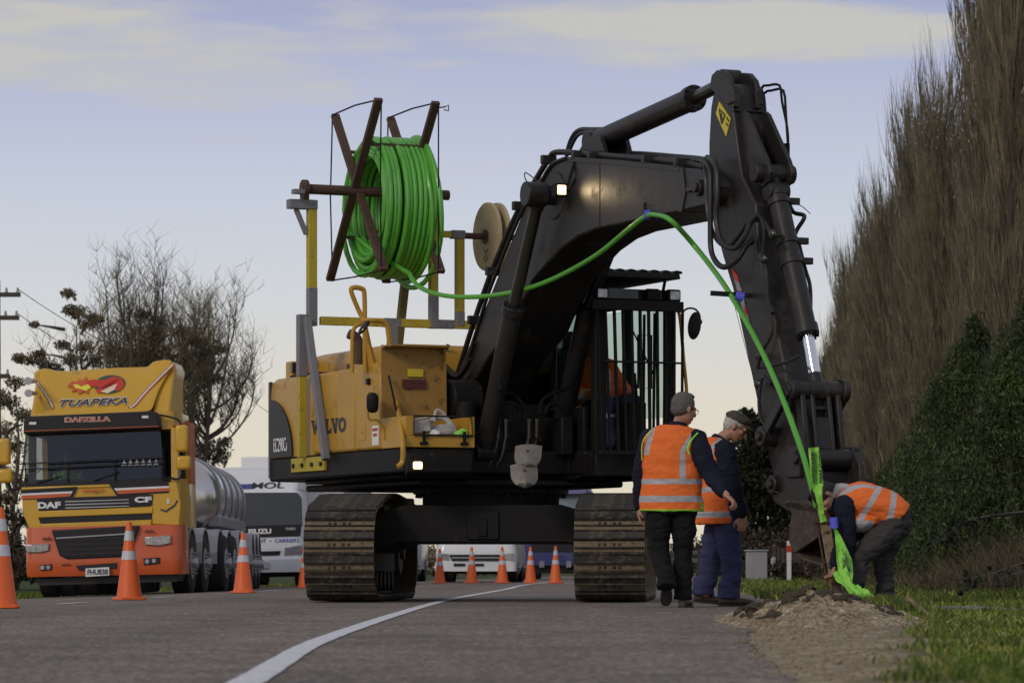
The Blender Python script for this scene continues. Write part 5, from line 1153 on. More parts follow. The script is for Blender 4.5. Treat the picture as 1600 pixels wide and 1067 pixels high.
def hand(m, w, d, palm_n, curl=.35, side=1, s=1.0):
    """w wrist, d pointing direction, palm_n normal out of the palm; side=+1 thumb towards d x palm_n"""
    w = V(w); d = V(d).normalized(); pn = V(palm_n); pn = (pn-d*pn.dot(d)).normalized(); sd_ = d.cross(pn)*side
    m.ell(w+d*.045*s, (.1, .1, .1), 3, 3) if False else None
    R = Matrix((sd_, d, pn)).transposed(); m.ell(w+d*.048*s, (.043*s, .054*s, .017*s), 14, 10, R); m.tube([w-d*.03, w+d*.02], [.027*s, .028*s], 12)
    for i, L in enumerate((.072, .080, .074, .058)):
        x = (.030-i*.020)*s; b = w+d*.088*s+sd_*x; p = [b]; a = 0
        for k, seg in enumerate((.45, .32, .23)):
            a += curl*(1.1 if k else .7); p.append(p[-1]+(d*math.cos(a)+pn*math.sin(a)+sd_*x*.4)*L*seg*s)
        m.tube(p, [.0098*s, .0092*s, .0085*s, .0072*s], 8); m.ell(p[-1], .0072*s, 8, 6)
    t0 = w+d*.028*s+sd_*.034*s; t1 = t0+(sd_*.7+d*.75+pn*.25).normalized()*.036*s; t2 = t1+(sd_*.15+d*.9+pn*.5).normalized()*.030*s
    m.tube([t0-sd_*.015, t0, t1, t2], [.013*s, .0135*s, .011*s, .009*s], 8); m.ell(t2, .009*s, 8, 6)
def shoe(m, heel, toe, up, s=1.0):
    heel = V(heel); toe = V(toe); f = (toe-heel); L = f.length; f.normalize(); u = V(up); u = (u-f*u.dot(f)).normalized(); r = f.cross(u)
    rings = []
    for t, w, h in ((-.03, .020, .035), (.0, .036, .062), (.18, .040, .085), (.42, .039, .072), (.65, .049, .056), (.85, .046, .045), (.97, .030, .032), (1.0, .012, .02)):
        c = heel+f*L*t+u*(h/2+.014); rings.append(ring(c, r*w*s, u*h*.5*s+u*.004, 14))
    m.loft(rings)
def shoe_sole(m, heel, toe, up, s=1.0):
    heel = V(heel); toe = V(toe); f = (toe-heel); L = f.length; f.normalize(); u = V(up); u = (u-f*u.dot(f)).normalized(); r = f.cross(u); top = []; bot = []
    for t, w in ((-.03, .024), (.0, .037), (.2, .042), (.42, .040), (.65, .051), (.85, .048), (.97, .032), (1.01, .014)):
        top.append((heel+f*L*t, w*s))
    L_ = [c-r*w for c, w in top]+[c+r*w for c, w in reversed(top)]
    m.add([p+u*.018 for p in L_]+[p for p in L_], [list(range(len(L_)-1, -1, -1)), list(range(len(L_), 2*len(L_)))]+[(i, (i+1) % len(L_), len(L_)+(i+1) % len(L_), len(L_)+i) for i in range(len(L_))])
def hat_hair(m, q, R, s, back_only=True, z0=-.045, thick=.006):
    # hair: shell over the skull open at the face
    m.ell(q(0, -.022, .040), ((.074+thick)*s, (.093+thick)*s, (.093+thick)*s), 20, 14, R)
    m.ell(q(0, -.045, -.005), ((.066+thick)*s, (.062+thick)*s, (.062)*s), 16, 10, R)
# ---- man 1: back to camera ----
SC = 5600/30.8
def person(label, loc): return thing('person', label, 'person', loc)
p1 = person('grey haired man seen from behind in orange vest and black trousers, right arm held out', (250/5600*30.8, 30.8, 0)); B = WM[p1.name]
X = lambda u, v, y=0: V(((u-1050)/SC, y, (949-v)/SC))
nk = V((.06, .02, 1.575)); hc = X(1069, 640, .0); f1 = V((.80, .52, -.22)); 
hipL, hipR = V((-.10, 0, .93)), V((.10, 0, .93)); knL, knR = X(1030, 858, .05), X(1068, 862, .06); anL, anR = X(1040, 912, -.16), X(1067, 932, .0)
shL, shR = V((-.205, .0, 1.50)), V((.195, -.01, 1.49)); elL, elR = V((-.27, .03, 1.18)), X(1112, 742, -.10); wrL, wrR = X(999, 792, .10), X(1128, 772, -.26)
b = MB(); q1, R1 = head(b, hc, f1, (-.05, .0, 1), 1.06)
limb(b, [V((.02, 0, 1.48)), nk, hc+V((-.01, -.01, -.03))], [.065, .058, .055]); b.loft([ring((0, 0, z), (w, 0, 0), (0, d, 0)) for z, w, d in ((.86, .13, .09), (.95, .155, .105), (1.1, .145, .10), (1.3, .165, .105), (1.46, .15, .09), (1.52, .08, .06))])
limb(b, [shL+V((.03, .02, -.05)), elL, wrL], [.042, .042, .028]); limb(b, [shR, elR, wrR], [.05, .042, .028]); limb(b, [hipL, knL, anL], [.085, .058, .042]); limb(b, [hipR, knR, anR], [.085, .058, .042])
hand(b, wrR+V((.02, -.015, -.01)), (.55, -.35, -.55), (-.4, .1, -.8), .85, 1, 1.12); hand(b, wrL, (.03, .1, -1), (1, .1, 0), .4, 1, 1.05)
body = remesh(b, 'body', 'skin', p1, .0075)
m = MB(); limb(m, [hipL+V((0, 0, .02)), hipL.lerp(knL, .5), knL, knL.lerp(anL, .55), anL+V((0, -.01, .09))], [.115, .10, .083, .078, .072]); limb(m, [hipR+V((0, 0, .02)), hipR.lerp(knR, .5), knR, knR.lerp(anR, .55), anR+V((0, 0, .055))], [.115, .102, .085, .078, .072]); m.loft([ring((0, 0, z), (w, 0, 0), (0, d, 0)) for z, w, d in ((.84, .15, .11), (.95, .185, .135), (1.08, .17, .12))])
hem(m, anR+V((0, 0, .12)), anR+V((0, .0, -.02)), .072); hem(m, anL+V((0, .01, .13)), anL+V((0, -.055, -.02)), .070)
remesh(m, 'trousers', 'black_trousers', p1, .009, wrinkle=.016, wsc=8)
m = MB(); limb(m, [shL+V((.01, .01, -.03)), elL, wrL+V((0, 0, .03))], [.070, .064, .050]); limb(m, [V((.215, -.04, 1.45)), V((.25, -.085, 1.31)), V((.325, -.12, 1.14)), wrR.lerp(elR, .12)], [.082, .092, .076, .050]); m.loft([ring((0, 0, z), (w, 0, 0), (0, d, 0)) for z, w, d in ((.80, .17, .12), (1.1, .18, .13), (1.45, .17, .11), (1.53, .10, .085))]); m.tube([nk+V((-.02, -.01, -.06)), nk+V((-.01, -.005, .015))], [.082, .075], 16)
remesh(m, 'jumper', 'navy', p1, .009, wrinkle=.012, wsc=9)
def vest_fn(z_bands, stripes, lime=None):
    def f(c, n):
        if lime and lime(c): return 2
        for z0, z1 in z_bands:
            if z0 < c.z < z1: return 1
        for t in stripes:
            if t(c): return 1
        return 0
    return f
def vest_shell(m, rows, cx=lambda z: 0, cy=lambda z: 0, n=32):
    m.loft([ring((cx(z), cy(z), z), (w, 0, 0), (0, d, 0), n) for z, w, d in rows])
m = MB(); rows = [(.832, .275, .155), (.90, .272, .158), (1.02, .262, .160), (1.2, .258, .158), (1.36, .262, .152), (1.44, .258, .135), (1.50, .235, .11), (1.54, .165, .095), (1.565, .10, .08)]
vest_shell(m, rows, lambda z: .005-(1.5-z)*.02)
def stripes1(c):
    if c.z < 1.10: return False
    return (abs(c.x-.085-.62*max(0, c.z-1.34)) < .024 and c.y < .08) or (abs(c.x+.222-.25*max(0, c.z-1.34)) < .023 and c.z > 1.31)
fn = vest_fn([(.905, .955), (1.055, 1.105)], [stripes1], lambda c: c.z < .843 or (c.x > .232+.0*(c.z) and c.z > 1.24 and c.z < 1.5 and c.x > .248) or (c.x > .245 and c.z < .9))
v1 = remesh(m, 'vest', ['orange_vest', 'reflective', 'lime'], p1, .009, fn, wrinkle=.010, wsc=6)
m = MB()
m.tube(spl([V((.235, -.075, 1.515)), V((.195, -.125, 1.475)), V((.150, -.150, 1.42)), V((.128, -.160, 1.36)), V((.140, -.165, 1.31))], 4), .007, 6); m.build('piping', 'lime', v1, smooth=True)
m = MB(); m.tube(spl([V((-.18, -.10, 1.52)), V((-.235, -.11, 1.46)), V((-.262, -.09, 1.38)), V((-.258, -.05, 1.26))], 4), .006, 6); m.build('piping', 'yellow_trim', v1, smooth=True)
m = MB(); hat_hair(m, q1, R1, 1.06, thick=.010); m.ell(q1(0, .02, .115), (.06, .05, .03), 14, 8, R1)
remesh(m, 'hair', 'hair_grey', p1, .006, wrinkle=.0035, wsc=42)
def glasses(q, R, s, par):
    m = MB()
    for x in (-1, 1):
        m.tube([q(x*.033+.024*math.cos(a), .104, .004+.018*math.sin(a)) for a in [i*math.pi/6 for i in range(12)]], .0022*s, 5, closed=True); m.tube([q(x*.058, .100, .008), q(x*.080, .04, .008), q(x*.083, -.01, .006)], .0022*s, 5)
    m.tube([q(-.01, .108, .008), q(.01, .108, .008)], .002, 5); return m.build('glasses', 'black_metal', par, smooth=True)
glasses(q1, R1, 1, p1)
def boots(par, hl, tl, up, mt='boot'):
    m = MB(); shoe(m, hl, tl, up); bt = m.build('boot', mt, par, smooth=True); m = MB(); shoe_sole(m, hl, tl, up); m.build('sole', 'sole', bt)
boots(p1, X(1042, 903, -.21), X(1040, 946, -.02)+V((0, .0, .0)), (0, .8, .75)); boots(p1, V((.085, -.03, .0)), V((.16, .22, 0)), (0, 0, 1))
# ---- man 2: profile to the right, flat cap, looking down ----
S2 = 5600/32.0
p2 = person('older man in flat cap and orange vest looking down, blue work trousers, standing side on', ((1130-800)/5600*32.0, 32.0, 0)); X = lambda u, v, y=0: V(((u-1130)/S2, y, (947-v)/S2))
hc = X(1149, 668, .0); f2 = V((.86, -.10, -.52)); nk = X(1128, 686)
hip = [V((-.01, .09, .90)), V((.01, -.09, .90))]; kn = [X(1110, 880, .10), X(1142, 882, -.09)]; an = [X(1103, 928, .10), X(1140, 934, -.09)]
sh = [X(1122, 705, .19), X(1130, 704, -.19)]; el = [X(1140, 770, .27), X(1143, 762, -.24)]; wr = [X(1160, 800, .20), X(1155, 806, -.22)]
b = MB(); q2, R2 = head(b, hc, f2, (.4, 0, 1), 1.04)
limb(b, [X(1122, 700), nk, hc+V((-.03, 0, -.04))], [.065, .06, .058]); tor = [(.82, .10, .13, -.0), (.92, .115, .155, -.01), (1.08, .13, .15, -.03), (1.26, .12, .165, -.05), (1.40, .10, .15, -.04), (1.46, .07, .08, -.03)]
b.loft([ring((x, 0, z), (w, 0, 0), (0, d, 0)) for z, w, d, x in tor])
for i in (0, 1): limb(b, [sh[i], el[i], wr[i]], [.05, .042, .028]); limb(b, [hip[i], kn[i], an[i]], [.085, .055, .042])
hand(b, wr[1]+V((.0, 0, -.01)), (.1, .05, -1), (0, 1, 0), .7, -1, 1.05); hand(b, wr[0], (.3, -.1, -1), (0, -1, 0), .5, 1)
remesh(b, 'body', 'skin', p2, .0075)
m = MB(); m.loft([ring((x, 0, z), (w, 0, 0), (0, d, 0)) for z, w, d, x in ((.78, .145, .17, .0), (.92, .16, .18, -.0), (1.04, .15, .17, -.01))])
for i in (0, 1): limb(m, [hip[i], hip[i].lerp(kn[i], .5), kn[i], kn[i].lerp(an[i], .6), an[i]+V((-.01, 0, .10))], [.122, .112, .094, .088, .086])
for i in (0, 1): hem(m, an[i]+V((-.01, 0, .14)), an[i]+V((-.015, 0, -.005)), .094)
remesh(m, 'trousers', 'blue_trousers', p2, .009, wrinkle=.011, wsc=7)
m = MB()
for i in (0, 1): limb(m, [sh[i], sh[i].lerp(el[i], .5), el[i], wr[i]+V((0, 0, .03))], [.095, .092, .08, .062])
m.loft([ring((x, 0, z), (w, 0, 0), (0, d, 0)) for z, w, d, x in ((.76, .12, .15, -.01), (1.1, .14, .16, -.03), (1.40, .12, .16, -.04), (1.47, .08, .09, -.02))]); m.tube([nk+V((-.04, 0, -.06)), nk+V((0, 0, .01))], [.085, .075], 16)
remesh(m, 'jumper', 'navy', p2, .009, wrinkle=.013, wsc=8)
m = MB(); vest_shell(m, [(.735, .215, .235), (.82, .212, .235), (1.0, .195, .228), (1.2, .185, .222), (1.34, .165, .215), (1.42, .135, .20), (1.475, .095, .14), (1.50, .07, .09)], lambda z: -.055-(.05 if z > 1.2 else 0)*(z-1.2)*1.5)
def st2(c): return c.z > 1.06 and ((abs(c.x+.125+.9*max(0, c.z-1.40)**1.0*-1.2) < .026))
arm2 = lambda c: False
fn = vest_fn([(.79, .84), (1.01, 1.06)], [st2])
v2 = remesh(m, 'vest', ['orange_vest', 'reflective', 'lime'], p2, .009, fn, wrinkle=.011, wsc=6)
m = MB(); hat_hair(m, q2, R2, 1.04, thick=.004); remesh(m, 'hair', 'hair_white', p2, .007, wrinkle=.004, wsc=30)
m = MB(); m.ell(q2(0, -.005, .088), (.094, .118, .050), 20, 12, R2); m.ell(q2(0, -.03, .065), (.088, .108, .050), 20, 10, R2); m.ell(q2(0, .102, .050), (.066, .046, .014), 16, 8, R2); remesh(m, 'flat_cap', 'tweed', p2, .007, wrinkle=.004, wsc=18)
glasses(q2, R2, 1, p2)
boots(p2, an[0]+V((-.10, .0, -.075)), an[0]+V((.20, .03, -.105)), (0, 0, 1)); boots(p2, an[1]+V((-.10, -.02, -.074)), an[1]+V((.225, -.04, -.074)), (0, 0, 1))
# ---- man 3: bent double by the chute ----
Y3 = 30.25; S3 = 5600/Y3
p3 = person('man in orange vest and grey trousers bent double over the trench', ((1360-800)/S3, Y3, .04)); X = lambda u, v, y=0: V(((u-1360)/S3, y, (939.5-v)/S3))
hc = X(1292, 772, -.02); sh = [X(1312, 790, .17), X(1316, 785, -.17)]; el = [X(1318, 845, .17), X(1322, 848, -.17)]; wr = [X(1306, 880, .08), X(1318, 875, -.08)]
hp = [X(1392, 822, .09), X(1388, 820, -.09)]; kn = [X(1384, 868, .14), X(1345, 866, -.12)]; an = [X(1386, 926, .15), X(1330, 926, -.12)]
spine = [X(1395, 815), X(1375, 785), X(1345, 768), X(1318, 770), X(1302, 775)]
b = MB(); q3, R3 = head(b, hc, (-.35, -.2, -1), (-1, 0, .2), 1.02); limb(b, [X(1318, 775), X(1304, 772), hc], [.065, .06, .06]); limb(b, [q+V((0, 0, -.03)) for q in spine], [.10, .10, .10, .09, .06])
for i in (0, 1): limb(b, [sh[i], el[i], wr[i]], [.05, .042, .028]); limb(b, [hp[i], kn[i], an[i]], [.085, .058, .042])
hand(b, wr[0], (-.3, -.3, -1), (-1, 0, .3), .8, 1, 1.05); hand(b, wr[1], (-.3, .2, -1), (-1, 0, .3), .8, -1, 1.05)
remesh(b, 'body', 'skin', p3, .0075)
m = MB(); limb(m, [X(1398, 813), X(1385, 808), X(1370, 796)], [.15, .15, .14])
for i in (0, 1): limb(m, [hp[i]+V((.01, 0, 0)), hp[i].lerp(kn[i], .5)+V((0, 0, -.01)), kn[i], kn[i].lerp(an[i], .55), an[i]+V((0, 0, .01))], [.12, .105, .080, .072, .072])
for i in (0, 1): hem(m, an[i]+V((0, 0, .08)), an[i]+V((.0, 0, -.03)), .080)
remesh(m, 'trousers', 'grey_trousers', p3, .009, wrinkle=.018, wsc=8)
m = MB(); limb(m, [X(1312, 784), X(1330, 788), X(1360, 798)], [.11, .12, .12])
for i in (0, 1): limb(m, [sh[i], sh[i].lerp(el[i], .5), el[i], wr[i]+V((0, 0, .02))], [.085, .078, .066, .048])
remesh(m, 'jumper', 'navy', p3, .009, wrinkle=.012, wsc=8)
m = MB(); sp3 = spl([X(1404, 806), X(1392, 797), X(1368, 786), X(1342, 780), X(1318, 783), X(1307, 786)], 4); rr = [v.x for v in spl([(.155, 0, 0), (.17, 0, 0), (.18, 0, 0), (.175, 0, 0), (.14, 0, 0), (.085, 0, 0)], 4)]
rings = []
for i, p in enumerate(sp3):
    a = sp3[max(0, i-1)]; c = sp3[min(len(sp3)-1, i+1)]; d = (c-a).normalized(); ay = V((0, 1, 0)); ax = ay.cross(d).normalized(); rings.append(ring(p, ax*rr[i]*.92, ay*rr[i]*1.18, 28))
m.loft(rings)
m.ell(X(1345, 812, -.02), (.17, .19, .09)) 
def fn3(c, n):
    A = X(1402, 785); D = (X(1312, 775)-A).normalized(); t = (V((c.x, 0, c.z))-A).dot(D); s = (V((c.x, 0, c.z))-A-D*t)
    tt = t+.55*max(0, (.83-c.z)) * .0
    if .035+.25*(.80-c.z)*.4 < t < .085+.25*(.80-c.z)*.4: return 1
    if .20+.5*(.88-c.z) < t < .255+.5*(.88-c.z) and c.z < 1.5: return 1
    if t > .22 and .10 < abs(c.y) < .15 and c.z > .86: return 1
    if c.z < .695 and t > .2: return 1
    return 0
v3 = remesh(m, 'vest', ['orange_vest', 'reflective', 'lime'], p3, .009, fn3, wrinkle=.012, wsc=7)
m = MB(); limb(m, [X(1322, 757, -.08), X(1308, 760, -.07), X(1301, 772, -.08)], [.02, .032, .018]); limb(m, [X(1324, 756, .0), X(1308, 759, .0), X(1303, 770, -.02)], [.02, .035, .02]); remesh(m, 'hood', 'hood_cloth', p3, .008, wrinkle=.01, wsc=14)
m = MB(); m.ell(q3(0, -.015, .045), (.084, .102, .10), 18, 12, R3); m.ell(q3(0, -.04, 0), (.08, .08, .08), 16, 10, R3); remesh(m, 'beanie', 'hair_dark', p3, .008, wrinkle=.003)
for i, (a, y) in enumerate(((an[0], .14), (an[1], -.10))): boots(p3, V((a.x+.06, y, .0)), V((a.x-.22, y-.02, 0)), (0, 0, 1), 'boot')
# ---- operator in the cab ----
p4 = person('operator in orange jacket and dark cap sitting in the excavator cab behind the bars', ME @ V((1.04, -.50, 1.6))); p4.rotation_euler = (0, 0, rad(23.5)); WM[p4.name] = Matrix.Translation(p4.location) @ Matrix.Rotation(rad(23.5), 4, 'Z')
b = MB(); hc = V((-.12, -.12, 1.13)); q4, R4 = head(b, hc, (.05, -1, -.25), (0, -.1, 1), 1.0); limb(b, [(-.1, 0, .86), (-.11, -.05, 1.0), hc], [.07, .06, .055]); limb(b, [(0, .1, .38), (-.03, .05, .6), (-.08, .02, .85)], [.15, .15, .13])
for s in (-1, 1):
    a = V((-.09+s*.19, .02, .86)); e = V((-.03+s*.27, -.05, .60)); w = V((.02+s*.19, -.33, .52)); limb(b, [a, e, w], [.05, .042, .028]); hand(b, w, (-.1*s, -1, -.2), (0, 0, -1), .6, s); k = V((.02+s*.16, -.42, .46)); an_ = V((.0+s*.14, -.55, .03)); limb(b, [(s*.1, .05, .38), k, an_], [.09, .06, .045])
remesh(b, 'body', 'skin', p4, .009)
m = MB(); limb(m, [(0, .08, .42), (-.03, .05, .6), (-.07, .02, .78), (-.09, .01, .9)], [.19, .20, .19, .11])
for s in (-1, 1):
    a = V((-.09+s*.19, .02, .86)); e = V((-.03+s*.29, -.05, .60)); w = V((.02+s*.2, -.28, .53)); limb(m, [a, e, w], [.09, .08, .06])
fn = lambda c, n: 1 if (.50 < c.z < .55 and c.y > -.2) or (abs(c.x-.04) < .022 and c.z > .55) or (-.24 < c.y < -.20 and c.z < .7) else 0
remesh(m, 'jacket', ['orange_vest', 'reflective'], p4, .010, fn, wrinkle=.012, wsc=8)
m = MB()
for s in (-1, 1): k = V((.02+s*.17, -.42, .46)); an_ = V((.0+s*.14, -.55, .05)); limb(m, [(s*.09, .05, .38), k, k.lerp(an_, .6), an_], [.12, .10, .08, .075])
fn = lambda c, n: 1 if .30 < c.z < .34 and c.y < -.3 else 0
remesh(m, 'trousers', [mat('navy_trousers', (.02, .022, .09), .85, bump=.2), 'reflective'], p4, .010, fn, wrinkle=.010)
m = MB(); m.ell(q4(0, -.015, .06), (.085, .105, .075), 18, 10, R4); m.ell(q4(0, .10, .045), (.06, .05, .012), 12, 6, R4); remesh(m, 'cap', 'hair_dark', p4, .008)

# ---------------- chute, warning tape ----------------
YC = 30.45
ch = thing('steel_chute', 'rusty steel channel standing in the trench beside the bucket, guiding the green pipe', 'chute', P(1306, 936, YC)); 
ax_ = (P(1286, 800, YC), P(1309, 934, YC)); off = V((-.068, .0, 0))
m = MB(); m.bar(ax_[0], ax_[1], .09, .06, up=(0, 1, 0)); m.bar(P(1276, 745, YC), P(1290, 832, YC), .03, .05, up=(0, 1, 0)); m.build('channel', mat('worn_channel', (.27, .20, .13), .8, var=.3, scale=9, dirt=(.06, .04, .028), dirt_amt=.3, bump=.3), ch, world=True, bevel=.008)
m = MB(); m.bar(ax_[0]+off, ax_[1]+off, .014, .06, up=(0, 1, 0)); m.bar(P(1270, 700, YC), P(1277, 800, YC), .02, .03); m.build('side_rail', 'rust', ch, world=True, bevel=.004)
m = MB(); m.bx(-.11, .09, -.06, .06, -.03, .03); m.v = [p+P(1290, 812, YC) for p in m.v]; m.bar(P(1300, 780, YC-.05), P(1318, 828, YC-.05), .035, .04); m.cyl(P(1283, 795, YC), P(1284, 770, YC), .03); m.build('clamp_head', 'rust', ch, world=True, bevel=.008)
m = MB(); m.ell(P(1281, 777, YC-.1), (.06, .05, .065)); m.tube(spl([P(1284, 783, YC-.1), P(1292, 795, YC-.1), P(1302, 815, YC-.08)], 3), .022); m.build('valve', mat('dull_red_iron', (.11, .035, .03), .5, var=.2), ch, world=True, smooth=True)
m = MB(); m.cyl(P(1306, 896, YC-.03), P(1308, 930, YC-.03), .042, n=16); m.build('pipe_shoe', 'rust', ch, world=True, smooth=True)
def ribbon(cl, ws, thick=.0015, twist=None):
    m = MB(); K = 7; c = spl([P(*a) for a in cl], 9); w = [v.x for v in spl([(a, 0, 0) for a in ws], 9)]; tw = [v.x for v in spl([(a, 0, 0) for a in (twist or [0]*len(ws))], 9)]; vs = []
    for i, p in enumerate(c):
        d = (c[min(i+1, len(c)-1)]-c[max(i-1, 0)]).normalized(); side_ = d.cross(V((0, 1, 0))).normalized(); side_ = Matrix.Rotation(tw[i], 3, d) @ side_; nr = side_.cross(d); row = []
        for k in range(K):
            s_ = k/(K-1)-.5; q = p+side_*s_*w[i]*(1+.22*noise.noise(p*9+V((k > 3, 0, 0)))); q += nr*(.16*w[i]*math.sin(s_*7+i*.13)+.02*noise.noise(q*14)+.010*noise.noise(q*45)); row.append(q)
        vs += [q-nr*thick for q in row]+[q+nr*thick for q in reversed(row)]
    n = 2*K; L = len(c); fs = [(n*i+k, n*i+(k+1) % n, n*i+n+(k+1) % n, n*i+n+k) for i in range(L-1) for k in range(n)]
    fs += [tuple(range(n-1, -1, -1)), tuple(range(n*(L-1), n*L))]; m.add(vs, fs); return m
YT = 29.95
tp = ribbon([(1271, 699, YT), (1274, 730, YT), (1277, 757, YT), (1279, 772, YT-.03), (1283, 800, YT), (1287, 815, YT)], [.095, .098, .100, .06, .05, .06], twist=[.1, .0, -.1, .8, .4, .2]).build('warning_tape', 'tape_green', smooth=True); at(tp, P(1274, 730, YT)); tag(tp, 'printed lime green warning tape hanging down beside the chute above the bending man', 'tape')
tz = V((.1, 0, -1)).normalized()
for s_, u_, v_ in (('CAUTION BURIED', 1268, 756), ('FIBRE OPTIC', 1279, 755)):
    text(s_, 'lettering', 'dark_text', tp, P(u_+7, v_-1, YT-.006), (-.035, 0, 1), (-1, 0, -.035), .03, .27, depth=.018)
t2 = ribbon([(1303, 812, YT), (1306, 826, YT), (1311, 845, YT), (1318, 872, YT-.05), (1322, 890, YT-.1), (1331, 912, YT-.25), (1352, 930, YT-.45), (1370, 946, YT-.7)], [.045, .03, .065, .115, .125, .085, .095, .035], twist=[.2, .6, .3, 0, -.2, -.9, -.5, -1.1]).build('warning_tape', 'tape_green', smooth=True); at(t2, P(1318, 872, YT)); tag(t2, 'wide lime green warning tape running from the blue band down to the grass', 'tape')
m = ribbon([(1303, 893, YT-.02), (1312, 902, YT-.05), (1326, 915, YT-.2), (1338, 940, YT-.35), (1346, 952, YT-.5)], [.04, .07, .05, .06, .03], twist=[.4, .2, .7, .2, .8]); m.build('loose_end', 'tape_green', t2, world=True, smooth=True)
m = MB(); m.cyl(P(1302, 808, YT), P(1304, 825, YT), .034, n=14); m.build('blue_band', 'tape_blue', t2, world=True, smooth=True)
text('FIBRE OPTIC CABLE BELOW', 'lettering', 'dark_text', t2, P(1330, 892, YT-.10), (-.30, 0, 1), (-1, 0, -.30), .026, .20, depth=.02)
text('DANGER', 'lettering', 'dark_text', t2, P(1320, 888, YT-.09), (-.08, 0, 1), (-1, 0, -.08), .020, .09, depth=.02)
w_ = wire(P(1148, 478, 31.9), P(1205, 690, 31.3), .02, .003, 'pull_cord', 'thin cord hanging from the black bar down past the stick')
w_['category'] = 'cord'
m = MB(); m.tube([P(1203, 764, 30.9), P(1236, 778, 30.8), P(1266, 795, 30.7)], .006, 5); o = m.build('steel_rod', 'dark_rod'); at(o, P(1203, 764, 30.9)); tag(o, 'thin steel rod slanting from the quick coupler towards the chute', 'rod')

# ---------------- traffic cones ----------------
def cone(label, x, y, g='orange cones along the centreline', s=1.0, rz=0, proto=None):
    z = road_z(x, y)+.004
    if proto is None:
        r = thing('traffic_cone', label, 'traffic cone', (x, y, z), rz, g); m = MB()
        rings = []
        for zz, w in ((0, .168), (.022, .168), (.030, .155)): rings.append([V((sx*w*(1 if abs(sx) < 1.01 else 1), sy*w, zz)) for sx, sy in ((-.8, -1), (.8, -1), (1, -.8), (1, .8), (.8, 1), (-.8, 1), (-1, .8), (-1, -.8))])
        m.loft(rings); m.build('base', 'cone_orange', r, bevel=.006)
        m = MB(); rr = lambda h: .150-.118*(h/.87); m.tube([(0, 0, .02), (0, 0, .05), (0, 0, .88), (0, 0, .895)], [.165, rr(.05), rr(.88), .022], 28); m.build('cone_body', 'cone_orange', r, smooth=True, ang=50)
        for a, b in ((.46, .56), (.68, .79)): m = MB(); m.tube([(0, 0, a), (0, 0, b)], [rr(a)+.0025, rr(b)+.0025], 28, caps=False); m.build('reflective_band', 'cone_band', r, smooth=True)
        return r
    r = copy_tree(proto); r.location = (x, y, z); r.rotation_euler = (rad(random.uniform(-1, 1)), 0, rz); r['label'] = label; r['group'] = g; r.scale = (s, s, s); return r
def upx(u, Y): return (u-800)*Y/F
CS = .935
c0_ = cone('nearest traffic cone, cut off by the left edge of the photo', upx(1, 30.2), 30.2, rz=.1)
c0_.scale = (.95, .95, .95)
cone('traffic cone standing in front of the yellow truck number plate side', upx(202, 38.2), 38.2, rz=.4, proto=c0_, s=.93)
cone('traffic cone between the tanker wheels and the white truck', upx(380, 49.5), 49.5, rz=-.2, proto=c0_, s=.93)
cone('small far traffic cone glimpsed left of the left track beside the white truck', upx(473, 64), 64.5, rz=.3, proto=c0_, s=.8)
g2 = 'five cones across the lane behind the excavator'
cone('far traffic cone leftmost of the five seen under the excavator', upx(687, 84), 84, g2, .9, .2, c0_)
cone('far traffic cone in front of the middle of the white utility bumper', upx(737, 84.3), 84.3, g2, .95, -.3, c0_)
cone('far traffic cone before the right headlight of the white utility', upx(785, 83.8), 83.8, g2, .95, .5, c0_)
cone('far dull orange traffic cone at the end of the edge line', upx(829, 84.4), 84.4, g2, .95, 0, c0_)
cone('far traffic cone rightmost of the five, before the dark blue truck', upx(868, 84), 84, g2, .97, .3, c0_)
cone('far traffic cone half hidden behind the rear of the left track', upx(634, 82), 82, g2, .95, .3, c0_)
# ---------------- yellow tractor unit ----------------
TR = thing('tractor_truck', 'yellow and orange truck with roof fairing facing the camera in the far lane', 'truck', (-6.47, 57, -.10), rot=(0, rad(-1.2), rad(-2.2)))
tx = lambda u: (u-164)/98.2
tz_ = lambda v: (931-v)/98.2
def rr_panel(m, x0, x1, y0, y1, z0, z1): m.bx(x0, x1, y0, y1, z0, z1)
def front(m, pts, y0, y1): m.prism([(tx(u), tz_(v)) for u, v in pts], y0, y1, 'xz')
# cab shell: loft in z of rounded rectangles
def rrect(x0, x1, y0, y1, r, z, n=5):
    out = []
    for cx, cy, a0 in ((x1-r, y1-r, 0), (x0+r, y1-r, 90), (x0+r, y0+r, 180), (x1-r, y0+r, 270)):
        for k in range(n+1): a = rad(a0+90*k/n); out.append(V((cx+r*math.cos(a), cy+r*math.sin(a), z)))
    return out
W0 = 1.20
m = MB()
m.loft([rrect(-W0-.02, W0+.02, 0, 2.15, .14, z) for z in (1.08, 1.79)])
cab_t = m.build('cab', 'truck_yellow', TR, smooth=True, ang=40)
m = MB(); m.loft([rrect(-1.15, 1.15, .13, 2.15, .13, 2.64), rrect(-1.13, 1.13, .16, 2.15, .14, 2.93)])
for s_ in (-1, 1):
    m.prism([(.03, 1.80), (.16, 1.80), (.27, 2.66), (.12, 2.66)], s_*1.09, s_*1.195); m.prism([(1.36, 1.80), (2.15, 1.80), (2.15, 2.66), (1.36, 2.66)], s_*1.10, s_*1.19); m.prism([(.14, 1.80), (1.40, 1.80), (1.40, 1.86), (.14, 1.86)], s_*1.10, s_*1.19); m.prism([(.2, 2.58), (1.40, 2.58), (1.40, 2.66), (.2, 2.66)], s_*1.09, s_*1.18)
m.build('cab_upper', 'truck_yellow', TR, smooth=True, ang=40)
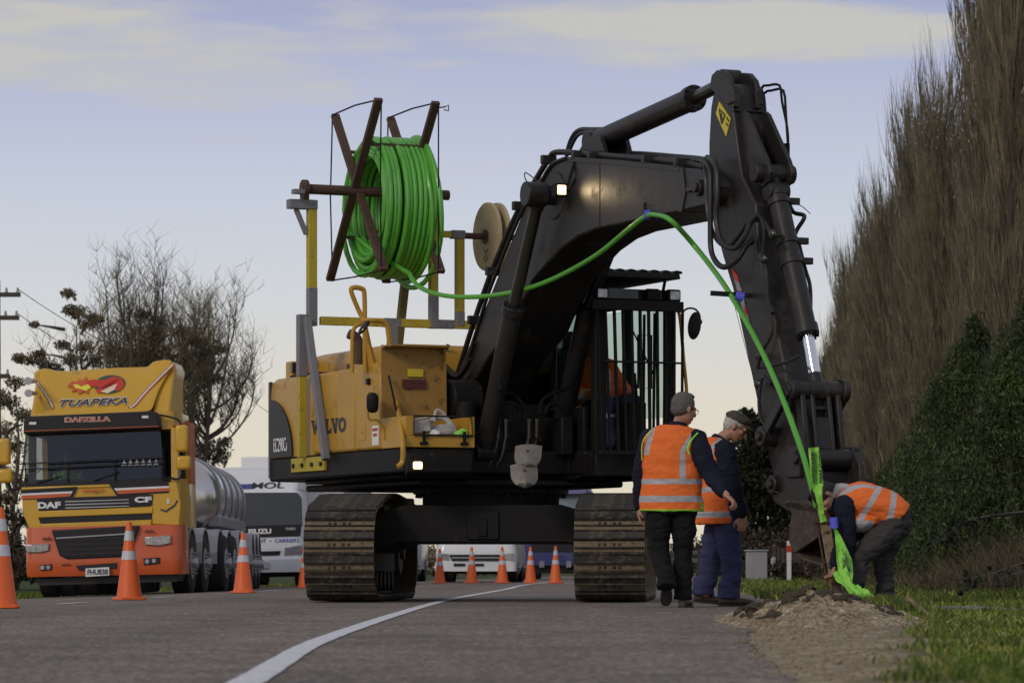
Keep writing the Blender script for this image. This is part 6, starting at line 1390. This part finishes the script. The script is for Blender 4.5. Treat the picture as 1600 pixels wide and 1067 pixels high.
m = MB(); m.bx(-1.1, 1.1, 1.5, 1.56, 1.8, 2.64); m.bx(-1.1, 1.1, .15, .45, 1.78, 1.88); m.box((-.62, 1.1, 2.05), (.5, .14, .7)); m.box((.62, 1.1, 2.05), (.5, .14, .7)); m.tube([(-.62+.22*math.cos(a), .55+.1*math.sin(a), 1.98+.17*math.sin(a)) for a in [i*math.pi/9 for i in range(18)]], .015, 6, closed=True); m.build('cab_interior', 'hose_rubber', cab_t)
m = MB(); front(m, [(44, 676), (255, 674), (261, 752), (255, 754), (45, 757), (41, 752)], -.01, .012); m.v = [V((p.x, p.y+.0+.09*max(0, (p.z-1.8)), p.z)) for p in m.v]; ws = m.build('windscreen', 'windscreen', cab_t)
m = MB(); front(m, [(41, 752), (261, 748), (262, 757), (41, 760)], -.02, .03); m.build('windscreen_seal', 'truck_black', cab_t, bevel=.01)
m = MB(); front(m, [(42, 676), (258, 672), (254, 648), (248, 644), (50, 648), (43, 652)], -.20, .14); m.v = [V((p.x, p.y+.10, p.z)) for p in m.v]; vis = m.build('sun_visor', 'truck_black', TR, bevel=.035)
m = MB(); front(m, [(43, 671.5), (255, 668.5), (255, 667.5), (43, 670.5)], -.105, -.09); m.build('trim_line', 'truck_orange', vis)
fx, fy = V((1, 0, 0)), V((0, 0, 1))
def tt(s, u0, u1, v0, v1, mt, y, par=TR, bold=.02, shear=0): return text(s, 'lettering', mt, par, V((tx(u0), y, tz_(v1))), fx, fy, (v1-v0)/98.2, (u1-u0)/98.2, bold=bold, shear=shear, world=False, depth=.006)
tt('DAFZILLA', 108, 180, 651, 659, 'white_text', -.103, vis, .06); tt('DAFZILLA', 109, 179, 651.5, 658.5, 'truck_orange', -.109, vis, .02)
m = MB(); front(m, [(52, 657), (63, 657), (63, 661), (52, 661)], -.112, -.10); front(m, [(229, 651), (239, 651), (239, 655), (229, 655)], -.112, -.10); m.build('marker_lamp', 'white_paint', vis)
# fairing
m = MB(); rings = []
prof_f = [(37, 645), (37, 585), (44, 570), (62, 567), (76, 573), (120, 570), (180, 568), (226, 568), (232, 560), (252, 557), (268, 563), (275, 580), (276, 600), (272, 615), (250, 635), (245, 645)]
m.prism([(tx(u), tz_(v)) for u, v in [(46, 650), (46, 600), (42, 575), (52, 568), (70, 568), (77, 574), (120, 571), (180, 569), (226, 569), (232, 561), (252, 558), (267, 562), (271, 576), (266, 610), (266, 648)]], .95, 2.0, 'xz')
fr = m.build('roof_fairing', 'truck_yellow', TR, bevel=.05)
def grid_panel(rows, name, mt, par):   # rows of (u, v, y) front surface, thickened backwards
    m = MB(); n = len(rows[0]); vs = [V((tx(u), y, tz_(v))) for r in rows for u, v, y in r]; k = len(vs); vs += [v+V((0, .05, 0)) for v in vs[:]]; fs = []
    R_ = len(rows)
    for j in range(R_-1):
        for i in range(n-1): a = j*n+i; fs += [(a, a+1, a+n+1, a+n), (k+a+n, k+a+n+1, k+a+1, k+a)]
    b_ = [i for i in range(n)]+[j*n+n-1 for j in range(1, R_)]+[(R_-1)*n+i for i in range(n-2, -1, -1)]+[j*n for j in range(R_-2, 0, -1)]
    for i in range(len(b_)): a, c = b_[i], b_[(i+1) % len(b_)]; fs.append((a, c, k+c, k+a))
    m.add(vs, fs); o = m.build(name, mt, par, smooth=True, ang=60); s_ = o.modifiers.new('s', 'SUBSURF'); s_.levels = s_.render_levels = 2; return o
rows = []
for v_, y_, uL, uR, top in ((648, .12, 70, 242, 0), (632, .292, 66, 244, 0), (605, .583, 58, 250, 0), (582, .83, 54, 262, 0), (570, .96, 50, 268, 1)):
    r = []
    for i in range(13):
        f = i/12; u = uL+(uR-uL)*f; dv = (-4*f)
        if top: dv += (3 if .12 < f < .86 else 0)+(-9 if f > .9 else 0)
        r.append((u, v_+dv, y_))
    rows.append(r)
grid_panel(rows, 'deflector', 'truck_yellow', fr)
m = MB(); sidep = [(.10, tz_(647)), (.95, tz_(566)), (2.0, tz_(566)), (2.0, tz_(648))]
m.prism([(.25, tz_(646)), (.55, tz_(615)), (.95, tz_(575)), (1.95, tz_(572)), (1.95, tz_(648))], tx(240), tx(268)); m.prism([(.25, tz_(648)), (.55, tz_(622)), (.95, tz_(580)), (1.95, tz_(578)), (1.95, tz_(650))], tx(47), tx(72)); m.build('fairing_side', 'truck_yellow', fr, bevel=.04)
def surf_y(v): return .12+(648-v)/78*.84
def on_fair(name, pts, mt, lift=.012):
    m = MB(); vs = [V((tx(u), surf_y(v)-.03-lift, tz_(v)-.0)) for u, v in pts]; n = len(vs); vs += [p+V((0, .02, 0)) for p in vs[:]]
    m.add(vs, [list(range(n)), list(range(2*n-1, n-1, -1))]+[(i, (i+1) % n, n+(i+1) % n, n+i) for i in range(n)]); return m.build(name, mt, fr)
for dv, mt in ((0, 'white_paint'), (2.2, 'dark_text'), (-2.6, 'truck_orange')):
    m = MB(); 
    for (pts) in ([(246, 619), (226-40*0+0, 632)],):
        pass
    q = [(206, 636), (212, 634), (228, 612), (246, 590), (266, 567)]
    mb_ = MB(); pp = [V((tx(u-dv), surf_y(v)-.045-(.0 if v > 600 else .02), tz_(v))) for u, v in q]; mb_.tube(spl(pp, 3), .018 if dv == 0 else .011, 4); mb_.build('stripe', mt, fr)
    q = [(84, 634), (74, 618), (60, 600), (47, 584)]; mb_ = MB(); pp = [V((tx(u-dv*.7), surf_y(v)-.045, tz_(v))) for u, v in q]; mb_.tube(spl(pp, 3), .014 if dv == 0 else .009, 4); mb_.build('stripe', mt, fr)
# lettering and emblem lie on the sloping deflector
sl = V((0, .84, .794)).normalized()
def ft(s, u0, u1, v0, v1, mt, lift, bold, shear):
    o = V((tx(u0), surf_y(v1)-.03-lift, tz_(v1))); return text(s, 'lettering', mt, fr, o, V((1, 0, .02)), sl, (v1-v0)/98.2/sl.z*1.0, (u1-u0)/98.2, bold=bold, shear=shear, world=False, depth=.004)
ft('TUAPEKA', 93, 202, 620.5, 633.5, 'white_text', 0, .05, .28); ft('TUAPEKA', 94, 201, 621.5, 632.5, 'dark_text', .012, .015, .28)
el_ = lambda cu, cv, ru, rv, n=24: [(cu+ru*math.cos(2*math.pi*k/n), cv+rv*math.sin(2*math.pi*k/n)) for k in range(n)]
on_fair('emblem', el_(169, 597, 25, 15.5), 'emblem_green', .015)
on_fair('emblem', [(130, 592), (140, 588), (158, 590), (172, 584), (184, 586), (191, 594), (192, 602), (186, 609), (176, 606), (170, 600), (158, 601), (148, 606), (152, 611), (162, 611), (160, 606), (148, 600), (134, 600)], 'truck_red', .022)
on_fair('emblem', [(156, 609), (168, 602), (181, 596), (178, 606), (168, 612)], 'cream', .028)
on_fair('emblem', [(102, 598), (108, 590), (116, 592), (118, 587), (124, 590), (130, 583), (134, 590), (140, 592), (142, 600), (136, 604), (138, 612), (130, 608), (122, 612), (118, 606), (110, 608), (112, 602)], 'truck_orange', .018)
on_fair('emblem', [(110, 596), (118, 596), (124, 600), (134, 596), (140, 602), (132, 607), (124, 604), (116, 602)], 'yellow_trim', .024)
m = MB()
for v in (593, 612): m.cyl((tx(52), -.12, tz_(v)), (tx(53), .55, tz_(v-3)), .045, .03); m.cyl((tx(52), -.13, tz_(v)), (tx(52), -.10, tz_(v)), .062)
m.build('air_horn', 'steel_dull', fr, smooth=True, ang=40)
# lower front
m = MB(); front(m, [(36, 758), (280, 755), (286, 790), (283, 823), (240, 820), (236, 760), (90, 762), (86, 824), (48, 824), (38, 800)], -.03, .03); m.build('front_panel', 'truck_yellow', cab_t, bevel=.015)
m = MB(); front(m, [(60, 776), (243, 774), (241, 791), (64, 799)], -.05, -.02); g1_ = m.build('grille', 'truck_black', cab_t, bevel=.006)
m = MB(); front(m, [(62, 806), (241, 802), (241, 816), (66, 818)], -.035, -.02); m.build('grille', 'truck_black', cab_t, bevel=.006)
m = MB(); front(m, [(60, 796), (242, 793), (242, 803), (62, 806)], -.055, -.01); front(m, [(64, 816), (240, 813), (239, 822), (68, 826)], -.055, -.01); m.build('grille_bar', 'truck_yellow', cab_t, bevel=.01)
m = MB()
for v in (781, 786, 791): front(m, [(105, v), (205, v-.6), (205, v+.6), (105, v+1.8)], -.056, -.05)
m.build('louvre', 'grey_panel', g1_)
m = MB(); front(m, [(41, 778), (121, 775), (114, 777), (43, 778)][:0] or [(36, 762), (125, 759), (116, 776), (38, 778)], -.036, -.03); front(m, [(174, 756), (268, 754), (268, 772), (186, 775)], -.036, -.03); m.build('stripe', 'truck_black', cab_t)
m = MB(); front(m, [(36, 768), (117, 766), (112, 774), (38, 777)], -.042, -.036); front(m, [(182, 763), (268, 761), (268, 769), (189, 772)], -.042, -.036); m.build('stripe', 'white_paint', cab_t)
m = MB(); front(m, [(36, 771), (114, 769), (112, 774), (38, 777)], -.046, -.042); front(m, [(185, 766), (268, 764), (268, 769), (189, 772)], -.046, -.042); m.build('stripe', 'truck_orange', cab_t)
tt('DAF', 62, 98, 782, 792, 'white_text', -.055, cab_t, .05); tt('CF', 214, 241, 777, 786, 'white_text', -.055, cab_t, .05); tt('8', 34, 39, 791, 798, 'white_text', -.04, cab_t, .03); tt('8', 264, 269, 781, 789, 'white_text', -.04, cab_t, .03); tt('shogun', 132, 167, 762, 769, 'truck_orange', -.04, cab_t, .02)
m = MB(); front(m, [(254, 796), (262, 799), (276, 790), (280, 783), (282, 784), (277, 793), (263, 802), (254, 799)], -.04, -.03); m.build('stripe', 'dark_text', cab_t)
# orange bumper
m = MB(); m.loft([rrect(-1.25, 1.24, -.10, 1.0, .16, .33), rrect(-1.26, 1.25, -.14, 1.0, .18, .45), rrect(-1.26, 1.25, -.12, 1.0, .18, .66), rrect(-1.25, 1.24, -.06, 1.0, .16, 1.12)]); bmp = m.build('bumper', 'truck_orange', TR, smooth=True, ang=40)
m = MB(); front(m, [(84, 826), (222, 822), (206, 866), (196, 870), (108, 872), (96, 866)], -.16, -.04); gg = m.build('grille', 'truck_black', bmp, bevel=.02)
m = MB()
for v in (842, 850, 858, 865): front(m, [(100, v), (206, v-2), (206, v-.2), (100, v+1.8)], -.175, -.155)
m.build('louvre', 'hose_rubber', gg); m = MB(); front(m, [(92, 838), (214, 833), (214, 835), (92, 840)], -.185, -.16); m.build('trim_line', 'steel_dull', gg)
m = MB(); front(m, [(121, 882), (186, 879), (186, 888), (126, 890)], -.155, -.1); m.build('air_intake', 'truck_black', bmp, bevel=.01)
m = MB(); front(m, [(41, 848), (80, 847), (79, 858), (66, 861), (44, 860)], -.15, -.08); front(m, [(229, 840), (270, 838), (271, 851), (250, 854), (230, 852)], -.15, -.08); hl = m.build('headlight', 'headlamp', bmp, bevel=.012)
m = MB(); front(m, [(64, 880), (84, 879), (84, 888), (66, 889)], -.155, -.1); front(m, [(227, 873), (253, 872), (253, 882), (228, 884)], -.155, -.1); fgl = m.build('fog_lamp', 'truck_black', bmp, bevel=.008)
m = MB(); 
for u, v in ((69, 884), (78, 884), (233, 878), (244, 877)): m.cyl((tx(u), -.17, tz_(v)), (tx(u), -.15, tz_(v)), .035)
m.build('lens', 'headlamp', fgl)
m = MB(); front(m, [(137, 887), (174, 885.5), (174, 898.5), (137, 900)], -.20, -.16); pt = m.build('number_plate', 'white_paint', bmp, bevel=.004); tt('FHU838', 140, 172, 888.5, 897, 'dark_text', -.2, pt, .03)
m = MB()
for (cu, cv) in ((75, 841), (236, 833), (105, 883)):
    for k in range(5): m.tube([(tx(cu-6+3*k), -.135, tz_(cv)), (tx(cu-5+3*k), -.135, tz_(cv-3-2*(k % 2))), (tx(cu-3+3*k), -.135, tz_(cv))], .008, 4)
m.build('decal', 'dark_text', bmp)
m = MB(); front(m, [(50, 902), (280, 898), (276, 910), (60, 912)], .05, 1.2); m.build('underbody', 'hose_rubber', TR)
# side of the cab, steps, mirrors, wipers, bull bar rod
m = MB(); m.prism([(.28, 1.85), (1.35, 1.85), (1.35, 2.58), (.30, 2.58), (.24, 2.2)], 1.145, 1.155); m.build('side_window', 'windscreen', cab_t)
m = MB(); m.prism([(.10, 2.70), (1.6, 2.85), (1.6, 2.62), (.5, 2.62)], 1.15, 1.19); m.prism([(1.4, 1.1), (2.1, 1.1), (2.1, 2.8), (1.4, 2.8)], 1.14, 1.215); m.build('side_stripe', 'truck_orange', cab_t)
for k, (mt, y) in enumerate((('white_paint', .16), ('dark_text', .20), ('white_paint', .24))):
    m = MB(); m.bar((1.195+.004*k, y, 1.82), (1.155, y+.14, 2.66), .03, .014); m.build('side_stripe', mt, cab_t)
for (u, v, w, h, s) in ((12, 702, 20, 41, -1), (13, 740, 24, 22, -1), (291, 688, 20, 42, 1), (293, 726, 23, 22, 1)):
    m = MB(); m.box((tx(u), -.12, tz_(v)), (w/98.2, .16, h/98.2)); mi = m.build('mirror', 'truck_yellow', TR, bevel=.05, seg=3)
for s, pts in ((-1, [(40, 660), (20, 668), (14, 684)]), (-1, [(38, 757), (22, 762), (16, 748)]), (1, [(256, 650), (284, 658), (290, 672)]), (1, [(270, 748), (284, 750), (291, 735)])):
    m = MB(); m.tube(spl([(tx(u), .0, tz_(v)) for u, v in pts], 4), .018, 6); m.build('mirror_arm', 'truck_black', TR)
m = MB(); m.tube([(tx(36), -.1, tz_(722)), (tx(262), -.1, tz_(716))], .012, 6); m.tube([(tx(36), -.1, tz_(731)), (tx(262), -.1, tz_(724))], .012, 6)
for u in (44, 110, 184, 258): m.tube([(tx(u), -.1, tz_(719)), (tx(u), -.06, tz_(752))], .010, 6)
m.tube([(tx(60), -.04, tz_(752)), (tx(100), -.03, tz_(742))], .014, 5); m.tube([(tx(150), -.04, tz_(750)), (tx(190), -.03, tz_(738))], .014, 5); m.build('stone_guard', 'truck_black', TR)
m = MB()
for k in range(6): m.prism([(tx(194+k*10), tz_(729)), (tx(199+k*10), tz_(718)), (tx(203+k*10), tz_(728))], -.055, -.03, 'xz')
m.build('dash_card', 'grey_panel', ws)
def wheel(par, x, y, r=.50, w=.28, z=None, dual=False, rim='steel_dull'):
    m = MB(); m.wheel((x, y, r), r, w, n=32); t = m.build('wheel', 'tyre', par, smooth=True, ang=50)
    s = 1 if x > 0 else -1; m = MB(); m.cyl((x+s*w*.38, y, r), (x+s*w*.52, y, r), r*.58, r*.50, n=24); m.cyl((x+s*w*.5, y, r), (x+s*(w*.5+.10), y, r), r*.22, r*.16, n=16)
    for k in range(10): a = 2*math.pi*k/10; m.cyl((x+s*w*.5, y+r*.34*math.cos(a), r+r*.34*math.sin(a)), (x+s*(w*.5+.07), y+r*.34*math.cos(a), r+r*.34*math.sin(a)), .022, n=6)
    m.build('rim', rim, t); return t
for y in (1.35, 3.1, 5.2, 6.5):
    for s in (-1, 1): wheel(TR, s*1.08, y, .50, .30 if y < 4 else .5)
m = MB(); m.bx(-.45, .45, 1.0, 8.0, .65, .95); m.bx(-1.2, -.5, 3.7, 4.6, .5, 1.1); m.build('chassis', 'black_metal', TR)
m = MB()
for y in (1.35, 3.1, 5.2, 6.5):
    for s in (-1, 1): m.prism([(y+.60*math.cos(a), .5+.60*math.sin(a)) for a in [math.pi*k/10 for k in range(11)]]+[(y+.56*math.cos(a), .5+.56*math.sin(a)) for a in [math.pi*k/10 for k in range(10, -1, -1)]], s*.88, s*1.24)
m.build('mudguard', 'steel_dull', TR)
# driver
def driver(loc, parent_rot, label, vest='hivis_green'):
    p = thing('person', label, 'person', loc); b = MB(); hc = V((0, -.05, .72)); head(b, hc, (0, -1, -.1), (0, 0, 1)); limb(b, [(0, 0, .5), (0, 0, .6), hc], [.06, .055, .055]); limb(b, [(0, .05, 0), (0, 0, .3), (0, 0, .48)], [.15, .15, .12]); limb(b, [(-.18, 0, .45), (-.25, -.1, .22), (-.12, -.35, .25)], [.05, .04, .03]); limb(b, [(.18, 0, .45), (.25, -.1, .22), (.12, -.35, .25)], [.05, .04, .03]); remesh(b, 'body', 'skin', p, .012)
    m = MB(); limb(m, [(0, .05, .0), (0, 0, .3), (0, 0, .46)], [.19, .19, .13]); limb(m, [(-.18, 0, .45), (-.25, -.1, .22), (-.14, -.3, .25)], [.07, .06, .05]); limb(m, [(.18, 0, .45), (.25, -.1, .22), (.14, -.3, .25)], [.07, .06, .05]); remesh(m, 'jacket', vest, p, .014)
    m = MB(); m.ell((0, -.02, .77), (.088, .11, .09)); m.build('hair', 'hair_dark', p, smooth=True)
drv_loc = WM[TR.name] @ V((-.70, .92, 1.50))
driver(drv_loc, 0, 'truck driver in a bright green jacket behind the windscreen of the yellow truck')
# ---------------- tank trailer ----------------
TT = thing('tank_trailer', 'polished steel tanker trailer coupled behind the yellow truck', 'trailer', (-6.12, 63.2, -.10), rot=(0, rad(-1.5), rad(1.2)))
m = MB(); rings = []
for y, s in ((0, .55), (.10, .85), (.25, .96), (.5, 1.0), (9.0, 1.0), (9.3, .9)):
    rings.append([V((.97*s*math.copysign(abs(math.cos(a))**.85, math.cos(a)), y, 1.72+.74*s*math.copysign(abs(math.sin(a))**.9, math.sin(a)))) for a in [2*math.pi*k/36 for k in range(36)]])
m.loft(rings); tk = m.build('tank', 'steel_tank', TT, smooth=True, ang=60)
m = MB()
for y in (.6, 2.6, 4.6, 6.6, 8.6): m.tube([(.985*math.copysign(abs(math.cos(a))**.85, math.cos(a)), y, 1.72+.755*math.copysign(abs(math.sin(a))**.9, math.sin(a))) for a in [2*math.pi*k/36 for k in range(36)]], .03, 5, closed=True)
m.bx(-.3, .3, .6, 8.6, 2.44, 2.52); m.build('band', 'steel_dull', tk)
m = MB(); m.bx(.75, .99, .5, 8.8, 1.16, 1.36); m.bx(-.99, -.75, .5, 8.8, 1.16, 1.36); m.bx(-.45, .45, .2, 9.0, .85, 1.05); m.build('side_rail', 'steel_dull', TT, bevel=.02)
for y in (1.6, 2.9, 6.2, 7.5, 8.8):
    for s in (-1, 1): wheel(TT, s*1.0, y, .50, .46)
m = MB()
for y in (1.6, 2.9, 6.2, 7.5, 8.8):
    for s in (-1, 1): m.prism([(y+.60*math.cos(a), .5+.60*math.sin(a)) for a in [math.pi*k/10 for k in range(11)]]+[(y+.57*math.cos(a), .5+.57*math.sin(a)) for a in [math.pi*k/10 for k in range(10, -1, -1)]], s*.75, s*1.26)
m.build('mudguard', 'steel_dull', TT)
# ---------------- white box truck ----------------
IZ = thing('box_truck', 'white cab-over box truck behind the tanker with dark windscreen', 'truck', (-5.42, 75.0, -.09), rot=(0, rad(-1), rad(-3)))
ix = lambda u: (u-396)*75/5600
iz = lambda v: (889-v)*75/5600+.33+.09
def ifr(m, pts, y0, y1): m.prism([(ix(u), iz(v)) for u, v in pts], y0, y1, 'xz')
m = MB(); m.loft([rrect(-1.1, 1.08, -.02, 1.7, .18, .55), rrect(-1.1, 1.08, -.04, 1.7, .18, .95), rrect(-1.09, 1.07, .02, 1.7, .16, 1.30), rrect(-1.0, .98, .22, 1.7, .16, 2.02), rrect(-.96, .94, .30, 1.7, .18, 2.1)]); ic = m.build('cab', 'white_paint', IZ, smooth=True, ang=40)
m = MB(); ifr(m, [(322, 768), (466, 770), (473, 778), (475, 822), (470, 826), (324, 826), (319, 820)], -.02, .04); m.v = [V((p.x, p.y+.02+.27*max(0, (p.z-1.30)), p.z)) for p in m.v]; m.build('windscreen', 'van_glass', ic, bevel=.02)
m = MB(); ifr(m, [(322, 822), (474, 820), (472, 838), (322, 840)], -.06, .02); gb = m.build('grille', 'truck_black', ic, bevel=.01)
def it(s, u0, u1, v0, v1, mt, y, par, bold=.03, shear=0): return text(s, 'lettering', mt, par, V((ix(u0), y, iz(v1))), fx, fy, (v1-v0)*75/5600, (u1-u0)*75/5600, bold=bold, shear=shear, world=False, depth=.006)
it('ISUZU', 391, 427, 826, 834, 'white_text', -.065, gb, .05); it('TURBO', 449, 465, 825, 829, 'grey_panel', -.065, gb)
it('FAST  \u2022  FREIGHT  \u2022  CARRIERS', 352, 470, 842, 848, 'blue_letters', -.045, ic, .0)
m = MB(); ifr(m, [(330, 862), (441, 861), (439, 868), (332, 869)], -.05, 0); ifr(m, [(434, 875), (452, 873), (448, 882), (436, 883)], -.13, -.05); m.build('grille', 'truck_black', ic, bevel=.008)
m = MB(); ifr(m, [(447, 856), (475, 852), (476, 867), (446, 869)], -.05, .02); ifr(m, [(318, 854), (345, 856), (345, 869), (318, 868)], -.05, .02); m.build('headlight', 'headlamp', ic, bevel=.015)
m = MB(); m.loft([rrect(-1.1, 1.08, -.12, .5, .16, .35), rrect(-1.1, 1.08, -.14, .5, .16, .62), rrect(-1.08, 1.06, -.06, .5, .14, .68)]); ib = m.build('bumper', 'white_paint', IZ, smooth=True, ang=40)
m = MB(); ifr(m, [(398, 878), (423, 878), (423, 888), (398, 888)], -.17, -.14); m.build('number_plate', 'grey_panel', ib)
m = MB(); m.loft([rrect(-.98, .98, .30, 1.7, .16, 2.08), rrect(-.96, .96, .40, 1.7, .16, 2.42), rrect(-.9, .9, .62, 1.7, .16, 2.55)]); ih = m.build('roof_fairing', 'white_paint', IZ, smooth=True, ang=50)
it('MOL', 394, 445, 753, 763, 'dark_text', .31, ih, .02, .1)
m = MB()
for k in range(7): m.prism([(ix(367+k*4), iz(763)), (ix(369.5+k*4), iz(763)), (ix(371+k*4), iz(755)), (ix(368.5+k*4), iz(755))], .285, .33, 'xz')
m.build('stripe', 'blue_letters', ih)
m = MB(); m.bx(-1.2, 1.75, 2.0, 8.5, .95, 2.62); bx_ = m.build('box_body', 'white_paint', IZ, bevel=.03)
m = MB(); m.bx(-.4, .9, 1.5, 2.02, 2.3, 2.82); rf = m.build('chiller_unit', 'white_paint', IZ, bevel=.03)
m = MB()
for i in range(3):
    for j in range(4): m.bx(.30+i*.14, .40+i*.14, 1.48, 1.51, 2.38+j*.1, 2.45+j*.1)
m.build('vent_grille', 'dark_text', rf)
m = MB(); m.bx(-.95, .95, .2, 1.8, .25, .6); m.bx(-.4, .4, 1.5, 8, .55, .9); m.build('chassis', 'black_metal', IZ)
for y in (.75, 5.5):
    for s in (-1, 1): wheel(IZ, s*.95, y, .40, .24)
# white semi trailer body farther back on the left lane
m = MB(); m.bx(-1.25, 1.25, 0, 9, 1.0, 3.15); o = m.build('trailer_box', 'grey_panel', bevel=.04); o.location = (-6.55, 92, -.1); 
vt = thing('box_trailer', 'tall pale freight box standing behind the white truck', 'trailer', (-6.35, 90, -.1), rad(-4)); bpy.data.objects.remove(o)
m = MB(); m.bx(-1.7, 1.25, 0, 9, 1.0, 2.98); m.build('box_body', 'grey_panel', vt, bevel=.04); m = MB(); m.bx(-1.2, 1.2, .3, 8.5, .5, 1.0); m.build('chassis', 'black_metal', vt)
for y in (1.5, 6.5, 7.8):
    for s in (-1, 1): wheel(vt, s*1.0, y, .48, .3)
# ---------------- white utility, dark blue truck, van ----------------
UT = thing('utility_vehicle', 'white utility vehicle with chrome bumper waiting behind the cones', 'utility', (-.90, 89.5, 0), rad(-3)); jx = lambda u: (u-744)*89.5/5600; jz = lambda v: (889-v)*89.5/5600+.33
def jf(m, pts, y0, y1): m.prism([(jx(u), jz(v)) for u, v in pts], y0, y1, 'xz')
m = MB(); m.loft([rrect(-1.0, 1.0, .0, 4.9, .2, .42), rrect(-1.02, 1.02, -.03, 4.9, .2, .75), rrect(-.98, .98, .05, 4.9, .22, .98)]); m.loft([rrect(-.95, .95, .15, 1.5, .25, .97), rrect(-.88, .88, .30, 1.5, .3, 1.08)]); ub = m.build('body', 'white_paint', UT, smooth=True, ang=45)
m = MB(); m.loft([rrect(-.92, .92, 1.2, 3.2, .2, 1.03), rrect(-.75, .75, 1.9, 3.1, .2, 1.68)]); m.build('glasshouse', 'black_glass', UT, smooth=True, ang=45)
m = MB(); jf(m, [(702, 866), (786, 866), (783, 876), (706, 876)], -.06, .02); gl_ = m.build('grille', 'truck_black', ub, bevel=.01); m = MB(); jf(m, [(706, 870), (783, 870), (783, 872), (706, 872)], -.08, -.05); m.build('grille_bar', 'steel_dull', gl_)
m = MB(); jf(m, [(686, 864), (701, 865), (702, 875), (684, 874)], -.05, .02); jf(m, [(787, 865), (802, 864), (804, 874), (787, 875)], -.05, .02); m.build('headlight', 'headlamp', ub, bevel=.01)
m = MB(); m.loft([rrect(-1.02, 1.02, -.18, .3, .1, .28), rrect(-1.02, 1.02, -.18, .3, .1, .50)]); bb = m.build('bumper', 'white_paint', UT, smooth=True, ang=45); m = MB(); jf(m, [(710, 880), (728, 880), (728, 884), (710, 884)], -.21, -.15); jf(m, [(742, 880), (757, 880), (757, 884), (742, 884)], -.21, -.15); m.build('air_intake', 'truck_black', bb)
m = MB(); m.bx(-.8, .8, .1, 4.7, .22, .45); m.build('underbody', 'black_metal', UT)
for y in (.7, 3.7):
    for s in (-1, 1): wheel(UT, s*.88, y, .37, .24)
m = MB()
for x in (-.85, .85): m.bx(x-.11, x+.11, -.02, .02, .95, 1.15)
um = m.build('mirror_arm', 'black_metal', UT) if False else None
BL = thing('dark_truck', 'dark blue truck with pale windscreen behind the cones on the right', 'truck', (1.42, 114, 0), rad(-4)); kx = lambda u: (u-870)*114/5600; kz = lambda v: (889-v)*114/5600+.33
def kf(m, pts, y0, y1): m.prism([(kx(u), kz(v)) for u, v in pts], y0, y1, 'xz')
m = MB(); m.loft([rrect(-1.22, 1.22, 0, 2.0, .15, .45), rrect(-1.22, 1.22, 0, 2.0, .15, 1.75), rrect(-1.12, 1.12, .15, 2.0, .15, 2.75), rrect(-1.0, 1.0, .4, 2.0, .2, 2.95)]); kb = m.build('cab', 'blue_paint', BL, smooth=True, ang=40)
m = MB(); kf(m, [(822, 771), (916, 771), (922, 803), (817, 803)], -.02, .04); m.v = [V((p.x, p.y+.15*max(0, p.z-1.8), p.z)) for p in m.v]; m.build('windscreen', mat('pale_glass', (.20, .24, .27), .1, var=.3, scale=1.5), kb, bevel=.02)
m = MB(); kf(m, [(820, 764), (918, 764), (918, 772), (820, 772)], -.2, .3); m.build('sun_visor', mat('mauve_paint', (.20, .17, .34), .4), kb, bevel=.02)
m = MB(); kf(m, [(830, 830), (910, 830), (910, 862), (830, 862)], -.04, .02); m.build('grille', 'truck_black', kb, bevel=.01); m = MB(); kf(m, [(885, 876), (893, 876), (893, 886), (885, 886)], -.04, .02); kf(m, [(843, 876), (851, 876), (851, 886), (843, 886)], -.04, .02); m.build('headlight', 'headlamp', kb)
m = MB(); m.bx(-1.2, 1.2, .1, 2, .2, .5); m.bx(-.4, .4, 1, 9, .6, .9); m.build('chassis', 'black_metal', BL)
m = MB(); m.bx(-1.2, 1.2, 2.4, 9.5, .95, 2.3); m.build('load_body', 'grey_panel', BL, bevel=.03)
for y in (1.2, 6.5):
    for s in (-1, 1): wheel(BL, s*1.05, y, .48, .3)
VN = thing('white_van', 'white van glimpsed past the rear of the left track', 'van', (-3.55, 96, -.02), rad(-3))
m = MB(); m.loft([rrect(-.95, .95, 0, 4.6, .2, .35), rrect(-.97, .97, -.02, 4.6, .2, .95), rrect(-.92, .92, .5, 4.6, .2, 1.1), rrect(-.8, .8, 1.3, 4.6, .2, 1.85)]); vb = m.build('body', 'white_paint', VN, smooth=True, ang=45)
m = MB(); m.prism([(-.75, 1.12), (.75, 1.12), (.66, 1.7), (-.66, 1.7)], .5, .56, 'xz'); m.v = [V((p.x, p.y+1.05*(p.z-1.12), p.z)) for p in m.v]; m.build('windscreen', 'black_glass', vb); m = MB(); m.bx(-.9, -.6, -.03, .02, .7, .88); m.bx(.6, .9, -.03, .02, .7, .88); m.build('headlight', 'headlamp', vb)
for y in (.8, 3.6):
    for s in (-1, 1): wheel(VN, s*.85, y, .34, .22)
